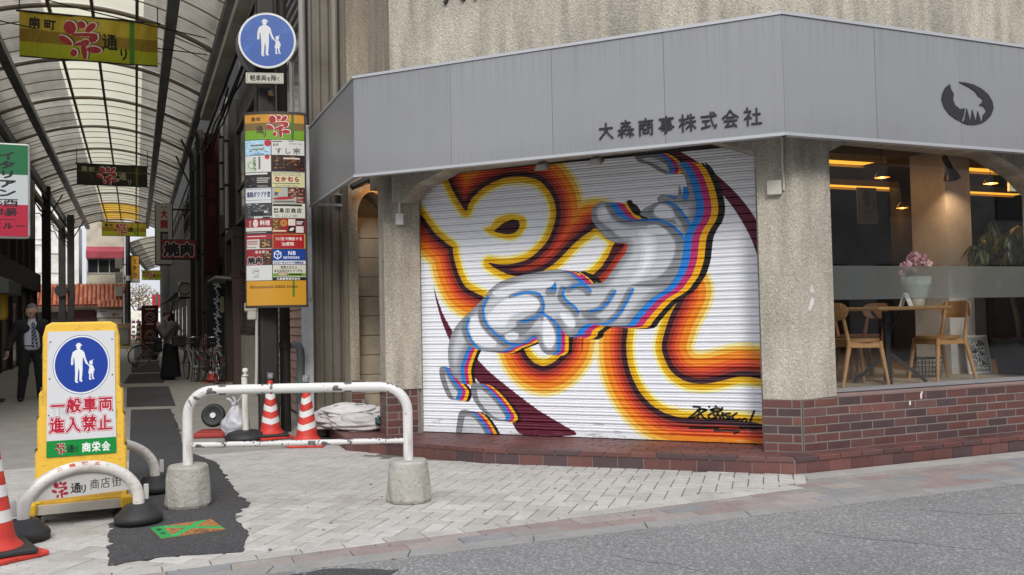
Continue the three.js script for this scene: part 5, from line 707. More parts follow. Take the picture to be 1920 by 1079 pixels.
// lantern-dark hanging sign, menu board, display stands
{
  const c = canvas(200, 430, '#4b1216'); c.strokeStyle = '#b39a8c'; c.lineWidth = 7; for (const y of [95, 250]) { c.beginPath(); c.ellipse(100, y, 62, 40, 0, 0, 7); c.stroke(); c.beginPath(); c.ellipse(100, y - 4, 40, 20, 0.2, 0, 7); c.stroke(); } c.fillStyle = '#c9bfb4'; c.fillRect(40, 20, 120, 12); c.fillRect(50, 150, 100, 10); c.fillRect(50, 310, 100, 10); c.fillStyle = '#7d7064'; c.fillRect(0, 370, 200, 60);
  const m = AT('menu_banner', 'dark red standing menu board with bowl drawings behind the woman', 'menu board', 37.5, 0.52, 0, 0); mesh('board', rbox(0.62, 2.05, 0.06, 0, 1.05, 0, 0.01), grained(0.08, 0.02, 0.022), m); mesh('print', sheet(0.58, 1.98, 0, 1.06, 0.032), printed(c, 0.6), m); mesh('foot', [bar([-0.25, 0.03, -0.25], [-0.25, 0.03, 0.25], 0.04, 0.05), bar([0.25, 0.03, -0.25], [0.25, 0.03, 0.25], 0.04, 0.05)], M.steelDark, m);
  const f = AT('sandwich_board', 'brown sandwich board just right of the yellow barrier sign far down the street', 'sandwich board', 54, -0.62); for (const s of [-1, 1]) { const p = mesh('leaf', tr(rbox(0.62, 1.45, 0.04, 0, 0.74, 0, 0.01), 0, 0, s * 0.22, -s * 0.28), dirty(0.28, 0.2, 0.1), f); mesh('poster', tr(box(0.5, 1.05, 0.01), 0, 0.78, s * 0.24, -s * 0.28), s > 0 ? dirty(0.12, 0.11, 0.1) : M.dark, p); }
  const st = AT('display_stand', 'wooden stepped display stand of bright goods beside the brown sandwich board', 'stand', 56, 0.0); mesh('frame', [box2(-0.3, -0.26, 0, 1.55, -0.2, 0.2), box2(0.26, 0.3, 0, 1.55, -0.2, 0.2)], dirty(0.4, 0.28, 0.14), st); for (let k = 0; k < 5; k++) { const sh = mesh('shelf', box2(-0.26, 0.26, 0.25 + k * 0.29, 0.28 + k * 0.29, -0.2, 0.24), dirty(0.45, 0.33, 0.18), st); mesh('packet', [box2(-0.2, -0.02, 0.28 + k * 0.29, 0.42 + k * 0.29, -0.1, 0.2), box2(0.03, 0.2, 0.28 + k * 0.29, 0.4 + k * 0.29, -0.1, 0.2)], [dirty(0.6, 0.5, 0.3), dirty(0.55, 0.2, 0.2), dirty(0.6, 0.6, 0.55)][k % 3], sh); }
  const bn = AT('black_bin', 'black waste bin beside the far bicycle', 'bin', 60, 0.42); mesh('tub', lathe([[0, 0], [0.26, 0], [0.32, 0.8], [0.33, 0.82], [0.29, 0.82]], 16), M.black, bn); mesh('lid', lathe([[0.34, 0.82], [0.34, 0.87], [0.1, 0.95], [0, 0.95]], 16), M.black, bn);
}
// sunlit cross street beyond the far roof
{
  struct('far_street', slab([a2(62, -14), a2(62, 3), a2(96, 3.5), a2(96, 30), a2(150, 30), a2(150, -30), a2(96, -30), a2(96, -14)], -0.1, -0.001), grained(0.55, 0.54, 0.51));
  const w = AT('far_white_building', 'bright white building closing the end of the street', 'building', 122, 2.5); mesh('wall', box2(-9, 9, 0, 5.0, -5, 0), dirty(0.75, 0.75, 0.74), w); for (let k = 0; k < 4; k++) { const q = mesh('window', box2(-6 + k * 3.6, -4.2 + k * 3.6, 2.2, 3.6, 0, 0.05), dirty(0.4, 0.42, 0.44), w); mesh('pane', box2(-5.9 + k * 3.6, -4.3 + k * 3.6, 2.3, 3.5, 0.05, 0.06), glassDark, q); }
  const t = AT('autumn_tree', 'bare golden-brown tree in the light at the street end', 'tree', 104, 0.2); mesh('trunk', [rod([0, 0, 0], [0.1, 2.2, 0], 0.16, 0.1), rod([0.1, 2.2, 0], [-1.2, 4.6, 0.3], 0.08, 0.03), rod([0.1, 2.2, 0], [1.3, 4.8, -0.3], 0.08, 0.03), rod([0.1, 2.2, 0], [0.2, 5.5, 0.5], 0.08, 0.02)], grained(0.1, 0.08, 0.06), t);
  const L = []; for (let k = 0; k < 1500; k++) { const a = rnd() * 6.28, b = Math.acos(rr(-0.7, 1)), r = Math.pow(rnd(), 0.45), g = new THREE.PlaneGeometry(0.15, 0.11); g.rotateX(rnd() * 6); g.rotateY(rnd() * 6); g.translate(2.5 * r * Math.sin(b) * Math.cos(a), 4.0 + 1.9 * r * Math.cos(b), 1.8 * r * Math.sin(b) * Math.sin(a)); L.push(plain(g)); } mesh('crown', mergeGeometries(L), std(0.24, 0.17, 0.08, 0.8, 0, { side: THREE.DoubleSide }), t);
  const lamp = AT('green_pole', 'green pole with a red shop flag at the street end', 'pole', 96, 2.0); mesh('shaft', rod([0, 0, 0], [0, 4.6, 0], 0.09), dirty(0.03, 0.18, 0.12), lamp); mesh('flag', [box2(-0.45, 0.3, 3.0, 4.4, -0.02, 0.02)], dirty(0.55, 0.04, 0.05), lamp); mesh('bar', rod([-0.5, 2.6, 0], [0.5, 2.6, 0], 0.06), dirty(0.03, 0.2, 0.13), lamp);
  const bb = AT('white_signboard', 'low white signboard at the foot of the golden tree', 'sign', 100, 0.35, 1.9); mesh('board', rbox(2.1, 0.9, 0.1, 0, 0.45, 0, 0.03), dirty(0.78, 0.76, 0.66), bb); mesh('post', [rod([-0.8, -1.9, 0], [-0.8, 0, 0], 0.05), rod([0.8, -1.9, 0], [0.8, 0, 0], 0.05)], M.steel, bb);
}
// the other side of the road, seen only as a reflection in the shop window
{
  const o = thing('opposite_building', 'dull grey building across the road, reflected in the shop window', 'building', onR(22, 0, 14.5), Math.PI + HR); mesh('wall', box2(-36, 36, 0, 8, -6, 0), dirty(0.26, 0.26, 0.255), o); for (let k = -3; k < 12; k++) { const f = mesh('shop_front', box2(-20 + k * 4.6, -16.6 + k * 4.6, 0.1, 2.7, 0, 0.08), M.dark, o); mesh('pane', box2(-19.8 + k * 4.6, -16.8 + k * 4.6, 0.3, 2.5, 0.08, 0.1), glassDark, f); mesh('window', box2(-19.4 + k * 4.6, -17.2 + k * 4.6, 4.2, 5.8, 0, 0.05), glassDark, o); }
}
// ---------- column signs ----------
{
  // blue round sign, its plate, and the round back of a second sign
  const c = canvas(512, 512, '#d8d8d4'); c.fillStyle = '#174c9a'; c.beginPath(); c.arc(256, 256, 246, 0, 7); c.fill(); for (let i = 0; i < 26; i++) { c.fillStyle = `rgba(${pick(['120,160,215', '20,60,130'])},${0.05 + rnd() * 0.1})`; c.beginPath(); c.ellipse(256 + rr(-200, 200), 200 + rr(-150, 200), 20 + rnd() * 70, 6 + rnd() * 26, rnd() * 3, 0, 7); c.fill(); } walkers(c, 26, 18, 470, '#cfcfcd');
  const s = thing('pedestrian_sign', 'blue round walkers sign high on the dark column', 'road sign', [-2.705, 4.164, -9.831], rad(8));
  const disc = (r, t, n = 48) => tr(plain(new THREE.CylinderGeometry(r, r, t, n)), 0, 0, 0, Math.PI / 2);
  s.scale.setScalar(0.912); mesh('rim', tr(disc(0.348, 0.02), 0, 0.348, 0), dirty(0.6, 0.6, 0.6, 0.4), s); { const g = new THREE.CircleGeometry(0.336, 48); g.translate(0, 0.348, 0.0112); mesh('face', plain(g), printed(c, 0.4), s); } mesh('clamp', [box2(-0.06, 0.06, 0.2, 0.24, -0.12, -0.01), box2(-0.06, 0.06, 0.46, 0.5, -0.12, -0.01)], M.steel, s);
  const b = thing('sign_back', 'grey back of a round sign behind the blue walkers sign', 'road sign', [-2.891, 4.145, -10.014], rad(60)); b.scale.setScalar(0.912); mesh('plate', tr(disc(0.32, 0.015), 0, 0.3, 0), dirty(0.1, 0.1, 0.1, 0.5), b); mesh('clamp', box2(-0.2, 0.2, 0.27, 0.33, -0.05, -0.01), M.steelDark, b);
  const c2 = canvas(480, 140, '#b7b5a4'); c2.strokeStyle = '#4a4940'; c2.lineWidth = 4; c2.strokeRect(8, 8, 464, 124); word(c2, '軽車両', 44, 24, 72, 88, 11, 0.03, '#1c1a16'); glyph(c2, 'を', 268, 52, 56, 60, 10); glyph(c2, '除', 324, 24, 76, 88, 11); glyph(c2, 'く', 402, 48, 48, 64, 10);
  const p = thing('plate_sign', 'small cream plate with dark lettering under the blue walkers sign', 'sign', [-2.745, 3.995, -9.850], rad(8)); p.scale.setScalar(0.912); mesh('plate', rbox(0.455, 0.135, 0.012, 0, 0.07, 0, 0.02), dirty(0.5, 0.49, 0.42), p); mesh('lettering', sheet(0.43, 0.122, 0, 0.07, 0.0072), printed(c2, 0.5), p);
  const l = thing('small_lamp', 'tiny amber lamp under the cream plate on the dark column', 'lamp', [-2.709, 3.872, -9.959]); mesh('cap', lathe([[0, 0.09], [0.035, 0.09], [0.045, 0.03], [0.04, 0.03]], 14), M.steelDark, l); mesh('glass', ball(0.036, 0, 0.03, 0, 1, 0.6, 1), dirty(0.5, 0.25, 0.05, 0.3), l);
  // shop directory: curved panel with printed fields
  const W = 720, H = 2340, k = canvas(630, 2047, '#c9c9c2'); k.scale(0.875, 0.875); directory(k, W, H);
  const d = thing('shop_directory', 'tall curved directory panel of many small shop advertisements on the dark column', 'sign', [-2.65, 1.464, -9.904], rad(6));
  d.scale.setScalar(0.912); const w = 0.745, h = 2.42, bow = 0.075, pg = new THREE.PlaneGeometry(w - 0.03, h - 0.05, 16, 1), pp = pg.attributes.position; const zf = (x) => bow * (1 - Math.pow(x / (w / 2), 2)); for (let i = 0; i < pp.count; i++) { pp.setZ(i, zf(pp.getX(i)) + 0.024); pp.setY(i, pp.getY(i) + h / 2); } pg.computeVertexNormals(); mesh('print', plain(pg), printed(k, 0.28), d);
  const prof = []; for (let i = 0; i <= 12; i++) { const x = -w / 2 + w * i / 12; prof.push([x, zf(x) + 0.022]); } prof.push([w / 2, -0.03], [-w / 2, -0.03]); const fr = upright(prof, h); mesh('case', boxUV(fr), dirty(0.05, 0.035, 0.03, 0.5), d);
  for (const y of [0, h - 0.03]) { const e = upright(prof.map(([x, z]) => [x * 1.012, z + (z > 0 ? 0.008 : 0)]), 0.03); e.translate(0, y, 0); mesh('edge', boxUV(e), std(0.035, 0.026, 0.022, 0.5, 0, { side: THREE.DoubleSide }), d); }
  for (const y of [0.3, 1.2, 2.1]) mesh('bracket', box2(-0.12, 0.12, y, y + 0.05, -0.1, -0.03), M.steelDark, d);
}
function directory(k, W, H) {
  const px = (u) => 12 + u * (W - 24), f = (x, y, w, h, col) => { k.fillStyle = col; k.fillRect(x, y, w, h); }, txt = (s, x, y, size, col, font = 'sans-serif', wide) => { k.fillStyle = col; k.font = size + 'px ' + font; k.textAlign = 'left'; k.textBaseline = 'alphabetic'; k.fillText(s, x, y, wide); };
  // heading
  f(0, 0, W, 120, '#c58a2a'); f(0, 112, W, 100, '#75602f'); f(0, 206, W, 114, '#6f9a1e'); f(W - 150, 0, 32, 320, '#3f6f22'); word(k, '南町', 80, 40, 56, 56, 8, 0.2, '#3a2416'); emblem(k, 268, 14, 290, 280, '#9f2130', '#e6d8cc', '#3a2416'); glyph(k, '通', 140, 150, 90, 90, 11); glyph(k, 'り', 214, 216, 62, 72, 11);
  const L0 = 0, L1 = 322, R0 = 330, R1 = W, rows = [322, 512, 718, 906, 1096, 1282, 1470, 1656, 1846, 2036, 2200], y = (i) => rows[i];
  const photo = (x0, y0, w, h, base, dots, n = 90) => { f(x0, y0, w, h, base); for (let i = 0; i < n; i++) { k.fillStyle = pick(dots); k.globalAlpha = 0.75; const a = x0 + rnd() * (w - 30), b = y0 + rnd() * (h - 16); k.fillRect(a, b, 8 + rnd() * 28, 4 + rnd() * 14); } k.globalAlpha = 1; };
  const lines = (x0, y0, w, n, dy, col, lw = 6) => { k.strokeStyle = col; k.lineWidth = lw; k.setLineDash([14, 5, 9, 4, 20, 6]); for (let i = 0; i < n; i++) { k.beginPath(); k.moveTo(x0, y0 + i * dy); k.lineTo(x0 + w * (0.8 + rnd() * 0.2), y0 + i * dy); k.stroke(); } k.setLineDash([]); };
  photo(L0, y(0), L1, 188, '#9fc7dc', ['#c7dfe8', '#8a2a33', '#5d7f98', '#d9e4ea'], 70); k.fillStyle = '#b5202c'; k.beginPath(); k.arc(285, y(0) + 40, 42, 0, 7); k.fill(); lines(70, y(0) + 66, 170, 1, 20, '#6d5320', 16); lines(90, y(0) + 112, 150, 1, 20, '#8a8a1c', 16); lines(110, y(0) + 172, 150, 1, 20, '#28507a', 10);
  f(R0, y(0), R1, 188, '#cbcbc4'); lines(346, y(0) + 20, 110, 1, 20, '#333', 12); word(k, '名代', 346, y(0) + 44, 34, 34, 5, 0.05, '#2b2b2b'); lines(540, y(0) + 14, 60, 1, 20, '#444', 9); txt('(079)281-1285', 540, y(0) + 56, 24, '#444'); word(k, 'すし宗', 372, y(0) + 98, 88, 76, 9, 0.22, '#2c3030');
  f(L0, y(1), L1, 204, '#cfcfc8'); k.strokeStyle = '#86b36c'; k.lineWidth = 14; k.beginPath(); k.arc(76, y(1) + 120, 36, 0, 7); k.stroke(); k.lineWidth = 6; k.beginPath(); k.arc(76, y(1) + 120, 58, 0, 7); k.stroke(); wordV(k, 'じろつ', 92, y(1) + 20, 52, 52, 9, 0.12, '#23302a'); lines(176, y(1) + 24, 8, 7, 22, '#4b4b48', 20); k.fillStyle = '#b9342c'; k.beginPath(); k.arc(276, y(1) + 18, 30, 0, 7); k.fill();
  photo(R0, y(1), R1 - R0, 196, '#2b1a15', ['#a5562a', '#6c2a1d', '#c07c35', '#3f2820', '#151010']); lines(480, y(1) + 36, 220, 1, 20, '#d3bfb0', 20); f(R0, y(1) + 176, R1, 20, '#181210');
  photo(L0, y(2), L1, 184, '#1d1b1a', ['#3b3938', '#5e5a55', '#121111', '#7a726a'], 50); lines(10, y(2) + 14, 300, 1, 20, '#d6d3cb', 22); lines(150, y(2) + 72, 160, 3, 24, '#b9b4aa', 12); lines(150, y(2) + 168, 160, 1, 20, '#9a958c', 10);
  f(R0, y(2), R1, 184, '#cdc79a'); txt('BEAUTY SALON', 348, y(2) + 42, 44, '#4e5468', 'serif', 350); word(k, 'なかむら', 364, y(2) + 54, 66, 62, 13, 0.18, '#8e2430'); lines(346, y(2) + 136, 340, 1, 20, '#5a5548', 9); txt('TEL(079)280-3964', 366, y(2) + 178, 32, '#4a4638', 'serif', 310);
  f(L0, y(3), L1, 186, '#ced0d2'); f(L0, y(3) + 14, L1, 4, '#44484e'); f(L0, y(3) + 148, L1, 4, '#44484e'); word(k, '姫路ガクブチ堂', 14, y(3) + 48, 40, 66, 8, 0.07, '#27315c');
  f(R0, y(3), R1, 186, '#a9aaa0'); photo(520, y(3), 200, 110, '#3b1f1c', ['#8a3a2c', '#c9a58b', '#5c2a22', '#d9b9a2'], 60); photo(620, y(3) + 112, 100, 74, '#531d22', ['#9a4a40', '#cbb2a2'], 30); k.fillStyle = '#c8b24a'; k.beginPath(); k.arc(400, y(3) + 40, 28, 0, 7); k.fill(); glyph(k, '飛', 356, y(3) + 50, 52, 50, 7); glyph(k, 'み', 450, y(3) + 40, 40, 40, 6); k.fillStyle = '#a32a33'; k.beginPath(); k.ellipse(470, y(3) + 130, 130, 18, -0.06, 0, 7); k.fill(); lines(360, y(3) + 168, 240, 1, 20, '#4a4742', 12);
  photo(L0, y(4), L1, 186, '#3b3d3e', ['#8e9290', '#b9bcb8', '#1d1f20', '#5a5e5c'], 80); f(60, y(4) + 100, 200, 46, '#191b1c'); f(230, y(4) + 94, 28, 24, '#c9c9c2'); f(100, y(4) + 156, 222, 34, '#bfbfb8'); lines(220, y(4) + 172, 80, 1, 20, '#2a2a2a', 18);
  f(R0, y(4), R1, 186, '#cfcdc0'); lines(346, y(4) + 24, 350, 1, 20, '#2e2e2a', 26); word(k, '株式', 348, y(4) + 62, 28, 26, 5, 0.05, '#2c2c28'); word(k, '会社', 348, y(4) + 94, 28, 26, 5, 0.05); word(k, '黒田商店', 416, y(4) + 60, 58, 60, 8, 0.2, '#2c2c28'); txt('TEL 222-2180', 356, y(4) + 172, 46, '#2c2c28', 'sans-serif', 310);
  f(L0, y(5), L1, 186, '#8f1f2e'); k.fillStyle = '#d6cfc6'; k.beginPath(); k.ellipse(122, y(5) + 56, 32, 48, 0, 0, 7); k.fill(); k.strokeStyle = '#3a2b28'; k.lineWidth = 4; k.beginPath(); k.moveTo(104, y(5) + 46); k.lineTo(116, y(5) + 46); k.moveTo(128, y(5) + 46); k.lineTo(140, y(5) + 46); k.moveTo(112, y(5) + 78); k.lineTo(130, y(5) + 78); k.stroke(); wordV(k, 'ピリ', 36, y(5) + 22, 34, 34, 6, 0.2, '#d8cfc8'); word(k, '料理', 176, y(5) + 20, 60, 64, 9, 0.05); f(L0, y(5) + 106, L1, 46, '#cfccc4'); word(k, '豆家', 100, y(5) + 112, 40, 34, 6, 0.2, '#2a2724'); glyph(k, '家', 150, y(5) + 112, 40, 34, 6); f(L0, y(5) + 152, L1, 34, '#262321'); lines(14, y(5) + 168, 290, 1, 20, '#a8a49c', 10);
  f(R0, y(5), R1, 186, '#8c1d24'); photo(336, y(5) + 8, 90, 130, '#6d4a22', ['#cfae6a', '#3b2413'], 18); k.strokeStyle = '#d2a43c'; k.lineWidth = 9; k.beginPath(); k.arc(466, y(5) + 56, 36, 0, 7); k.stroke(); k.beginPath(); k.arc(466, y(5) + 56, 18, 0, 7); k.stroke(); lines(340, y(5) + 152, 170, 1, 20, '#d8c9ae', 18); f(520, y(5) + 8, 84, 78, '#d0cfc9'); glyph(k, '飛', 528, y(5) + 12, 68, 68, 11); f(612, y(5) + 8, 88, 78, '#211a1c'); lines(624, y(5) + 40, 64, 2, 24, '#d3cdc4', 16); f(520, y(5) + 94, 84, 78, '#1d1b1b'); k.fillStyle = '#d7d3ca'; k.beginPath(); k.ellipse(562, y(5) + 132, 30, 18, -0.5, 0, 7); k.fill(); f(612, y(5) + 94, 88, 78, '#cfcdc8'); glyph(k, '屋', 622, y(5) + 100, 68, 64, 11);
  f(L0, y(6), L1, 186, '#9c2231'); lines(20, y(6) + 26, 280, 1, 20, '#d9b9b4', 12); f(10, y(6) + 62, 160, 124, '#c9c5bf'); lines(18, y(6) + 84, 140, 3, 18, '#9a4a44', 9); lines(18, y(6) + 158, 130, 2, 18, '#57524c', 7); photo(170, y(6) + 60, 150, 110, '#4a3322', ['#c9a66a', '#2b1d15', '#8a5a35'], 40); f(0, y(6) + 172, L1, 14, '#c9c5bf');
  f(R0, y(6), R1, 186, '#b5983f'); f(R0 + 8, y(6) + 8, R1 - R0 - 22, 170, '#a41f28'); txt('365', 362, y(6) + 78, 50, '#e4dccf', 'serif'); word(k, '日で閉店する', 440, y(6) + 42, 36, 38, 6, 0.14, '#e4dccf'); word(k, '治療院', 440, y(6) + 100, 46, 46, 6, 0.08);
  f(L0, y(7), L1, 188, '#8f2029'); photo(210, y(7) + 20, 112, 168, '#2a1b16', ['#8a5030', '#d8a95a', '#161010'], 40); word(k, 'ホルモン', 110, y(7) + 14, 40, 36, 7, 0.1, '#e0d8cc'); for (const [lw, col] of [[26, '#d8d0c6'], [16, '#14100f']]) { glyph2(k, '焼', 16, y(7) + 90, 92, 86, lw, col); glyph2(k, '肉', 112, y(7) + 90, 92, 86, lw, col); }
  f(R0, y(7), R1, 140, '#1c3f8c'); k.strokeStyle = '#dfe4ea'; k.lineWidth = 11; k.beginPath(); for (let i = 0; i <= 6; i++) { const a = Math.PI / 6 + i * Math.PI / 3, X = 390 + 46 * Math.cos(a), Y = y(7) + 68 + 50 * Math.sin(a); i ? k.lineTo(X, Y) : k.moveTo(X, Y); } k.stroke(); k.lineWidth = 8; k.beginPath(); k.moveTo(390, y(7) + 68); k.lineTo(390, y(7) + 112); k.moveTo(390, y(7) + 68); k.lineTo(350, y(7) + 46); k.moveTo(390, y(7) + 68); k.lineTo(430, y(7) + 46); k.moveTo(390, y(7) + 24); k.lineTo(410, y(7) + 60); k.stroke(); k.fillStyle = '#e3e7ee'; k.font = 'bold 68px sans-serif'; k.fillText('NB', 510, y(7) + 72, 150); k.font = 'bold 40px sans-serif'; k.fillText('NETWORK', 456, y(7) + 118, 236); f(R0, y(7) + 140, R1, 50, '#cccdd0'); word(k, 'エヌビーネットワーク有限会社', 342, y(7) + 150, 23, 30, 4.5, 0.1, '#23346a');
  f(L0, y(8), L1, 188, '#cfd0ce'); k.strokeStyle = '#3c3c3c'; k.lineWidth = 5; k.beginPath(); for (let i = 0; i < 16; i++) { const a = rnd() * 7; k.moveTo(120 + Math.cos(a) * 24, y(8) + 98 + Math.sin(a) * 24); k.lineTo(120 + Math.cos(a) * 40, y(8) + 98 + Math.sin(a) * 38); } k.stroke(); k.lineWidth = 3; k.beginPath(); k.arc(120, y(8) + 98, 56, 3.6, 5.8); k.stroke(); lines(80, y(8) + 144, 80, 1, 12, '#666', 6);
  f(R0, y(8), R1, 150, '#cac9ba'); word(k, '世界にひとつ', 424, y(8) + 14, 28, 30, 5, 0.18, '#3a352e'); f(420, y(8) + 48, 210, 4, '#a23a34'); word(k, 'あなただけのシャーグル', 348, y(8) + 58, 27, 32, 5, 0.14, '#3a352e'); f(R0, y(8) + 102, R1, 40, '#6f9a3a'); k.fillStyle = '#b4a48c'; k.beginPath(); k.ellipse(448, y(8) + 112, 60, 30, 0, 0, 7); k.fill(); k.strokeStyle = '#57503f'; k.lineWidth = 5; k.stroke(); lines(530, y(8) + 118, 160, 1, 12, '#38381f', 20); f(R0, y(8) + 150, R1, 40, '#20211f'); word(k, '大森商事株式会社', 374, y(8) + 154, 32, 31, 5.5, 0.1, '#d8d8d2');
  f(0, y(9), W, H - y(9), '#c8922a'); f(W - 158, y(9), 26, 200, '#4d7d22'); k.font = 'bold 46px sans-serif'; k.fillStyle = '#3a2508'; k.fillText('Minamimachi SAKAE Street.', 44, y(9) + 92, 590);
  // seams between the printed fields
  for (const q of rows.slice(0, 10)) f(0, q - 5, W, 6, '#2b2523'); f(L1, 322, 8, y(9) - 322, '#2b2523');
}
// ---------- yellow sandwich sign on its cart ----------
{
  const c = canvas(700, 1240, '#d6d8da'), W = 700;
  c.fillStyle = '#d6d8da'; c.fillRect(0, 0, W, 1240); c.fillStyle = '#1a3f9c'; c.beginPath(); c.arc(350, 338, 276, 0, 7); c.fill(); c.strokeStyle = '#eceef0'; c.lineWidth = 10; c.beginPath(); c.arc(350, 338, 286, 0, 7); c.stroke(); c.strokeStyle = '#2c3f7c'; c.lineWidth = 5; c.beginPath(); c.arc(350, 338, 295, 0, 7); c.stroke(); walkers(c, 84, 80, 530, '#e8eaec');
  for (const [lw, col] of [[42, '#b51f35'], [32, '#eef0f2'], [21, '#b51f35']]) { c.strokeStyle = col; word(c, '一般車両', 34, 668, 150, 142, lw, 0.08); word(c, '進入禁止', 26, 852, 150, 156, lw, 0.08); }
  c.fillStyle = '#0f8a3c'; c.fillRect(0, 1080, W, 170); emblem(c, 84, 1104, 106, 118, '#a01f2e', '#e8e8e0', null); glyph(c, '通', 200, 1128, 76, 78, 9); c.strokeStyle = '#10301c'; glyph(c, '通', 200, 1128, 76, 78, 9); glyph(c, 'り', 268, 1144, 56, 66, 9); word(c, '商栄会', 350, 1116, 92, 96, 13, 0.08, '#eef2ee');
  for (let i = 0; i < 40; i++) { c.fillStyle = `rgba(90,80,70,${0.03 + rnd() * 0.06})`; c.beginPath(); c.ellipse(rnd() * W, 60 + rnd() * 1000, 3 + rnd() * 8, 10 + rnd() * 60, rr(-0.2, 0.2), 0, 7); c.fill(); } c.strokeStyle = 'rgba(60,55,50,0.35)'; c.lineWidth = 2; for (let i = 0; i < 26; i++) { c.beginPath(); const x = 60 + rnd() * 160, y = 720 + rnd() * 60; c.moveTo(x, y); c.lineTo(x + rr(-12, 12), y + 40 + rnd() * 90); c.stroke(); } for (const [x, y] of [[26, 104], [674, 92], [22, 470], [672, 452], [18, 830], [668, 812]]) { c.fillStyle = '#5b5d60'; c.beginPath(); c.arc(x, y, 9, 0, 7); c.fill(); }
  const yel = std(0.95, 0.58, 0.06, 0.5, 0, { map: T.grime }), yelOld = std(0.80, 0.47, 0.07, 0.6, 0, { map: T.grime });
  const o = thing('barrier_sign', 'yellow plastic standing sign with blue walkers disc and red prohibition lettering', 'standing sign', [-3.02, 0, -6.18], rad(24));
  const lean = -0.075; o.scale.set(0.83, 0.99, 0.95);
  const front = (g) => { g.applyMatrix4(MAT4.makeRotationX(lean)); g.translate(0, 0.12, 0.20); return g; };
  // body: front leaf with a rounded rim and a stepped edge, rear leaf behind
  const outline = [[-0.335, 0.0], [0.335, 0.0], [0.335, 0.36], [0.322, 0.37], [0.322, 0.58], [0.31, 0.59], [0.31, 0.74], [0.285, 0.78], [0.285, 1.12], [0.262, 1.20], [0.22, 1.222], [-0.22, 1.222], [-0.262, 1.20], [-0.285, 1.12], [-0.285, 0.78], [-0.31, 0.74], [-0.31, 0.59], [-0.322, 0.58], [-0.322, 0.37], [-0.335, 0.36]];
  mesh('front_leaf', front(boxUV(prism(outline, 0.07, 0.012))), yel, o);
  mesh('rear_leaf', boxUV(tr(prism(outline, 0.05, 0.01), 0, 0.12, -0.26, 0.10)), yelOld, o);
  mesh('face_panel', front(tr(rbox(0.5, 0.845, 0.006, 0, 0, 0, 0.002), 0, 0.735, 0.086)), dirty(0.6, 0.6, 0.6), o);
  const face = new THREE.PlaneGeometry(0.5, 0.845, 1, 20), fp = face.attributes.position; for (let i = 0; i < fp.count; i++) fp.setX(i, fp.getX(i) * (1.0 - 0.05 * (fp.getY(i) + 0.0))); face.translate(0, 0.735, 0.0905); mesh('print', front(plain(face)), printed(c, 0.35), o);
  for (const [x, y] of [[-0.288, 0.77], [0.288, 0.77], [-0.314, 0.58], [0.314, 0.58], [-0.326, 0.365], [0.326, 0.365]]) mesh('notch', front(rbox(0.022, 0.03, 0.085, x, y, 0.035, 0.008)), std(0.12, 0.07, 0.01, 0.6), o);
  mesh('skirt', rbox(0.64, 0.24, 0.5, 0, 0.2, 0.03, 0.03), yelOld, o);
  mesh('tray', [box2(-0.37, 0.37, 0.075, 0.135, 0.32, 0.345), box2(-0.37, 0.37, 0.075, 0.135, -0.3, -0.275), box2(-0.37, -0.345, 0.075, 0.135, -0.275, 0.32), box2(0.345, 0.37, 0.075, 0.135, -0.275, 0.32), box2(-0.345, 0.345, 0.075, 0.085, -0.275, 0.32)], std(0.62, 0.58, 0.5, 0.6, 0, { map: T.dirt }), o);
  for (const x of [-0.36, 0.33]) mesh('corner_clip', rbox(0.09, 0.085, 0.07, x, 0.115, 0.345, 0.02), dirty(0.7, 0.42, 0.02), o);
  for (const [x, z] of [[-0.31, 0.27], [0.45, 0.33], [-0.31, -0.22], [0.31, -0.22]]) mesh('castor', [tr(plain(new THREE.CylinderGeometry(0.037, 0.037, 0.028, 18)), x, 0.038, z, 0, 0, Math.PI / 2), box2(x - 0.025, x + 0.025, 0.05, 0.08, z - 0.02, z + 0.02)], M.rubber, o);
}
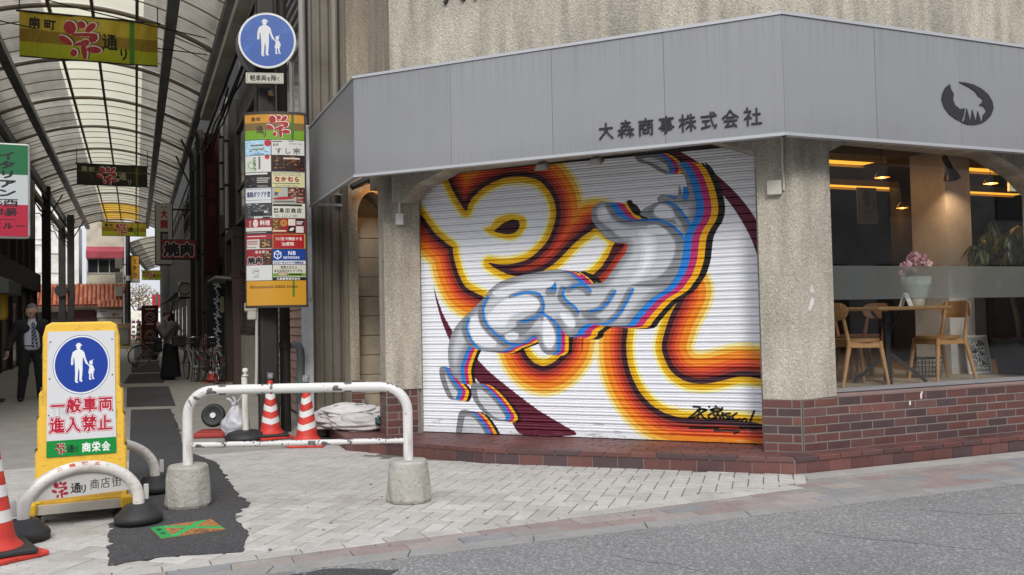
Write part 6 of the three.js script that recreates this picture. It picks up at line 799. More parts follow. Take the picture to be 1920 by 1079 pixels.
// ---------- white arch barrier in front of it, another behind ----------
function archBarrier(label, pos, turn, withPlate) {
  const o = thing('arch_barrier', label, 'barrier', pos, turn, null), w = 0.335, R = 0.036, pts = [];
  pts.push([-w, 0.10, 0], [-w, 0.14, 0]); for (let i = 0; i <= 16; i++) { const a = Math.PI - i * Math.PI / 16; pts.push([w * Math.cos(a), 0.16 + 0.25 * Math.sin(a), 0]); } pts.push([w, 0.14, 0], [w, 0.10, 0]);
  mesh('tube', boxUV(tube(pts, R, 60, 14)), std(0.86, 0.83, 0.78, 0.5, 0, { map: T.grime }), o);
  for (const x of [-w, w]) { mesh('rubber_foot', [lathe([[0, 0], [0.148, 0], [0.151, 0.045], [0.14, 0.065], [0.12, 0.08], [0.085, 0.125], [0.06, 0.132], [0, 0.132]], 22)].map((g) => { g.translate(x, 0, 0); return g; }), M.rubber, o); mesh('reflector', rbox(0.03, 0.1, 0.02, x + (x > 0 ? 0.05 : -0.05), 0.2, -0.01, 0.005), dirty(0.5, 0.5, 0.48, 0.2), o); }
  if (withPlate) {
    const c = canvas(800, 330, '#c9c7c3'); emblem(c, 190, 130, 115, 124, '#a5213a', null, null); c.strokeStyle = '#2b2b2b'; glyph(c, '通', 318, 152, 72, 76, 9); glyph(c, 'り', 380, 172, 54, 64, 9); word(c, '商店街', 448, 140, 70, 78, 6, 0.1, '#33363a'); for (let i = 0; i < 40; i++) { c.fillStyle = `rgba(100,90,75,${rnd() * 0.1})`; c.fillRect(rnd() * 800, rnd() * 330, 3, 20 + rnd() * 80); }
    const P = []; for (let i = 0; i <= 14; i++) { const a = 0.2 + i * (Math.PI - 0.4) / 14; P.push([0.332 * Math.cos(a), 0.245 * Math.sin(a)]); } const g = prism(P, 0.006); g.translate(0, 0.178, -0.012); const pl = boxUV(g), p = pl.attributes.position, u = pl.attributes.uv; for (let i = 0; i < p.count; i++) u.setXY(i, p.getX(i) / 0.68 + 0.5, (p.getY(i) - 0.205) / 0.285 + 0.16); mesh('name_plate', pl, printed(c, 0.45), o);
    const c2 = canvas(640, 90); word(c2, '二輪禁止', 20, 12, 70, 66, 10, 1.1, '#c2552a'); c2.clearRect(40, 34, 44, 16); c2.clearRect(330, 50, 80, 16); c2.clearRect(150, 10, 30, 20); c2.clearRect(350, 20, 20, 20);
    const a0 = 2.05, a1 = 1.13, pos2 = [], uv2 = [], idx = []; for (let i = 0; i <= 12; i++) for (let j = 0; j <= 3; j++) { const a = a0 + (a1 - a0) * i / 12, b = 0.25 + 1.0 * j / 3, cx = w * Math.cos(a), cy = 0.16 + 0.25 * Math.sin(a), rN = R + 0.0012, n = V3(Math.cos(a) * 0.25, Math.sin(a) * w, 0).normalize(); pos2.push(cx + n.x * rN * Math.sin(b), cy + n.y * rN * Math.sin(b), rN * Math.cos(b)); uv2.push(i / 12, j / 3); } for (let i = 0; i < 12; i++) for (let j = 0; j < 3; j++) { const q = i * 4 + j; idx.push(q, q + 4, q + 5, q, q + 5, q + 1); } const sg = new THREE.BufferGeometry(); sg.setAttribute('position', new THREE.Float32BufferAttribute(pos2, 3)); sg.setAttribute('uv', new THREE.Float32BufferAttribute(uv2, 2)); sg.setIndex(idx); sg.computeVertexNormals();
    mesh('worn_lettering', sg, printed(c2, 0.6, { transparent: true, side: THREE.DoubleSide }), o);
  }
  return o;
}
archBarrier('white arch barrier with a lettered white plate in front of the yellow standing sign', [-2.75, 0, -5.62], rad(37), true);
archBarrier('white arch barrier half hidden behind the yellow standing sign', [-3.09, 0, -6.70], rad(30), false);
// ---------- pipe barrier on two concrete blocks ----------
{
  const o = thing('pipe_barrier', 'white chipped pipe barrier set in two concrete blocks', 'barrier', [-1.56, 0, -6.35], rad(0.5)), R = 0.035, w = 0.79, top = 0.815;
  // chipped paint
  const n = 512, Pn = fbm(n, 10, 5, 91), Q = fbm(n, 40, 3, 92); const chips = colorTex(n, 0.9, (i) => { const v = Pn[i] * 0.7 + Q[i] * 0.3; return v > 0.655 ? [0.12, 0.12, 0.125] : v > 0.645 ? [0.4, 0.38, 0.34] : [0.70, 0.70, 0.68]; });
  const chips2 = colorTex(n, 0.9, (i) => { const v = Pn[i] * 0.55 + Q[i] * 0.45; return v > 0.575 ? [0.11, 0.11, 0.115] : [0.68, 0.67, 0.65]; });
  const legM = dirty(0.70, 0.69, 0.67, 0.4), chipM = std(1, 1, 1, 0.45, 0, { map: chips }), chipM2 = std(1, 1, 1, 0.5, 0, { map: chips2 });
  for (const s of [-1, 1]) mesh('leg', rod([s * w, 0.25, 0], [s * w, 0.64, 0], R, R, 18), legM, o);
  const pts = [[-w, 0.62, 0]]; for (let i = 1; i <= 8; i++) { const a = Math.PI - i * Math.PI / 16; pts.push([-w + 0.18 + 0.18 * Math.cos(a), 0.64 + 0.18 * Math.sin(a), 0]); } for (let i = 0; i <= 8; i++) { const a = Math.PI / 2 - i * Math.PI / 16; pts.push([w - 0.18 + 0.18 * Math.cos(a), 0.64 + 0.18 * Math.sin(a), 0]); } pts.push([w, 0.62, 0]);
  mesh('top_rail', boxUV(tube(pts, R, 90, 18)), chipM, o); mesh('low_rail', boxUV(rod([-w, 0.432, 0], [w, 0.432, 0], 0.02, 0.02, 14)), chipM2, o);
  for (const s of [-1, 1]) { const g = lathe([[0, 0], [0.148, 0], [0.157, 0.02], [0.153, 0.1], [0.148, 0.2], [0.137, 0.275], [0.125, 0.29], [0, 0.292]], 40), p = g.attributes.position; for (let i = 0; i < p.count; i++) { const x = p.getX(i), y = p.getY(i), z = p.getZ(i), k = 1 + 0.035 * Math.sin(x * 40 + y * 22) * Math.cos(z * 37) + (y < 0.04 ? 0.03 * Math.sin(Math.atan2(z, x) * 9) : 0); p.setXYZ(i, x * k, y, z * k); } g.computeVertexNormals(); g.translate(s * w, 0.004, 0); mesh('concrete_block', boxUV(plain(mergeVertices(g, 1e-4))), grained(0.40, 0.39, 0.355, 0.95, 0.012), o); }
}
// ---------- traffic cones ----------
function makeCone(name, label, pos, turn, sc = 1, lamp = true, chevron = lamp) {
  const o = thing(name, label, 'traffic cone', pos, turn, null); o.scale.setScalar(sc);
  const red = std(0.72, 0.055, 0.038, 0.55, 0, { map: T.grime }), white = dirty(0.72, 0.72, 0.71, 0.4);
  const rAt = (y) => 0.12 - 0.092 * (y - 0.045) / 0.605;
  mesh('base', [rbox(0.37, 0.03, 0.37, 0, 0.045, 0, 0.012)], M.rubber, o); mesh('under_base', tr(rbox(0.37, 0.028, 0.37, 0, 0, 0, 0.01), 0.02, 0.015, 0.015, 0, 0.25), red, o);
  mesh('body', boxUV(lathe([[0.15, 0.058], [0.142, 0.07], [0.125, 0.085], [rAt(0.12), 0.12], [rAt(0.65), 0.65], [0.026, 0.66], [0, 0.66]], 28)), red, o);
  for (const y of [0.20, 0.335, 0.47]) { // chevron bands, point down at the front
    const pos2 = [], idx = [], N = 32; for (let i = 0; i <= N; i++) { const a = i / N * Math.PI * 2; for (const hh of [0, 0.062]) { const yy = y + hh + (chevron ? 0.075 * Math.abs(1 - (((a - Math.PI / 2) / Math.PI + 2) % 2)) * -1 + 0.035 : 0), r = rAt(yy) + 0.0015; pos2.push(r * Math.cos(a), yy, r * Math.sin(a)); } } for (let i = 0; i < N; i++) idx.push(i * 2, i * 2 + 1, i * 2 + 3, i * 2, i * 2 + 3, i * 2 + 2); const g = new THREE.BufferGeometry(); g.setAttribute('position', new THREE.Float32BufferAttribute(pos2, 3)); g.setIndex(idx); g.computeVertexNormals(); mesh('reflective_band', plain(g), std(0.75, 0.75, 0.74, 0.35, 0, { side: THREE.DoubleSide }), o); }
  if (lamp) { mesh('lamp', [rbox(0.065, 0.075, 0.065, 0, 0.70, 0, 0.012)], phys(0.85, 0.87, 0.88, 0.08, { transmission: 0.85, thickness: 0.03, ior: 1.45 }), o); mesh('lamp_base', lathe([[0, 0.655], [0.034, 0.655], [0.034, 0.668], [0, 0.668]], 14), M.dark, o); mesh('lamp_core', rbox(0.03, 0.04, 0.03, 0, 0.695, 0, 0.006), M.alu, o); }
  return o;
}
makeCone('traffic_cone', 'red and white striped cone with clear lamp in front of the dark column', [-2.75, 0, -9.95], rad(20));
makeCone('traffic_cone', 'red and white striped cone in front of the corrugated metal wall', [-2.19, 0, -9.30], rad(-12));
{ // the near cone stands at the left edge: plain level bands
  const o = makeCone('traffic_cone', 'large red and white cone cut off by the left edge of the picture', [-2.975, 0, -5.02], rad(40), 1.04, true, false); o.scale.set(1.08, 1.04, 1.08);
}
makeCone('traffic_cone', 'faded red cone beside the parked bicycles in the shade', [-6.68, 0, -19.6], rad(50), 1.0, false);
// ---------- white post, wheel, bags ----------
{
  const p = thing('marker_post', 'thin white marker post with a knobbed top behind the pipe barrier', 'post', [-3.0, 0, -9.85]); mesh('shaft', rod([0, 0.08, 0], [-0.01, 0.70, 0], 0.036, 0.034, 14), dirty(0.66, 0.65, 0.6), p); mesh('knob', [lathe([[0, 0.70], [0.036, 0.70], [0.036, 0.72], [0.018, 0.725], [0.018, 0.745], [0.032, 0.755], [0.03, 0.79], [0, 0.8]], 14)], dirty(0.66, 0.65, 0.6), p); mesh('base', lathe([[0, 0], [0.22, 0], [0.23, 0.04], [0.19, 0.085], [0.12, 0.105], [0.05, 0.11], [0, 0.11]], 20), M.rubber, p);
  const t = thing('rubber_disc', 'black rubber disc leaning upright behind the left leg of the pipe barrier', 'wheel', [-3.53, 0.02, -10.35], rad(10)); { const g = lathe([[0.03, -0.02], [0.05, -0.03], [0.07, -0.02], [0.1, -0.045], [0.125, -0.04], [0.138, 0], [0.125, 0.04], [0.1, 0.045], [0.07, 0.02], [0.03, 0.02]], 28); g.rotateX(Math.PI / 2 - 0.2); g.translate(0, 0.205, 0); mesh('tyre', g, M.rubber, t); const h = tr(plain(new THREE.CylinderGeometry(0.032, 0.032, 0.09, 14)), 0, 0.205, 0.01, Math.PI / 2 - 0.2); mesh('hub', h, dirty(0.7, 0.7, 0.68), t); }
  const rp = thing('plastic_block', 'flat red plastic block under the leaning rubber disc', 'block', [-3.46, 0, -10.2], rad(5)); mesh('slab', rbox(0.42, 0.06, 0.30, 0, 0.03, 0, 0.02), dirty(0.34, 0.04, 0.035), rp); mesh('rim', rbox(0.36, 0.02, 0.24, 0, 0.065, 0, 0.01), dirty(0.28, 0.035, 0.03), rp);
  // plastic bag
  const lump = (rx, ry, rz, sd, amp, n = 26, flat = 0) => { const g = new THREE.SphereGeometry(1, n, n), q = g.attributes.position; for (let i = 0; i < q.count; i++) { const x = q.getX(i), y = q.getY(i), z = q.getZ(i); const k = 1 + amp * (Math.sin(x * 5 + sd) * Math.cos(y * 6 + sd * 2) + 0.6 * Math.sin(z * 9 + x * 7 + sd) + 0.5 * Math.sin(y * 13 + z * 11 + sd * 3) + 0.35 * Math.abs(Math.sin(x * 14 + 3 * Math.sin(z * 6 + sd) + y * 5))); let Y = y * k * ry; if (flat && Y < -ry * flat) Y = -ry * flat; q.setXYZ(i, x * k * rx, Y, z * k * rz); } return plain(mergeVertices(g, 1e-4)); };
  const film = phys(0.62, 0.62, 0.66, 0.35, { transmission: 0.25, thickness: 0, side: THREE.DoubleSide });
  const b = thing('plastic_bag', 'tied translucent white plastic bag beside the thin white post', 'bag', [-3.16, 0, -10.0]); { const g = lump(0.155, 0.20, 0.13, 2.0, 0.06, 34, 0.85), q = g.attributes.position; for (let i = 0; i < q.count; i++) { const y = q.getY(i), t = Math.max(0, (y - 0.02) / 0.2); q.setX(i, q.getX(i) * (1 - 0.6 * t)); q.setZ(i, q.getZ(i) * (1 - 0.6 * t)); } g.translate(0, 0.17, 0); g.computeVertexNormals(); mesh('bag', g, film, b); mesh('knot', [ball(0.03, -0.02, 0.385, 0), tube([[-0.02, 0.37, 0], [-0.05, 0.43, 0.02], [-0.09, 0.45, 0.01]], 0.016, 10, 6), tube([[-0.02, 0.37, 0], [0, 0.42, 0], [-0.03, 0.47, 0]], 0.014, 10, 6)], film, b); mesh('string', tube([[-0.02, 0.38, 0], [0.05, 0.45, -0.02], [0.11, 0.6, 0.02], [0.14, 0.68, 0.05]], 0.006, 16, 5), dirty(0.6, 0.6, 0.56), b); }
  // sandbags heaped on the step
  const sbM = [dirty(0.56, 0.54, 0.53, 0.75), dirty(0.5, 0.48, 0.47, 0.75), dirty(0.6, 0.58, 0.575, 0.75)];
  const bags = [[-2.02, 0.13, -9.72, 0.3, 0.3, 0.115, 0.2, 1.1, 'grey cloth sandbag lying at the left of the heap on the step'], [-1.64, 0.13, -9.45, -0.2, 0.33, 0.11, 0.2, 3.7, 'grey cloth sandbag at the right of the heap beside the brick pillar'], [-1.80, 0.25, -9.62, 0.1, 0.32, 0.085, 0.18, 5.2, 'grey cloth sandbag lying on top of the heap on the step'], [-2.22, 0.0, -9.98, 0.9, 0.2, 0.14, 0.16, 7.7, 'dark crumpled sandbag on the ground behind the right cone']];
  bags.forEach(([x, y, z, t, rx, ry, rz, sd, lab], i) => { const s = thing('sandbag', lab, 'sandbag', [x, y, z], t); const g = lump(rx, ry, rz, sd, 0.10, 44, 0.75); g.translate(0, ry * 0.75, 0); g.computeVertexNormals(); mesh('sack', boxUV(g), i === 3 ? dirty(0.16, 0.16, 0.165, 0.7) : sbM[i], s); mesh('gathered_neck', tube([[rx * 0.9, ry * 0.9, 0], [rx * 1.12, ry * 1.05, 0.03], [rx * 1.25, ry * 0.9, 0.05]], 0.03, 10, 8), sbM[0], s); mesh('string', tube([[-rx * 0.5, ry * 1.6, rz * 0.5], [0, ry * 1.74, rz * 0.2], [rx * 0.5, ry * 1.65, rz * 0.45]], 0.004, 14, 4), M.dark, s); });
  const tw = thing('twine_bundle', 'small knot of dark green and blue twine beside the brick pillar', 'twine', [-1.40, 0.2, -9.22]); for (let k = 0; k < 7; k++) { const P = []; for (let i = 0; i < 7; i++) P.push([rr(-0.06, 0.06), rr(0, 0.1), rr(-0.05, 0.05)]); mesh('strand', tube(P, 0.008, 30, 5, true), [dirty(0.05, 0.12, 0.1), dirty(0.1, 0.14, 0.2), M.dark][k % 3], tw); }
  const gn = thing('green_net', 'small ball of green netting hanging on the pipe above the right cone', 'net', [-2.60, 0.46, -10.75]); for (let k = 0; k < 6; k++) { const P = []; for (let i = 0; i < 7; i++) P.push([rr(-0.07, 0.07), rr(0, 0.11), rr(-0.04, 0.04)]); mesh('strand', tube(P, 0.007, 30, 5, true), dirty(0.03, 0.22, 0.1), gn); }
  const gp = thing('grey_elbow_pipe', 'short grey bent pipe rising beside the thin dark pipe', 'pipe', [-2.66, 0, -11.0]); mesh('tube', tube([[0, 0, 0], [0, 0.6, 0], [0, 0.92, 0], [-0.03, 1.0, 0], [-0.1, 1.02, 0]], 0.05, 30, 10), dirty(0.17, 0.18, 0.19), gp); mesh('collar', rod([0, 0.3, 0], [0, 0.36, 0], 0.06, 0.06, 12), dirty(0.14, 0.15, 0.15), gp);
  // grit and scraps
  const G = []; for (let k = 0; k < 70; k++) { const x = rr(-3.4, 2), d = Math.max(paveLine(x) - 0.9 + rnd() * 3.4, 4.3), s = rr(0.004, 0.012), g = new THREE.DodecahedronGeometry(s, 0); g.scale(1, 0.6, 1); g.rotateY(rnd() * 6); g.translate(x, s * 0.4, -d); G.push(plain(g)); } const gr = mesh('grit', G, grained(0.2, 0.19, 0.18), scene); setTag(gr, 'small dark crumbs and pebbles strewn over the pavement', 'grit', null, 'stuff');
}
// ---------- cafe behind the window (R frame: x along the front, z outwards) ----------
const RT = (name, label, cat, x, y, z, turn = 0, group) => thing(name, label, cat, onR(x, y, z), HR + turn, group);
{
  const F = 0.585, woodTex = colorTex(512, 0.8, (i, x, y) => { const k = 0.66 + 0.3 * N4[(x * 512 + y) % (512 * 512)] - 0.1 * (N2[i] - 0.5); return [k, k * 0.96, k * 0.9]; });
  const wood = std(0.52, 0.30, 0.125, 0.45, 0, { map: woodTex }), woodDark = std(0.34, 0.18, 0.08, 0.45, 0, { map: woodTex });
  const room = RT('cafe_room', 'dim cafe interior with pale floor and dark walls behind the corner window', 'room', 0, 0, 0);
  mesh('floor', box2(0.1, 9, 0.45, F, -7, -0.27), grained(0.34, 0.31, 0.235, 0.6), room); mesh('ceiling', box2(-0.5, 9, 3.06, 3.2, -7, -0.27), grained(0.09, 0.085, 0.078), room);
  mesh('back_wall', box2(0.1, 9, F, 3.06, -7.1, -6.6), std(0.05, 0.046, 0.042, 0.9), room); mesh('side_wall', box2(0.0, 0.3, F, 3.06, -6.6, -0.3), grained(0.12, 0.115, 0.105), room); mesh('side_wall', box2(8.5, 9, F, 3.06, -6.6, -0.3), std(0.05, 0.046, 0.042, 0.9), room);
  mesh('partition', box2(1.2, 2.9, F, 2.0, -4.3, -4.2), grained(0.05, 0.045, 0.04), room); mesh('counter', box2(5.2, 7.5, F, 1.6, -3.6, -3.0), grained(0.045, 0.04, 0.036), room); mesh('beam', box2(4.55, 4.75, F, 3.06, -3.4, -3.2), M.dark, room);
  const col = RT('white_column', 'square white column standing inside the cafe window', 'column', 3.28, F, -1.44); mesh('shaft', box(0.38, 2.47, 0.47, 0, 1.236, 0), dirty(0.58, 0.565, 0.53, 0.8), col); mesh('skirting', box(0.4, 0.06, 0.49, 0, 0.03, 0), dirty(0.5, 0.48, 0.44), col);
  // ceiling troughs
  const glow = new THREE.MeshStandardMaterial({ color: 0x221a08, emissive: 0xffb43c, emissiveIntensity: 1.15 });
  [[1.2, 2.75, -1.9, 'long amber ceiling light trough nearest the left window jamb'], [3.95, 5.0, -1.85, 'amber ceiling light trough right of the white column, front row'], [2.5, 4.9, -3.4, 'long amber ceiling light trough in the rear row left of the column'], [5.5, 7.2, -3.4, 'amber ceiling light trough in the rear row beyond the exit sign']].forEach(([a, b, z, lab]) => {
    const t = RT('ceiling_light', lab, 'ceiling light', (a + b) / 2, 3.0, z); mesh('housing', box(b - a + 0.08, 0.04, 0.34, 0, 0.035, 0), dirty(0.4, 0.32, 0.16), t); mesh('side', [box(b - a + 0.08, 0.05, 0.02, 0, 0.0, 0.17), box(b - a + 0.08, 0.05, 0.02, 0, 0.0, -0.17)], dirty(0.4, 0.28, 0.1), t); mesh('tube', box(b - a, 0.012, 0.30, 0, 0.008, 0), glow, t);
    const L = new THREE.RectAreaLight(0xffd9a8, 0.6, b - a, 0.3); L.position.set(...onR((a + b) / 2, 2.99, z)); L.rotation.set(-Math.PI / 2, 0, HR, 'XYZ'); scene.add(L);
  });
  [[2.18, 2.74, -1.2, 'small round pendant lamp hanging left of the white column'], [3.79, 2.74, -1.2, 'round pendant lamp hanging right of the white column'], [4.35, 2.70, -3.0, 'far small pendant lamp deep in the cafe left of the column']].forEach(([x, y, z, lab]) => {
    const p = RT('pendant_lamp', lab, 'pendant lamp', x, y, z, 0, null); mesh('shade', lathe([[0.075, -0.04], [0.06, 0.0], [0.025, 0.03], [0.012, 0.045], [0, 0.045]], 20), std(0.3, 0.2, 0.1, 0.3, 0.6, { side: THREE.DoubleSide }), p); mesh('bulb', ball(0.028, 0, -0.018, 0, 1, 0.8, 1, 12), new THREE.MeshStandardMaterial({ color: 0x442a10, emissive: 0xffb465, emissiveIntensity: 5 }), p); mesh('cord', rod([0, 0.04, 0], [0, 3.05 - y, 0], 0.004), M.black, p);
    const L = new THREE.PointLight(0xffb465, x === 3.79 ? 0.8 : 0.3, 5); L.position.set(...onR(x, y - 0.06, z)); L.castShadow = true; scene.add(L);
  });
  const sp = RT('spot_lamp', 'dark spot lamp throwing warm light onto the white column', 'spot lamp', 2.86, 2.74, -0.92); mesh('bracket', [rod([-0.1, 0.32, 0], [-0.09, 0.16, 0], 0.012), rod([-0.09, 0.16, 0], [-0.02, 0.06, 0], 0.03)], M.black, sp); { const g = lathe([[0.085, -0.07], [0.07, -0.02], [0.03, 0.05], [0.02, 0.07], [0, 0.07]], 20); g.rotateZ(0.45); g.rotateX(0.25); mesh('shade', g, std(0.03, 0.028, 0.026, 0.3, 0.5, { side: THREE.DoubleSide }), sp); const b = ball(0.04, 0, 0, 0, 1, 0.5, 1, 12); b.translate(0, -0.045, 0); b.rotateZ(0.45); b.rotateX(0.25); mesh('bulb', b, new THREE.MeshStandardMaterial({ color: 0x442a10, emissive: 0xffa550, emissiveIntensity: 7 }), sp); }
  const S = new THREE.SpotLight(0xffcf9c, 1.1, 6, 0.62, 0.8); S.position.set(...onR(2.92, 2.66, -0.93)); S.target.position.set(...onR(3.26, 2.2, -1.25)); S.castShadow = true; scene.add(S, S.target);
  // exit sign
  const ec = canvas(128, 128, '#cfe0d2'); ec.fillStyle = '#0d5a34'; ec.beginPath(); ec.moveTo(22, 64); ec.lineTo(62, 26); ec.lineTo(62, 50); ec.lineTo(104, 50); ec.lineTo(104, 78); ec.lineTo(62, 78); ec.lineTo(62, 102); ec.closePath(); ec.fill(); const ex = RT('exit_sign', 'small white exit sign with a green left arrow', 'sign', 4.2, 2.63, -1.25); mesh('case', box(0.12, 0.14, 0.03, 0, 0.07, 0), dirty(0.6, 0.62, 0.6), ex); { const t = printTex(ec); mesh('print', sheet(0.112, 0.132, 0, 0.07, 0.0162), new THREE.MeshStandardMaterial({ map: t, emissiveMap: t, emissive: 0xffffff, emissiveIntensity: 0.35 }), ex); } mesh('hanger', rod([0, 0.14, 0], [0, 0.42, 0], 0.008), M.dark, ex);
  // hanging white poster
  const pc = canvas(200, 280, '#8c9096'); pc.fillStyle = '#17181b'; pc.beginPath(); pc.ellipse(96, 60, 34, 40, 0, 0, 7); pc.fill(); pc.fillRect(74, 90, 52, 60); pc.beginPath(); pc.ellipse(66, 70, 14, 26, 0.5, 0, 7); pc.fill(); pc.strokeStyle = '#17181b'; pc.lineWidth = 13; pc.beginPath(); pc.moveTo(56, 190); pc.lineTo(140, 184); pc.moveTo(64, 206); pc.lineTo(136, 200); pc.moveTo(80, 178); pc.lineTo(92, 214); pc.stroke(); const po = RT('hanging_poster', 'dim white poster with a dark mark hanging inside the left of the window', 'poster', 2.75, 2.31, -2.0); mesh('sheet', box(0.3, 0.42, 0.006, 0, 0.21, 0), dirty(0.22, 0.23, 0.25), po); mesh('print', sheet(0.29, 0.41, 0, 0.21, 0.0042), printed(pc, 0.8, { color: 0x777777 }), po);
  // table
  const tb = RT('cafe_table', 'oak cafe table with black steel cross base by the window', 'table', 1.66, F, -0.68); mesh('top', rbox(0.94, 0.036, 0.72, 0, 0.725, 0, 0.016, 3), wood, tb); mesh('stem', [bar([-0.06, 0.02, 0.05], [-0.06, 0.7, 0.03], 0.06, 0.03), bar([0.02, 0.02, -0.05], [0.02, 0.7, -0.03], 0.06, 0.03)], M.black, tb); for (const [x, z] of [[-0.22, 0.22], [0.26, 0.2], [-0.26, -0.2], [0.24, -0.24]]) mesh('foot', bar([0, 0.3, 0], [x, 0.015, z], 0.045, 0.03), M.black, tb); for (const [x, z] of [[-0.3, 0.1], [0.28, -0.1]]) mesh('brace', bar([0, 0.48, 0], [x, 0.7, z], 0.02, 0.02), M.black, tb);
  // chairs: facing local +x
  function makeChair(lab, x, z, turn, m) {
    const o = RT('cafe_chair', lab, 'chair', x, F, z, turn, null);
    const seat = new THREE.CylinderGeometry(0.215, 0.2, 0.03, 28); seat.scale(1, 1, 0.98); seat.translate(0.02, 0.43, 0); mesh('seat', boxUV(seat), m, o);
    mesh('apron', [bar([-0.16, 0.39, -0.16], [0.17, 0.385, -0.17], 0.022, 0.05), bar([-0.16, 0.39, 0.16], [0.17, 0.385, 0.17], 0.022, 0.05), bar([0.17, 0.385, -0.17], [0.17, 0.385, 0.17], 0.022, 0.05)], m, o);
    for (const s of [-1, 1]) { mesh('leg', rod([0.16, 0.42, s * 0.165], [0.215, 0, s * 0.205], 0.024, 0.015, 10), m, o); const g = rod([-0.15, 0.42, s * 0.165], [-0.25, 0, s * 0.195], 0.025, 0.016, 10); mesh('leg', g, m, o); mesh('back_post', rod([-0.15, 0.36, s * 0.165], [-0.225, 0.78, s * 0.15], 0.022, 0.015, 10), m, o); }
    const pos = [], idx = [], N = 18; for (let i = 0; i <= N; i++) { const t = -1 + 2 * i / N, hh = 0.085 * Math.pow(Math.max(0, 1 - t * t * t * t), 0.5), a = t * 0.62; for (const [dr, dy] of [[0, -1], [0, 1], [0.014, 1], [0.014, -1]]) { const R = 0.38 + dr; pos.push(-0.225 + 0.335 - R * Math.cos(a) * 0.94, 0.705 + dy * hh, R * Math.sin(a)); } } for (let i = 0; i < N; i++) for (let j = 0; j < 4; j++) { const a = i * 4 + j, b = i * 4 + (j + 1) % 4; idx.push(a, b, b + 4, a, b + 4, a + 4); } const g = new THREE.BufferGeometry(); g.setAttribute('position', new THREE.Float32BufferAttribute(pos, 3)); g.setIndex(idx); const q = g.toNonIndexed(); q.computeVertexNormals(); mesh('backrest', boxUV(q), m, o); return o;
  }
  makeChair('oak cafe chair at the left end of the table, back to the window jamb', 1.23, -0.68, rad(-12), wood);
  makeChair('oak cafe chair at the right end of the table, its back near the white column', 2.36, -0.70, rad(172), wood);
  makeChair('brown cafe chair on the far side of the table, seen below its top', 1.82, -1.45, rad(-75), woodDark);
  makeChair('brown cafe chair deep in the cafe right of the table stem', 2.35, -1.75, rad(100), woodDark);
  // orchid on the table
  const or = RT('orchid', 'pink orchid in a pale pot on the cafe table, half behind the frosted band', 'plant', 2.02, F + 0.745, -0.66); mesh('pot', lathe([[0, 0], [0.07, 0], [0.105, 0.17], [0.11, 0.18], [0.095, 0.18], [0, 0.16]], 22), dirty(0.6, 0.64, 0.55, 0.4), or); mesh('wrapping', lathe([[0.1, 0.08], [0.13, 0.2], [0.15, 0.29], [0.135, 0.2]], 10), phys(0.62, 0.68, 0.56, 0.6, { transmission: 0.25, thickness: 0, side: THREE.DoubleSide }), or);
  const pink = [std(0.55, 0.27, 0.31, 0.6), std(0.62, 0.38, 0.40, 0.6), std(0.45, 0.19, 0.24, 0.6)]; const petals = [[], [], []]; for (let k = 0; k < 26; k++) { const t = rnd(), x = -0.13 + 0.27 * t + rr(-0.03, 0.03), y = 0.33 + 0.17 * Math.sin(t * 2.6) + rr(-0.035, 0.035), z = rr(-0.05, 0.06); for (let p = 0; p < 5; p++) { const g = new THREE.CircleGeometry(0.023, 8); g.scale(0.75, 1, 1); g.translate(0, 0.02, 0); g.rotateX(-0.35); g.rotateZ(p * 1.257 + rnd()); g.rotateX(rr(-0.5, 0.5)); g.rotateY(rr(-0.7, 0.7)); g.translate(x, y, z); petals[k % 3].push(plain(g)); } } petals.forEach((l, i) => { const m = mesh('flowers', mergeGeometries(l), pink[i], or); pink[i].side = THREE.DoubleSide; });
  mesh('stem', [tube([[0, 0.16, 0], [0.03, 0.36, 0], [0.0, 0.5, 0.02], [-0.1, 0.47, 0.03]], 0.004, 20, 5), tube([[0.02, 0.16, 0], [0.09, 0.36, 0], [0.13, 0.44, 0.0], [0.15, 0.36, 0.02]], 0.004, 20, 5)], dirty(0.06, 0.07, 0.03), or); for (let k = 0; k < 5; k++) { const a = k * 1.3, g = new THREE.SphereGeometry(0.09, 10, 6); g.scale(1, 0.1, 0.3); g.translate(0.08, 0, 0); g.rotateZ(0.5); g.rotateY(a); g.translate(0, 0.18, 0); mesh('leaf', plain(g), dirty(0.04, 0.08, 0.025, 0.4), or); }
  const mc = RT('menu_card', 'small tented white menu card on the cafe table beside the orchid pot', 'menu card', 1.82, F + 0.744, -0.6, rad(20)); for (const s of [-1, 1]) mesh('leaf', tr(box(0.1, 0.14, 0.003), 0, 0.066, s * 0.025, -s * 0.35), dirty(0.6, 0.6, 0.57), mc);
  // umbrella tree in a dark pot
  const pl = RT('umbrella_plant', 'tall umbrella plant with drooping fingered leaves in a dark pot', 'plant', 3.62, F, -0.78); mesh('pot', lathe([[0, 0], [0.22, 0], [0.27, 0.36], [0.28, 0.38], [0.25, 0.38], [0.25, 0.34], [0, 0.34]], 24), std(0.012, 0.016, 0.026, 0.5), pl); mesh('cloth_wrap', [rod([-0.3, 0.34, 0.18], [0.0, 0.1, 0.28], 0.012), rod([-0.26, 0.4, 0.15], [0.1, 0.22, 0.28], 0.01)], dirty(0.05, 0.06, 0.09), pl);
  mesh('trunk', [tube([[0, 0.34, 0], [-0.03, 0.6, 0], [-0.1, 0.9, 0], [-0.08, 1.3, 0.05]], 0.026, 20, 8), tube([[0.1, 0.34, 0.02], [0.12, 0.9, 0], [0.05, 1.4, 0.1]], 0.018, 20, 8)], grained(0.16, 0.12, 0.08), pl);
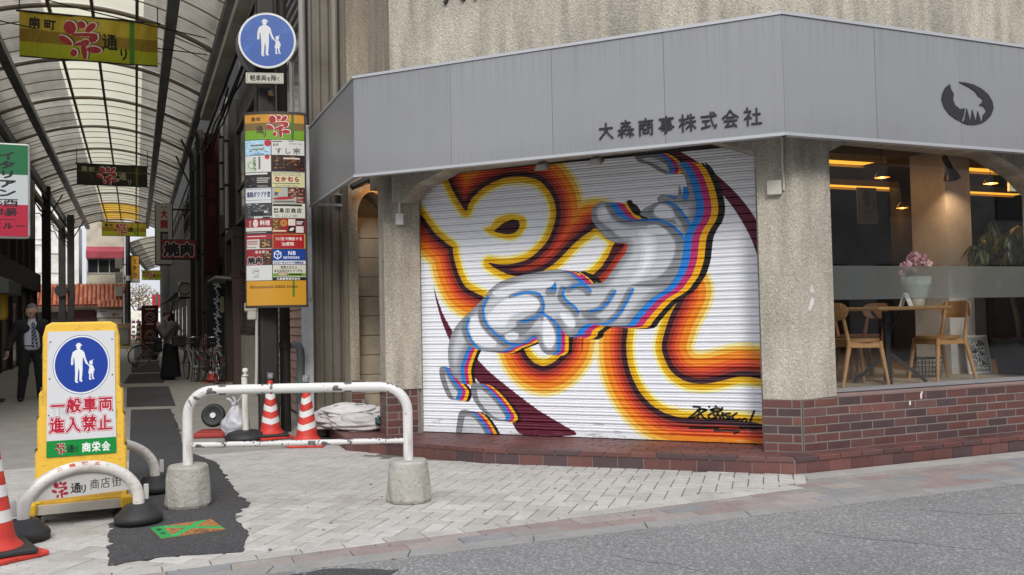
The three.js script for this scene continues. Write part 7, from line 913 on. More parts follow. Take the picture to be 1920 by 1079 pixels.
  const leafG = new THREE.PlaneGeometry(0.05, 0.15, 2, 4); { const p = leafG.attributes.position; for (let i = 0; i < p.count; i++) { const y = Math.min(1, Math.max(0, p.getY(i) / 0.15 + 0.5)), w = Math.sin(Math.PI * Math.pow(y, 0.8)); p.setX(i, p.getX(i) * (0.15 + w)); p.setY(i, -y * 0.15); p.setZ(i, -0.05 * y * y + Math.abs(p.getX(i)) * 0.3); } leafG.computeVertexNormals(); }
  const leafM = [std(0.10, 0.14, 0.03, 0.35), std(0.16, 0.19, 0.04, 0.35), std(0.06, 0.09, 0.03, 0.4)].map((m) => { m.side = THREE.DoubleSide; return m; }); let lc = 0;
  for (let k = 0; k < 64; k++) { const a = rnd() * 6.28, r = 0.1 + 0.38 * Math.sqrt(rnd()), c = [(-0.12 + r * Math.cos(a)) * 1.0, 1.05 + rnd() * 0.62, 0.05 + r * Math.sin(a) * 0.75]; const L = [], n = 7 + Math.floor(rnd() * 3); for (let i = 0; i < n; i++) { const g = leafG.clone(); g.rotateX(-0.8 + rr(-0.3, 0.3)); g.rotateY(i / n * 6.28 + rr(-0.2, 0.2)); g.scale(1.05, 1.05, 1.05); g.translate(...c); L.push(plain(g)); } mesh('leaf_cluster_' + String(lc++).padStart(3, '0'), mergeGeometries(L), pick(leafM), pl); mesh('stalk', tube([[-0.08, 0.95, 0.03], [c[0] * 0.6 - 0.04, (c[1] + 1.0) / 2, c[2] * 0.6], c], 0.004, 8, 4), grained(0.09, 0.08, 0.04), pl); }
  const rd = RT('red_bauble', 'dull red round ornament among the umbrella plant leaves', 'ornament', 3.66, F + 1.46, -0.5); mesh('ball', ball(0.07, 0, 0, 0), dirty(0.25, 0.07, 0.06, 0.5), rd); mesh('cap', rod([0, 0.065, 0], [0, 0.09, 0], 0.012), M.dark, rd);
  // basket and framed print on the floor
  const bk = RT('wire_basket', 'black wire basket on the cafe floor behind the right chair', 'basket', 2.48, F, -1.02); const wires = []; for (let i = 0; i <= 6; i++) { const t = -0.13 + i * 0.0433; wires.push(rod([t, 0.01, 0.1], [t * 1.12, 0.2, 0.12], 0.003, 0.003, 5), rod([t, 0.01, -0.1], [t * 1.12, 0.2, -0.12], 0.003, 0.003, 5)); } for (let j = 0; j <= 4; j++) { const y = 0.01 + j * 0.0475, s = 1 + 0.12 * j / 4; wires.push(tube([[-0.13 * s, y, -0.1 * s], [0.13 * s, y, -0.1 * s], [0.13 * s, y, 0.1 * s], [-0.13 * s, y, 0.1 * s]].flatMap((p, i, l) => [p, [(p[0] * 9 + l[(i + 1) % 4][0]) / 10, p[1], (p[2] * 9 + l[(i + 1) % 4][2]) / 10], [(p[0] + l[(i + 1) % 4][0] * 9) / 10, p[1], (p[2] + l[(i + 1) % 4][2] * 9) / 10]]), j === 4 ? 0.006 : 0.003, 48, 5, true)); } mesh('wires', wires, M.black, bk);
  const fc = canvas(240, 360, '#8a8e8b'); fc.fillStyle = '#34383a'; for (let k = 0; k < 7; k++) { fc.beginPath(); fc.ellipse(60 + rnd() * 130, 60 + k * 40, 22 + rnd() * 40, 14 + rnd() * 14, rnd(), 0, 7); fc.fill(); } fc.strokeStyle = '#d9dbd8'; fc.lineWidth = 9; fc.lineCap = 'round'; for (let k = 0; k < 9; k++) { const y = 50 + k * 34; fc.beginPath(); fc.arc(60 + (k % 3) * 60, y, 24, 0.3 * k, 0.3 * k + 4.4); fc.stroke(); } fc.beginPath(); fc.moveTo(110, 170); fc.lineTo(112, 290); fc.moveTo(140, 180); fc.lineTo(142, 280); fc.moveTo(30, 320); fc.lineTo(210, 326); fc.stroke();
  const fr = RT('framed_print', 'white framed dark print with pale curly drawing leaning on the white column', 'picture', 3.30, F, -1.02, rad(-8)); const lean = (g) => { g.rotateX(-0.16); return g; }; mesh('frame', lean(rbox(0.3, 0.42, 0.025, 0, 0.21, 0, 0.006)), dirty(0.6, 0.6, 0.58), fr); mesh('print', lean(plain(sheet(0.26, 0.37, 0, 0.21, 0.0142))), printed(fc, 0.6), fr);
}
// ---------- people ----------
// tapered capsules [a, ra, b, rb] joined smoothly and meshed
function body(bones, cell, k = 0.035) {
  const B = bones.map(([a, ra, b, rb]) => ({ a: V3(...a), b: V3(...b), ra, rb, d: V3(...b).sub(V3(...a)) })), lo = V3(1e9, 1e9, 1e9), hi = V3(-1e9, -1e9, -1e9);
  for (const q of B) { lo.min(q.a.clone().subScalar(q.ra)).min(q.b.clone().subScalar(q.rb)); hi.max(q.a.clone().addScalar(q.ra)).max(q.b.clone().addScalar(q.rb)); }
  lo.subScalar(cell * 3); hi.addScalar(cell * 3); const c = lo.clone().add(hi).multiplyScalar(0.5), hs = hi.clone().sub(lo).multiplyScalar(0.5), N = Math.min(150, Math.ceil(2 * Math.max(hs.x, hs.y, hs.z) / cell) + 2);
  const mc = new MarchingCubes(N, new THREE.MeshStandardMaterial(), false, false, 90000), p = V3(), f = mc.field; mc.isolation = 0;
  for (let z = 0; z < N; z++) for (let y = 0; y < N; y++) for (let x = 0; x < N; x++) {
    p.set(c.x + (x - N / 2) / (N / 2) * hs.x, c.y + (y - N / 2) / (N / 2) * hs.y, c.z + (z - N / 2) / (N / 2) * hs.z); let d = 1e3;
    for (const q of B) { const L2 = q.d.lengthSq(), t = L2 ? Math.max(0, Math.min(1, ((p.x - q.a.x) * q.d.x + (p.y - q.a.y) * q.d.y + (p.z - q.a.z) * q.d.z) / L2)) : 0, e = Math.hypot(p.x - q.a.x - q.d.x * t, p.y - q.a.y - q.d.y * t, p.z - q.a.z - q.d.z * t) - (q.ra + (q.rb - q.ra) * t); const h = Math.max(0, k - Math.abs(d - e)) / k; d = Math.min(d, e) - h * h * k * 0.25; }
    f[z * N * N + y * N + x] = -d;
  }
  mc.update(); const n = mc.count, g = new THREE.BufferGeometry(), pos = new Float32Array(n * 3); for (let i = 0; i < n; i++) { pos[i * 3] = c.x + mc.positionArray[i * 3] * hs.x; pos[i * 3 + 1] = c.y + mc.positionArray[i * 3 + 1] * hs.y; pos[i * 3 + 2] = c.z + mc.positionArray[i * 3 + 2] * hs.z; }
  g.setAttribute('position', new THREE.BufferAttribute(pos, 3)); const w = mergeVertices(g, 1e-5); w.computeVertexNormals(); return boxUV2(w);
}
function boxUV2(w) { const g = w.toNonIndexed(); g.setAttribute('uv', new THREE.BufferAttribute(new Float32Array(g.attributes.position.count * 2), 2)); const n = g.attributes.normal.array.slice(); const u = g.attributes.uv, p = g.attributes.position; for (let i = 0; i < p.count; i++) u.setXY(i, p.getX(i) + p.getZ(i), p.getY(i)); return g; }
const head = (x, y, z, yaw, pitch) => { // bones of a head with face, centre (x, y, z), local +z forwards
  const e = new THREE.Euler(pitch, yaw, 0, 'YXZ'), P = (a, b, c) => { const v = V3(a, b, c).applyEuler(e); return [x + v.x, y + v.y, z + v.z]; };
  return { P, bones: [[P(0, 0.03, -0.012), 0.088, P(0, 0.02, 0.012), 0.084], [P(0, -0.05, 0.03), 0.058, P(0, -0.085, 0.05), 0.034], [P(-0.03, -0.03, 0.055), 0.03, P(0.03, -0.03, 0.055), 0.03], [P(0, 0.015, 0.092), 0.011, P(0, -0.022, 0.112), 0.015], [P(-0.04, 0.035, 0.078), 0.014, P(0.04, 0.035, 0.078), 0.014], [P(-0.018, -0.062, 0.086), 0.009, P(0.018, -0.062, 0.086), 0.009], [P(-0.085, 0.0, -0.01), 0.016, P(-0.09, 0.03, -0.015), 0.018], [P(0.085, 0.0, -0.01), 0.016, P(0.09, 0.03, -0.015), 0.018]] };
};
const hand = (w, f, side, curl = 0.5, s = 1) => { // wrist point, direction of the fingers, thumb side
  const d = V3(...f).normalize(), sd = V3(...side).normalize(), nn = d.clone().cross(sd).normalize(), W = V3(...w), P = (a, b, c) => { const v = W.clone().addScaledVector(d, a * s).addScaledVector(sd, b * s).addScaledVector(nn, c * s); return [v.x, v.y, v.z]; };
  const out = [[P(0, 0, 0), 0.026 * s, P(0.05, 0, 0), 0.03 * s], [P(0.05, 0.025, 0), 0.017 * s, P(0.085, 0.028, 0), 0.015 * s], [P(0.05, -0.025, 0), 0.017 * s, P(0.08, -0.028, 0), 0.014 * s]];
  [[0.03, 0.072], [0.01, 0.082], [-0.01, 0.076], [-0.03, 0.06]].forEach(([b, L]) => { out.push([P(0.085, b, 0), 0.0095 * s, P(0.085 + L * 0.5, b, curl * L * 0.35), 0.009 * s], [P(0.085 + L * 0.5, b, curl * L * 0.35), 0.009 * s, P(0.085 + L * (1 - 0.35 * curl), b, curl * L * 0.95), 0.0075 * s]); });
  out.push([P(0.03, 0.03, 0.005), 0.013 * s, P(0.06, 0.058, 0.016), 0.011 * s], [P(0.06, 0.058, 0.016), 0.011 * s, P(0.092, 0.062, 0.03), 0.0085 * s]); return out;
};
const skinM = std(0.56, 0.35, 0.265, 0.55), cloth = (r, g, b) => grained(r, g, b, 0.9, 0.002);
{ // man in a dark suit: local +z is the way he faces
  const o = thing('person', 'person in dark suit and striped tie standing behind the yellow barrier sign', 'person', [-8.60, 0, -15.72], rad(34));
  const H = head(0.0, 1.575, 0.06, -0.7, 0.4), hipL = [0.10, 0.90, 0], hipR = [-0.10, 0.90, 0], kL = [0.13, 0.48, 0.03], kR = [-0.13, 0.48, 0.03], aL = [0.15, 0.08, -0.02], aR = [-0.17, 0.08, 0.0], shL = [0.19, 1.36, 0], shR = [-0.19, 1.35, 0], eL = [0.26, 1.10, 0.05], eR = [-0.31, 1.10, -0.03], wL = [0.22, 0.88, 0.16], wR = [-0.375, 0.885, 0.07];
  const hR = hand(wR, [-0.15, -1, 0.25], [0.5, 0, 1], 0.55), hL = hand(wL, [-0.3, -1, 0.4], [-0.5, 0, 1], 0.5);
  const trunk = [[[0, 0.95, 0], 0.13, [0, 1.15, 0], 0.125], [[-0.06, 1.28, 0], 0.125, [0.06, 1.28, 0], 0.125], [shL, 0.06, shR, 0.06]], arm = (s, e, w, k = 1) => [[s, 0.06 * k, e, 0.046 * k], [e, 0.046 * k, w, 0.032 * k]], leg = (h, kn, a, k = 1) => [[h, 0.088 * k, kn, 0.06 * k], [kn, 0.06 * k, a, 0.042 * k]];
  mesh('body', [body([...trunk, ...arm(shL, eL, wL), ...arm(shR, eR, wR), ...leg(hipL, kL, aL), ...leg(hipR, kR, aR), [aL, 0.036, [0.16, 0.05, 0.1], 0.026], [aR, 0.036, [-0.18, 0.05, 0.12], 0.026], [[0, 1.38, 0.0], 0.055, [0.01, 1.5, 0.03], 0.052]], 0.018), body([[[0, 1.4, 0.0], 0.055, [0.012, 1.5, 0.035], 0.052], ...H.bones], 0.008, 0.02), body(hR, 0.0055, 0.008), body(hL, 0.0055, 0.008)], skinM, o);
  const J = 0.022, inf = (l, a) => l.map(([p, r, q, s]) => [p, r + a, q, s + a]);
  mesh('jacket', body(inf([...trunk.slice(1), ...arm(shL, eL, [0.225, 0.92, 0.145]), ...arm(shR, eR, [-0.37, 0.925, 0.055])], J).concat([[[-0.09, 1.25, -0.02], 0.10, [-0.13, 0.86, -0.02], 0.085], [[0.09, 1.25, -0.02], 0.10, [0.12, 0.86, -0.02], 0.085]]), 0.014), cloth(0.026, 0.026, 0.029), o);
  mesh('trousers', body(inf([...leg(hipL, kL, [0.15, 0.06, -0.02]), ...leg(hipR, kR, [-0.17, 0.06, 0.0])], 0.018).concat([[[-0.05, 0.93, 0], 0.13, [0.05, 0.93, 0], 0.13]]), 0.014), cloth(0.017, 0.017, 0.019), o);
  mesh('shirt', body([[[-0.06, 1.32, 0.05], 0.07, [-0.05, 0.96, 0.085], 0.075], [[-0.01, 1.34, 0.065], 0.078, [0.02, 0.97, 0.105], 0.072], [[0.02, 1.34, 0.065], 0.078, [0.06, 0.97, 0.105], 0.072], [[0, 1.39, 0.02], 0.07, [0.005, 1.43, 0.025], 0.064]], 0.012), std(0.62, 0.64, 0.72, 0.8), o);
  const tc = canvas(64, 256, '#161b2e'); tc.strokeStyle = '#8f97ab'; tc.lineWidth = 14; for (let k = -2; k < 9; k++) { tc.beginPath(); tc.moveTo(0, k * 38 + 50); tc.lineTo(64, k * 38); tc.stroke(); } const tg = new THREE.PlaneGeometry(0.10, 0.44, 1, 10), tp = tg.attributes.position; for (let i = 0; i < tp.count; i++) { const t = 0.5 - tp.getY(i) / 0.42; tp.setX(i, tp.getX(i) * (0.55 + 0.5 * t) + 0.0); tp.setZ(i, 0.148 + 0.036 * t); } tg.rotateZ(0.06); tg.translate(0.025, 1.17, 0); tg.computeVertexNormals(); mesh('tie', plain(tg), printed(tc, 0.7, { side: THREE.DoubleSide }), o);
  mesh('belt', tr(plain(new THREE.TorusGeometry(0.155, 0.014, 8, 30)), 0, 0.975, 0.01, Math.PI / 2), M.black, o);
  mesh('hair', body([[H.P(0, 0.07, -0.045), 0.076, H.P(0, 0.088, -0.005), 0.062], [H.P(-0.06, 0.04, -0.045), 0.042, H.P(0.06, 0.04, -0.045), 0.042], [H.P(0, 0.0, -0.07), 0.045, H.P(0, -0.04, -0.06), 0.035]], 0.009, 0.02), grained(0.2, 0.195, 0.19), o);
  mesh('glasses', [tr(plain(new THREE.TorusGeometry(0.022, 0.003, 6, 18)), 0, 0, 0), tr(plain(new THREE.TorusGeometry(0.022, 0.003, 6, 18)), 0, 0, 0)].map((g, i) => { g.translate(i ? 0.033 : -0.033, 0.022, 0.104); g.applyMatrix4(MAT4.makeRotationFromEuler(new THREE.Euler(0.4, -0.7, 0, 'YXZ'))); g.translate(0.0, 1.575, 0.06); return g; }), M.steel, o);
  mesh('shoes', body([[[0.15, 0.06, -0.04], 0.058, [0.175, 0.04, 0.17], 0.042], [[-0.17, 0.06, -0.02], 0.058, [-0.19, 0.04, 0.19], 0.042]], 0.012), std(0.012, 0.012, 0.013, 0.25), o);
}
{ // woman, seen from the side, hands raised to her face
  const o = thing('person', 'person in grey hooded top and long black skirt with hands raised to her mouth', 'person', [-8.13, 0, -20.9], rad(-62));
  const H = head(0, 1.47, 0.05, 0, 0.2), shL = [0.16, 1.26, 0], shR = [-0.16, 1.26, 0], eL = [0.2, 1.06, 0.16], eR = [-0.2, 1.06, 0.16], wL = [0.07, 1.25, 0.27], wR = [-0.08, 1.23, 0.27];
  const tr_ = [[[0, 0.85, 0], 0.12, [0, 1.05, 0], 0.105], [[-0.05, 1.18, 0.0], 0.11, [0.05, 1.18, 0.0], 0.11], [shL, 0.055, shR, 0.055]], arms = [[shL, 0.05, eL, 0.042], [eL, 0.042, wL, 0.03], [shR, 0.05, eR, 0.042], [eR, 0.042, wR, 0.03]], legs = [[[0.08, 0.85, 0], 0.085, [0.09, 0.45, 0.02], 0.058], [[0.09, 0.45, 0.02], 0.058, [0.09, 0.07, -0.02], 0.04], [[-0.08, 0.85, 0], 0.085, [-0.09, 0.45, 0.02], 0.058], [[-0.09, 0.45, 0.02], 0.058, [-0.09, 0.07, -0.02], 0.04]];
  mesh('body', [body([...tr_, ...arms, ...legs, [[0, 1.28, 0], 0.05, [0, 1.4, 0.03], 0.047]], 0.018), body([[[0, 1.3, 0.0], 0.05, [0, 1.4, 0.035], 0.048], ...H.bones], 0.008, 0.02), body(hand(wL, [-0.25, 1, 0], [0, 0.2, -1], 0.7, 0.92), 0.0055, 0.008), body(hand(wR, [0.25, 1, 0], [0, 0.2, -1], 0.7, 0.92), 0.0055, 0.008)], std(0.6, 0.41, 0.33, 0.55), o);
  const inf = (l, a) => l.map(([p, r, q, s]) => [p, r + a, q, s + a]);
  mesh('hooded_top', body([...inf(tr_, 0.035), ...inf(arms.map((q, i) => (i % 2 ? [q[0], q[1], [(q[2][0] + q[0][0] * 0.1) / 1.1, (q[2][1] * 0.9 + q[0][1] * 0.1), (q[2][2] * 0.9 + q[0][2] * 0.1)], q[3]] : q)), 0.022), [[-0.09, 1.3, -0.10], 0.075, [0.09, 1.3, -0.10], 0.075], [[-0.06, 1.22, -0.14], 0.07, [0.06, 1.22, -0.14], 0.07]], 0.014), cloth(0.17, 0.165, 0.165), o);
  const sk = lathe([[0.0, 0.93], [0.14, 0.93], [0.17, 0.82], [0.20, 0.5], [0.24, 0.07], [0.235, 0.06], [0, 0.06]], 40), q = sk.attributes.position; for (let i = 0; i < q.count; i++) { const a = Math.atan2(q.getZ(i), q.getX(i)), y = q.getY(i), k = 1 + 0.06 * Math.sin(a * 9) * (0.95 - y); q.setX(i, q.getX(i) * k); q.setZ(i, q.getZ(i) * k * 0.95); } sk.computeVertexNormals(); mesh('skirt', sk, cloth(0.012, 0.012, 0.014), o);
  mesh('shirt_collar', body([[[0, 1.34, 0.0], 0.068, [0, 1.365, 0.015], 0.062]], 0.01), std(0.5, 0.5, 0.5, 0.8), o);
  mesh('hair', body([[H.P(0, 0.065, -0.04), 0.088, H.P(0, 0.08, 0.02), 0.078], [H.P(-0.07, 0.0, -0.02), 0.05, H.P(-0.072, -0.06, 0.0), 0.035], [H.P(0.07, 0.0, -0.02), 0.05, H.P(0.072, -0.06, 0.0), 0.035], [H.P(0, 0.0, -0.08), 0.065, H.P(0, -0.07, -0.075), 0.05], [H.P(-0.04, 0.065, 0.07), 0.03, H.P(0.04, 0.065, 0.07), 0.03]], 0.009, 0.025), grained(0.03, 0.016, 0.012, 0.5), o);
  mesh('shoes', body([[[0.09, 0.04, -0.05], 0.04, [0.1, 0.035, 0.15], 0.032], [[-0.09, 0.04, -0.05], 0.04, [-0.1, 0.035, 0.17], 0.032]], 0.012), M.black, o);
  const bag = thing('shoulder_bag', 'dark brown handbag hanging behind the person in the grey hooded top', 'bag', [-7.86, 0.78, -20.72], rad(-62)); mesh('pouch', rbox(0.16, 0.26, 0.32, 0, 0.13, 0, 0.05, 3), dirty(0.05, 0.04, 0.035, 0.5), bag); mesh('strap', tube([[0, 0.25, -0.12], [0.0, 0.42, -0.05], [0.0, 0.46, 0.03], [0, 0.25, 0.12]], 0.01, 20, 6), dirty(0.045, 0.035, 0.03), bag);
  const tote = thing('tote_bag', 'black tote bag held in front of the person in the grey hooded top', 'bag', [-8.42, 0.66, -20.86], rad(-62)); mesh('pouch', rbox(0.34, 0.34, 0.17, 0, 0.17, 0, 0.05, 3), M.black, tote); mesh('handle', tube([[-0.1, 0.33, 0], [-0.08, 0.52, 0], [0.08, 0.52, 0], [0.1, 0.33, 0]], 0.012, 20, 6), M.black, tote);
}
{ // two far walkers and the tip of a shoe at the left edge
  const far = (lab, u, v, turn, top, hairC, hgt) => { const o = AT('person', lab, 'person', u, v, 0, turn); o.scale.setScalar(hgt / 1.7); const H = head(0, 1.55, 0.03, 0, 0.1), T2 = [[[0, 0.92, 0], 0.12, [0, 1.1, 0], 0.115], [[-0.06, 1.27, 0], 0.115, [0.06, 1.27, 0], 0.115], [[-0.17, 1.36, 0], 0.055, [0.17, 1.36, 0], 0.055]], AR = [[[0.18, 1.36, 0], 0.055, [0.23, 1.1, 0.02], 0.044], [[0.23, 1.1, 0.02], 0.044, [0.22, 0.85, 0.1], 0.032], [[-0.18, 1.36, 0], 0.055, [-0.23, 1.1, 0.0], 0.044], [[-0.23, 1.1, 0], 0.044, [-0.22, 0.85, 0.06], 0.032]], LG = [[[0.09, 0.9, 0], 0.085, [0.1, 0.48, 0.1], 0.06], [[0.1, 0.48, 0.1], 0.06, [0.1, 0.08, 0.14], 0.042], [[-0.09, 0.9, 0], 0.085, [-0.1, 0.48, -0.04], 0.06], [[-0.1, 0.48, -0.04], 0.06, [-0.1, 0.1, -0.24], 0.042]];
    mesh('body', [body([...T2, ...AR, ...LG, [[0, 1.38, 0], 0.05, [0, 1.48, 0.02], 0.048]], 0.025), body(H.bones, 0.012, 0.02), body(hand([0.22, 0.86, 0.1], [0, -1, 0.2], [0, 0, 1]), 0.007, 0.008), body(hand([-0.22, 0.86, 0.06], [0, -1, 0.2], [0, 0, 1]), 0.007, 0.008)], skinM, o);
    const inf = (l, a) => l.map(([p, r, q, s]) => [p, r + a, q, s + a]); mesh('jacket', body(inf([...T2, ...AR], 0.022), 0.024), cloth(...top), o); mesh('trousers', body(inf(LG, 0.016), 0.024), cloth(0.02, 0.022, 0.03), o); mesh('shoes', body([[[0.1, 0.04, 0.1], 0.04, [0.1, 0.035, 0.28], 0.032], [[-0.1, 0.06, -0.28], 0.04, [-0.1, 0.04, -0.1], 0.032]], 0.016), M.black, o); mesh('hair', body([[H.P(0, 0.06, -0.03), 0.088, H.P(0, 0.075, 0.01), 0.076]], 0.014), grained(...hairC), o); return o; };
  far('far walker in a dark top nearest the far bicycle at the bright street end', 71, 0.24, rad(60), [0.03, 0.025, 0.03], [0.02, 0.018, 0.016], 1.62);
  far('far walker in a dark blue jacket right of the other at the bright street end', 74, 0.95, rad(-70), [0.02, 0.025, 0.045], [0.02, 0.018, 0.016], 1.75);
  const o = thing('person', 'person cut off by the left edge, only the tip of a black shoe showing', 'person', [-9.72, 0, -16.15], rad(80)); const LG = [[[0.08, 0.9, 0], 0.085, [0.08, 0.48, 0.05], 0.06], [[0.08, 0.48, 0.05], 0.06, [0.08, 0.08, 0], 0.042], [[-0.08, 0.9, 0], 0.085, [-0.08, 0.48, 0.05], 0.06], [[-0.08, 0.48, 0.05], 0.06, [-0.08, 0.08, 0.0], 0.042]], T2 = [[[0, 0.95, 0], 0.13, [0, 1.2, 0], 0.125], [[-0.18, 1.36, 0], 0.06, [0.18, 1.36, 0], 0.06], [[0.18, 1.36, 0], 0.055, [0.22, 0.88, 0.05], 0.035], [[-0.18, 1.36, 0], 0.055, [-0.22, 0.88, 0.05], 0.035]]; const H = head(0, 1.58, 0.03, 0, 0);
  mesh('body', [body([...LG, ...T2, [[0, 1.38, 0], 0.055, [0, 1.5, 0.02], 0.05]], 0.025), body(H.bones, 0.012, 0.02), body(hand([0.22, 0.87, 0.05], [0, -1, 0.2], [0, 0, 1]), 0.007, 0.008), body(hand([-0.22, 0.87, 0.05], [0, -1, 0.2], [0, 0, 1]), 0.007, 0.008)], skinM, o); const inf = (l, a) => l.map(([p, r, q, s]) => [p, r + a, q, s + a]); mesh('suit', body(inf([...LG, ...T2], 0.018), 0.022), cloth(0.02, 0.02, 0.022), o); mesh('hair', body([[H.P(0, 0.06, -0.03), 0.086, H.P(0, 0.075, 0.01), 0.074]], 0.014), grained(0.02, 0.018, 0.016), o); mesh('shoes', body([[[0.08, 0.06, -0.04], 0.058, [0.08, 0.04, 0.17], 0.042], [[-0.08, 0.06, -0.04], 0.058, [-0.08, 0.04, 0.17], 0.042]], 0.012), std(0.012, 0.012, 0.013, 0.25), o);
}
// ---------- bicycles: local +x is forwards ----------
function makeBicycle(label, pos, turn, frameC, basket) {
  const o = thing('bicycle', label, 'bicycle', pos, turn, null), fm = dirty(...frameC, 0.4), R = 0.33;
  const wheel = (x) => { const w = mesh('wheel', [tr(plain(new THREE.TorusGeometry(R - 0.02, 0.008, 6, 40)), x, R, 0), tr(plain(new THREE.CylinderGeometry(0.025, 0.025, 0.09, 12)), x, R, 0, Math.PI / 2)], M.alu, o); mesh('tyre', tr(plain(new THREE.TorusGeometry(R - 0.005, 0.017, 8, 44)), x, R, 0), M.rubber, w); const sp = []; for (let k = 0; k < 18; k++) { const a = k * Math.PI / 9; sp.push(rod([x + 0.02 * Math.cos(a), R + 0.02 * Math.sin(a), (k % 2 ? 1 : -1) * 0.03], [x + 0.305 * Math.cos(a + 0.1), R + 0.305 * Math.sin(a + 0.1), 0], 0.0018, 0.0018, 4)); } mesh('spokes', sp, M.chrome, w); };
  wheel(-0.53); wheel(0.55);
  const bb = [-0.08, 0.28, 0], seatT = [-0.24, 0.78, 0], headT = [0.34, 0.82, 0], headB = [0.38, 0.66, 0];
  mesh('frame', [rod(bb, seatT, 0.017), rod(bb, [0.37, 0.68, 0], 0.02), rod([-0.2, 0.62, 0], [0.35, 0.78, 0], 0.015), rod(bb, [-0.53, R, 0.05], 0.011), rod(bb, [-0.53, R, -0.05], 0.011), rod([-0.21, 0.66, 0], [-0.53, R, 0.05], 0.009), rod([-0.21, 0.66, 0], [-0.53, R, -0.05], 0.009), rod(headB, headT, 0.022)], fm, o);
  mesh('fork', [rod(headB, [0.55, R, 0.05], 0.012), rod(headB, [0.55, R, -0.05], 0.012)], M.chrome, o); mesh('handlebar', [rod(headT, [0.33, 0.98, 0], 0.013), tube([[0.18, 1.0, -0.27], [0.3, 1.0, -0.22], [0.36, 0.99, -0.06], [0.36, 0.99, 0.06], [0.3, 1.0, 0.22], [0.18, 1.0, 0.27]], 0.011, 30, 8)], M.chrome, o); for (const s of [-1, 1]) mesh('grip', rod([0.17, 1.0, s * 0.275], [0.27, 1.0, s * 0.235], 0.016), M.black, o);
  mesh('saddle', [ball(0.1, -0.28, 0.86, 0, 1.25, 0.35, 0.85, 14), ball(0.05, -0.15, 0.87, 0, 1.6, 0.5, 0.6, 12), rod(seatT, [-0.26, 0.85, 0], 0.012)], M.black, o);
  for (const [x, a0] of [[-0.53, 0.4], [0.55, 0.5]]) { const p = []; for (let i = 0; i <= 10; i++) { const a = a0 + i * 0.19; p.push([x + (x < 0 ? -1 : 1) * -0.36 * Math.cos(a) * (x < 0 ? 1 : 1), R + 0.36 * Math.sin(a), 0]); } mesh('mudguard', tube(p, 0.018, 24, 6), M.alu, o); }
  mesh('rear_rack', [rod([-0.25, 0.72, 0.05], [-0.72, 0.74, 0.06], 0.007), rod([-0.25, 0.72, -0.05], [-0.72, 0.74, -0.06], 0.007), rod([-0.72, 0.74, 0.06], [-0.72, 0.74, -0.06], 0.007), rod([-0.6, 0.74, 0.06], [-0.53, R, 0.07], 0.006), rod([-0.6, 0.74, -0.06], [-0.53, R, -0.07], 0.006)], M.chrome, o); mesh('reflector', rbox(0.02, 0.055, 0.035, -0.87, 0.52, 0, 0.006), dirty(0.25, 0.015, 0.015, 0.3), o);
  mesh('crank', [tr(plain(new THREE.CylinderGeometry(0.09, 0.09, 0.008, 20)), -0.08, 0.28, 0.04, Math.PI / 2), rod([-0.08, 0.28, 0.06], [0.02, 0.14, 0.06], 0.01), rod([-0.08, 0.28, -0.06], [-0.18, 0.42, -0.06], 0.01), rbox(0.09, 0.02, 0.06, 0.02, 0.14, 0.1, 0.006), rbox(0.09, 0.02, 0.06, -0.18, 0.42, -0.1, 0.006)], M.steelDark, o); mesh('kickstand', [rod([-0.53, R, 0.06], [-0.62, 0.0, 0.13], 0.008), rod([-0.53, R, -0.06], [-0.62, 0.0, -0.13], 0.008), rod([-0.62, 0.0, -0.13], [-0.62, 0.0, 0.13], 0.008)], M.steelDark, o);
  if (basket) { const w = []; for (let i = 0; i <= 6; i++) { const t = -0.16 + i * 0.0533; w.push(rod([0.42, 0.78, t * 0.8], [0.4, 1.02, t], 0.003, 0.003, 4), rod([0.66, 0.78, t * 0.8], [0.72, 1.02, t], 0.003, 0.003, 4)); } for (let j = 0; j <= 4; j++) { const y = 0.78 + j * 0.06, k = j / 4; for (const s of [-1, 1]) w.push(rod([0.42 - 0.02 * k, y, s * (0.128 + 0.032 * k)], [0.66 + 0.06 * k, y, s * (0.128 + 0.032 * k)], 0.004, 0.004, 4)); w.push(rod([0.42 - 0.02 * k, y, -0.13], [0.42 - 0.02 * k, y, 0.13], 0.004, 0.004, 4), rod([0.66 + 0.06 * k, y, -0.14], [0.66 + 0.06 * k, y, 0.14], 0.004, 0.004, 4)); } mesh('basket', w, M.steelDark, o); }
  return o;
}
makeBicycle('silver framed city bicycle parked rear on, left of the two by the woman', [...A(21.7, 1.18, 0)], HA + rad(98), [0.35, 0.35, 0.36], true);
makeBicycle('dark city bicycle parked rear on beside the faded red cone', [...A(20.6, 1.50, 0)], HA + rad(104), [0.035, 0.03, 0.03], true);
makeBicycle('dark bicycle mostly hidden behind the person in the grey top', [...A(30, 0.62, 0)], HA + rad(10), [0.06, 0.06, 0.065], false);
makeBicycle('dark bicycle standing sideways far down the bright street', [...A(64, 0.36, 0)], HA + rad(150), [0.03, 0.03, 0.035], false);
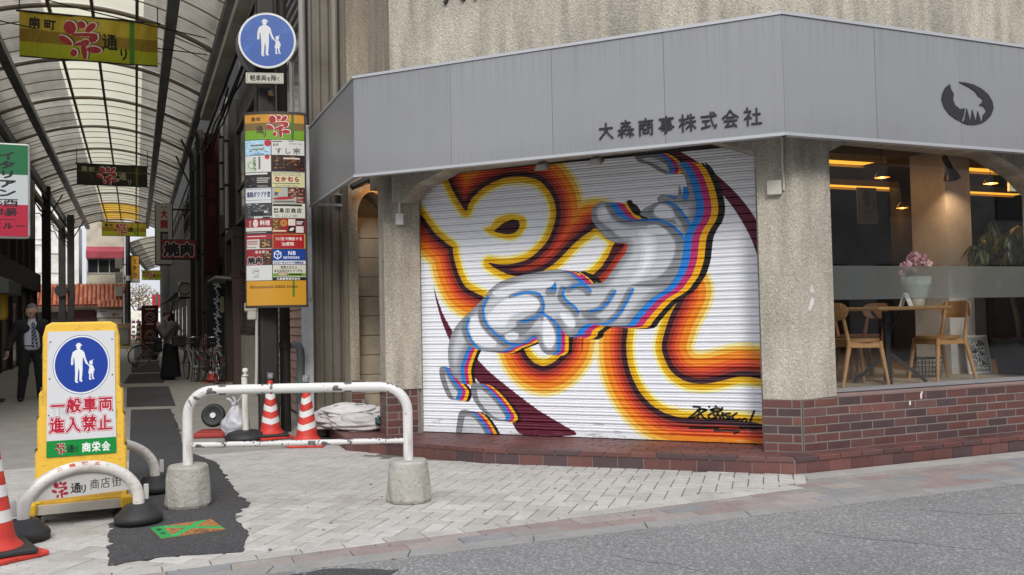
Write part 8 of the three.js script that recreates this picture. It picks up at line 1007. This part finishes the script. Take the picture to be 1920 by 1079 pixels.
{ const c = thing('pink_cover', 'faded pink cloth cover bundled beside the bicycles under the brush sign', 'cover', A(23.0, 1.78, 0), 0.4); const g = new THREE.SphereGeometry(1, 30, 24), q = g.attributes.position; for (let i = 0; i < q.count; i++) { const x = q.getX(i), y = q.getY(i), z = q.getZ(i), k = 1 + 0.09 * Math.sin(x * 8 + y * 3) * Math.cos(z * 9); q.setXYZ(i, x * 0.34 * k, 0.58 + y * 0.58, z * 0.3 * k); } g.computeVertexNormals(); mesh('cloth', boxUV(plain(g)), dirty(0.30, 0.15, 0.17, 0.85), c); mesh('tie', tr(plain(new THREE.TorusGeometry(0.3, 0.012, 6, 30)), 0, 0.8, 0, Math.PI / 2), dirty(0.2, 0.1, 0.1), c); }
{ const c = thing('rubble_heap', 'heap of crumpled pale bags and odds and ends beside the faded red cone', 'heap', A(21.6, 1.86, 0), 0); for (let k = 0; k < 5; k++) { const g = new THREE.IcosahedronGeometry(1, 3), q = g.attributes.position; for (let i = 0; i < q.count; i++) { const x = q.getX(i), y = q.getY(i), z = q.getZ(i), s = 1 + 0.14 * Math.sin(x * 6 + k) * Math.cos(y * 7 + z * 5); q.setXYZ(i, x * s * 0.16, 0.12 + y * s * 0.12, z * s * 0.15); } g.translate(rr(-0.1, 0.1), k * 0.13, -0.5 + k * 0.22); g.computeVertexNormals(); mesh('bag', boxUV(plain(g)), dirty(0.2 + 0.05 * (k % 3), 0.2 + 0.05 * (k % 3), 0.19 + 0.05 * (k % 3)), c); } }
// alike things belong together
const GROUPS = { traffic_cone: 'red and white traffic cones', cafe_chair: 'wooden chairs in the cafe', pendant_lamp: 'pendant lamps in the cafe', ceiling_light: 'amber ceiling light troughs in the cafe', bicycle: 'bicycles along the shopping street', arch_barrier: 'white arch barriers by the yellow sign', arcade_column: 'dark steel columns of the covered street', sandbag: 'sandbags heaped by the step', wall_pipe: 'pipes running up the walls', arcade_roof: 'roofs over the shopping street' };
for (const o of scene.children) { const g = GROUPS[o.name.replace(/_\d{3}$/, '')]; if (g && !o.userData.group) o.userData.group = g; }
renderer.render(scene, camera);
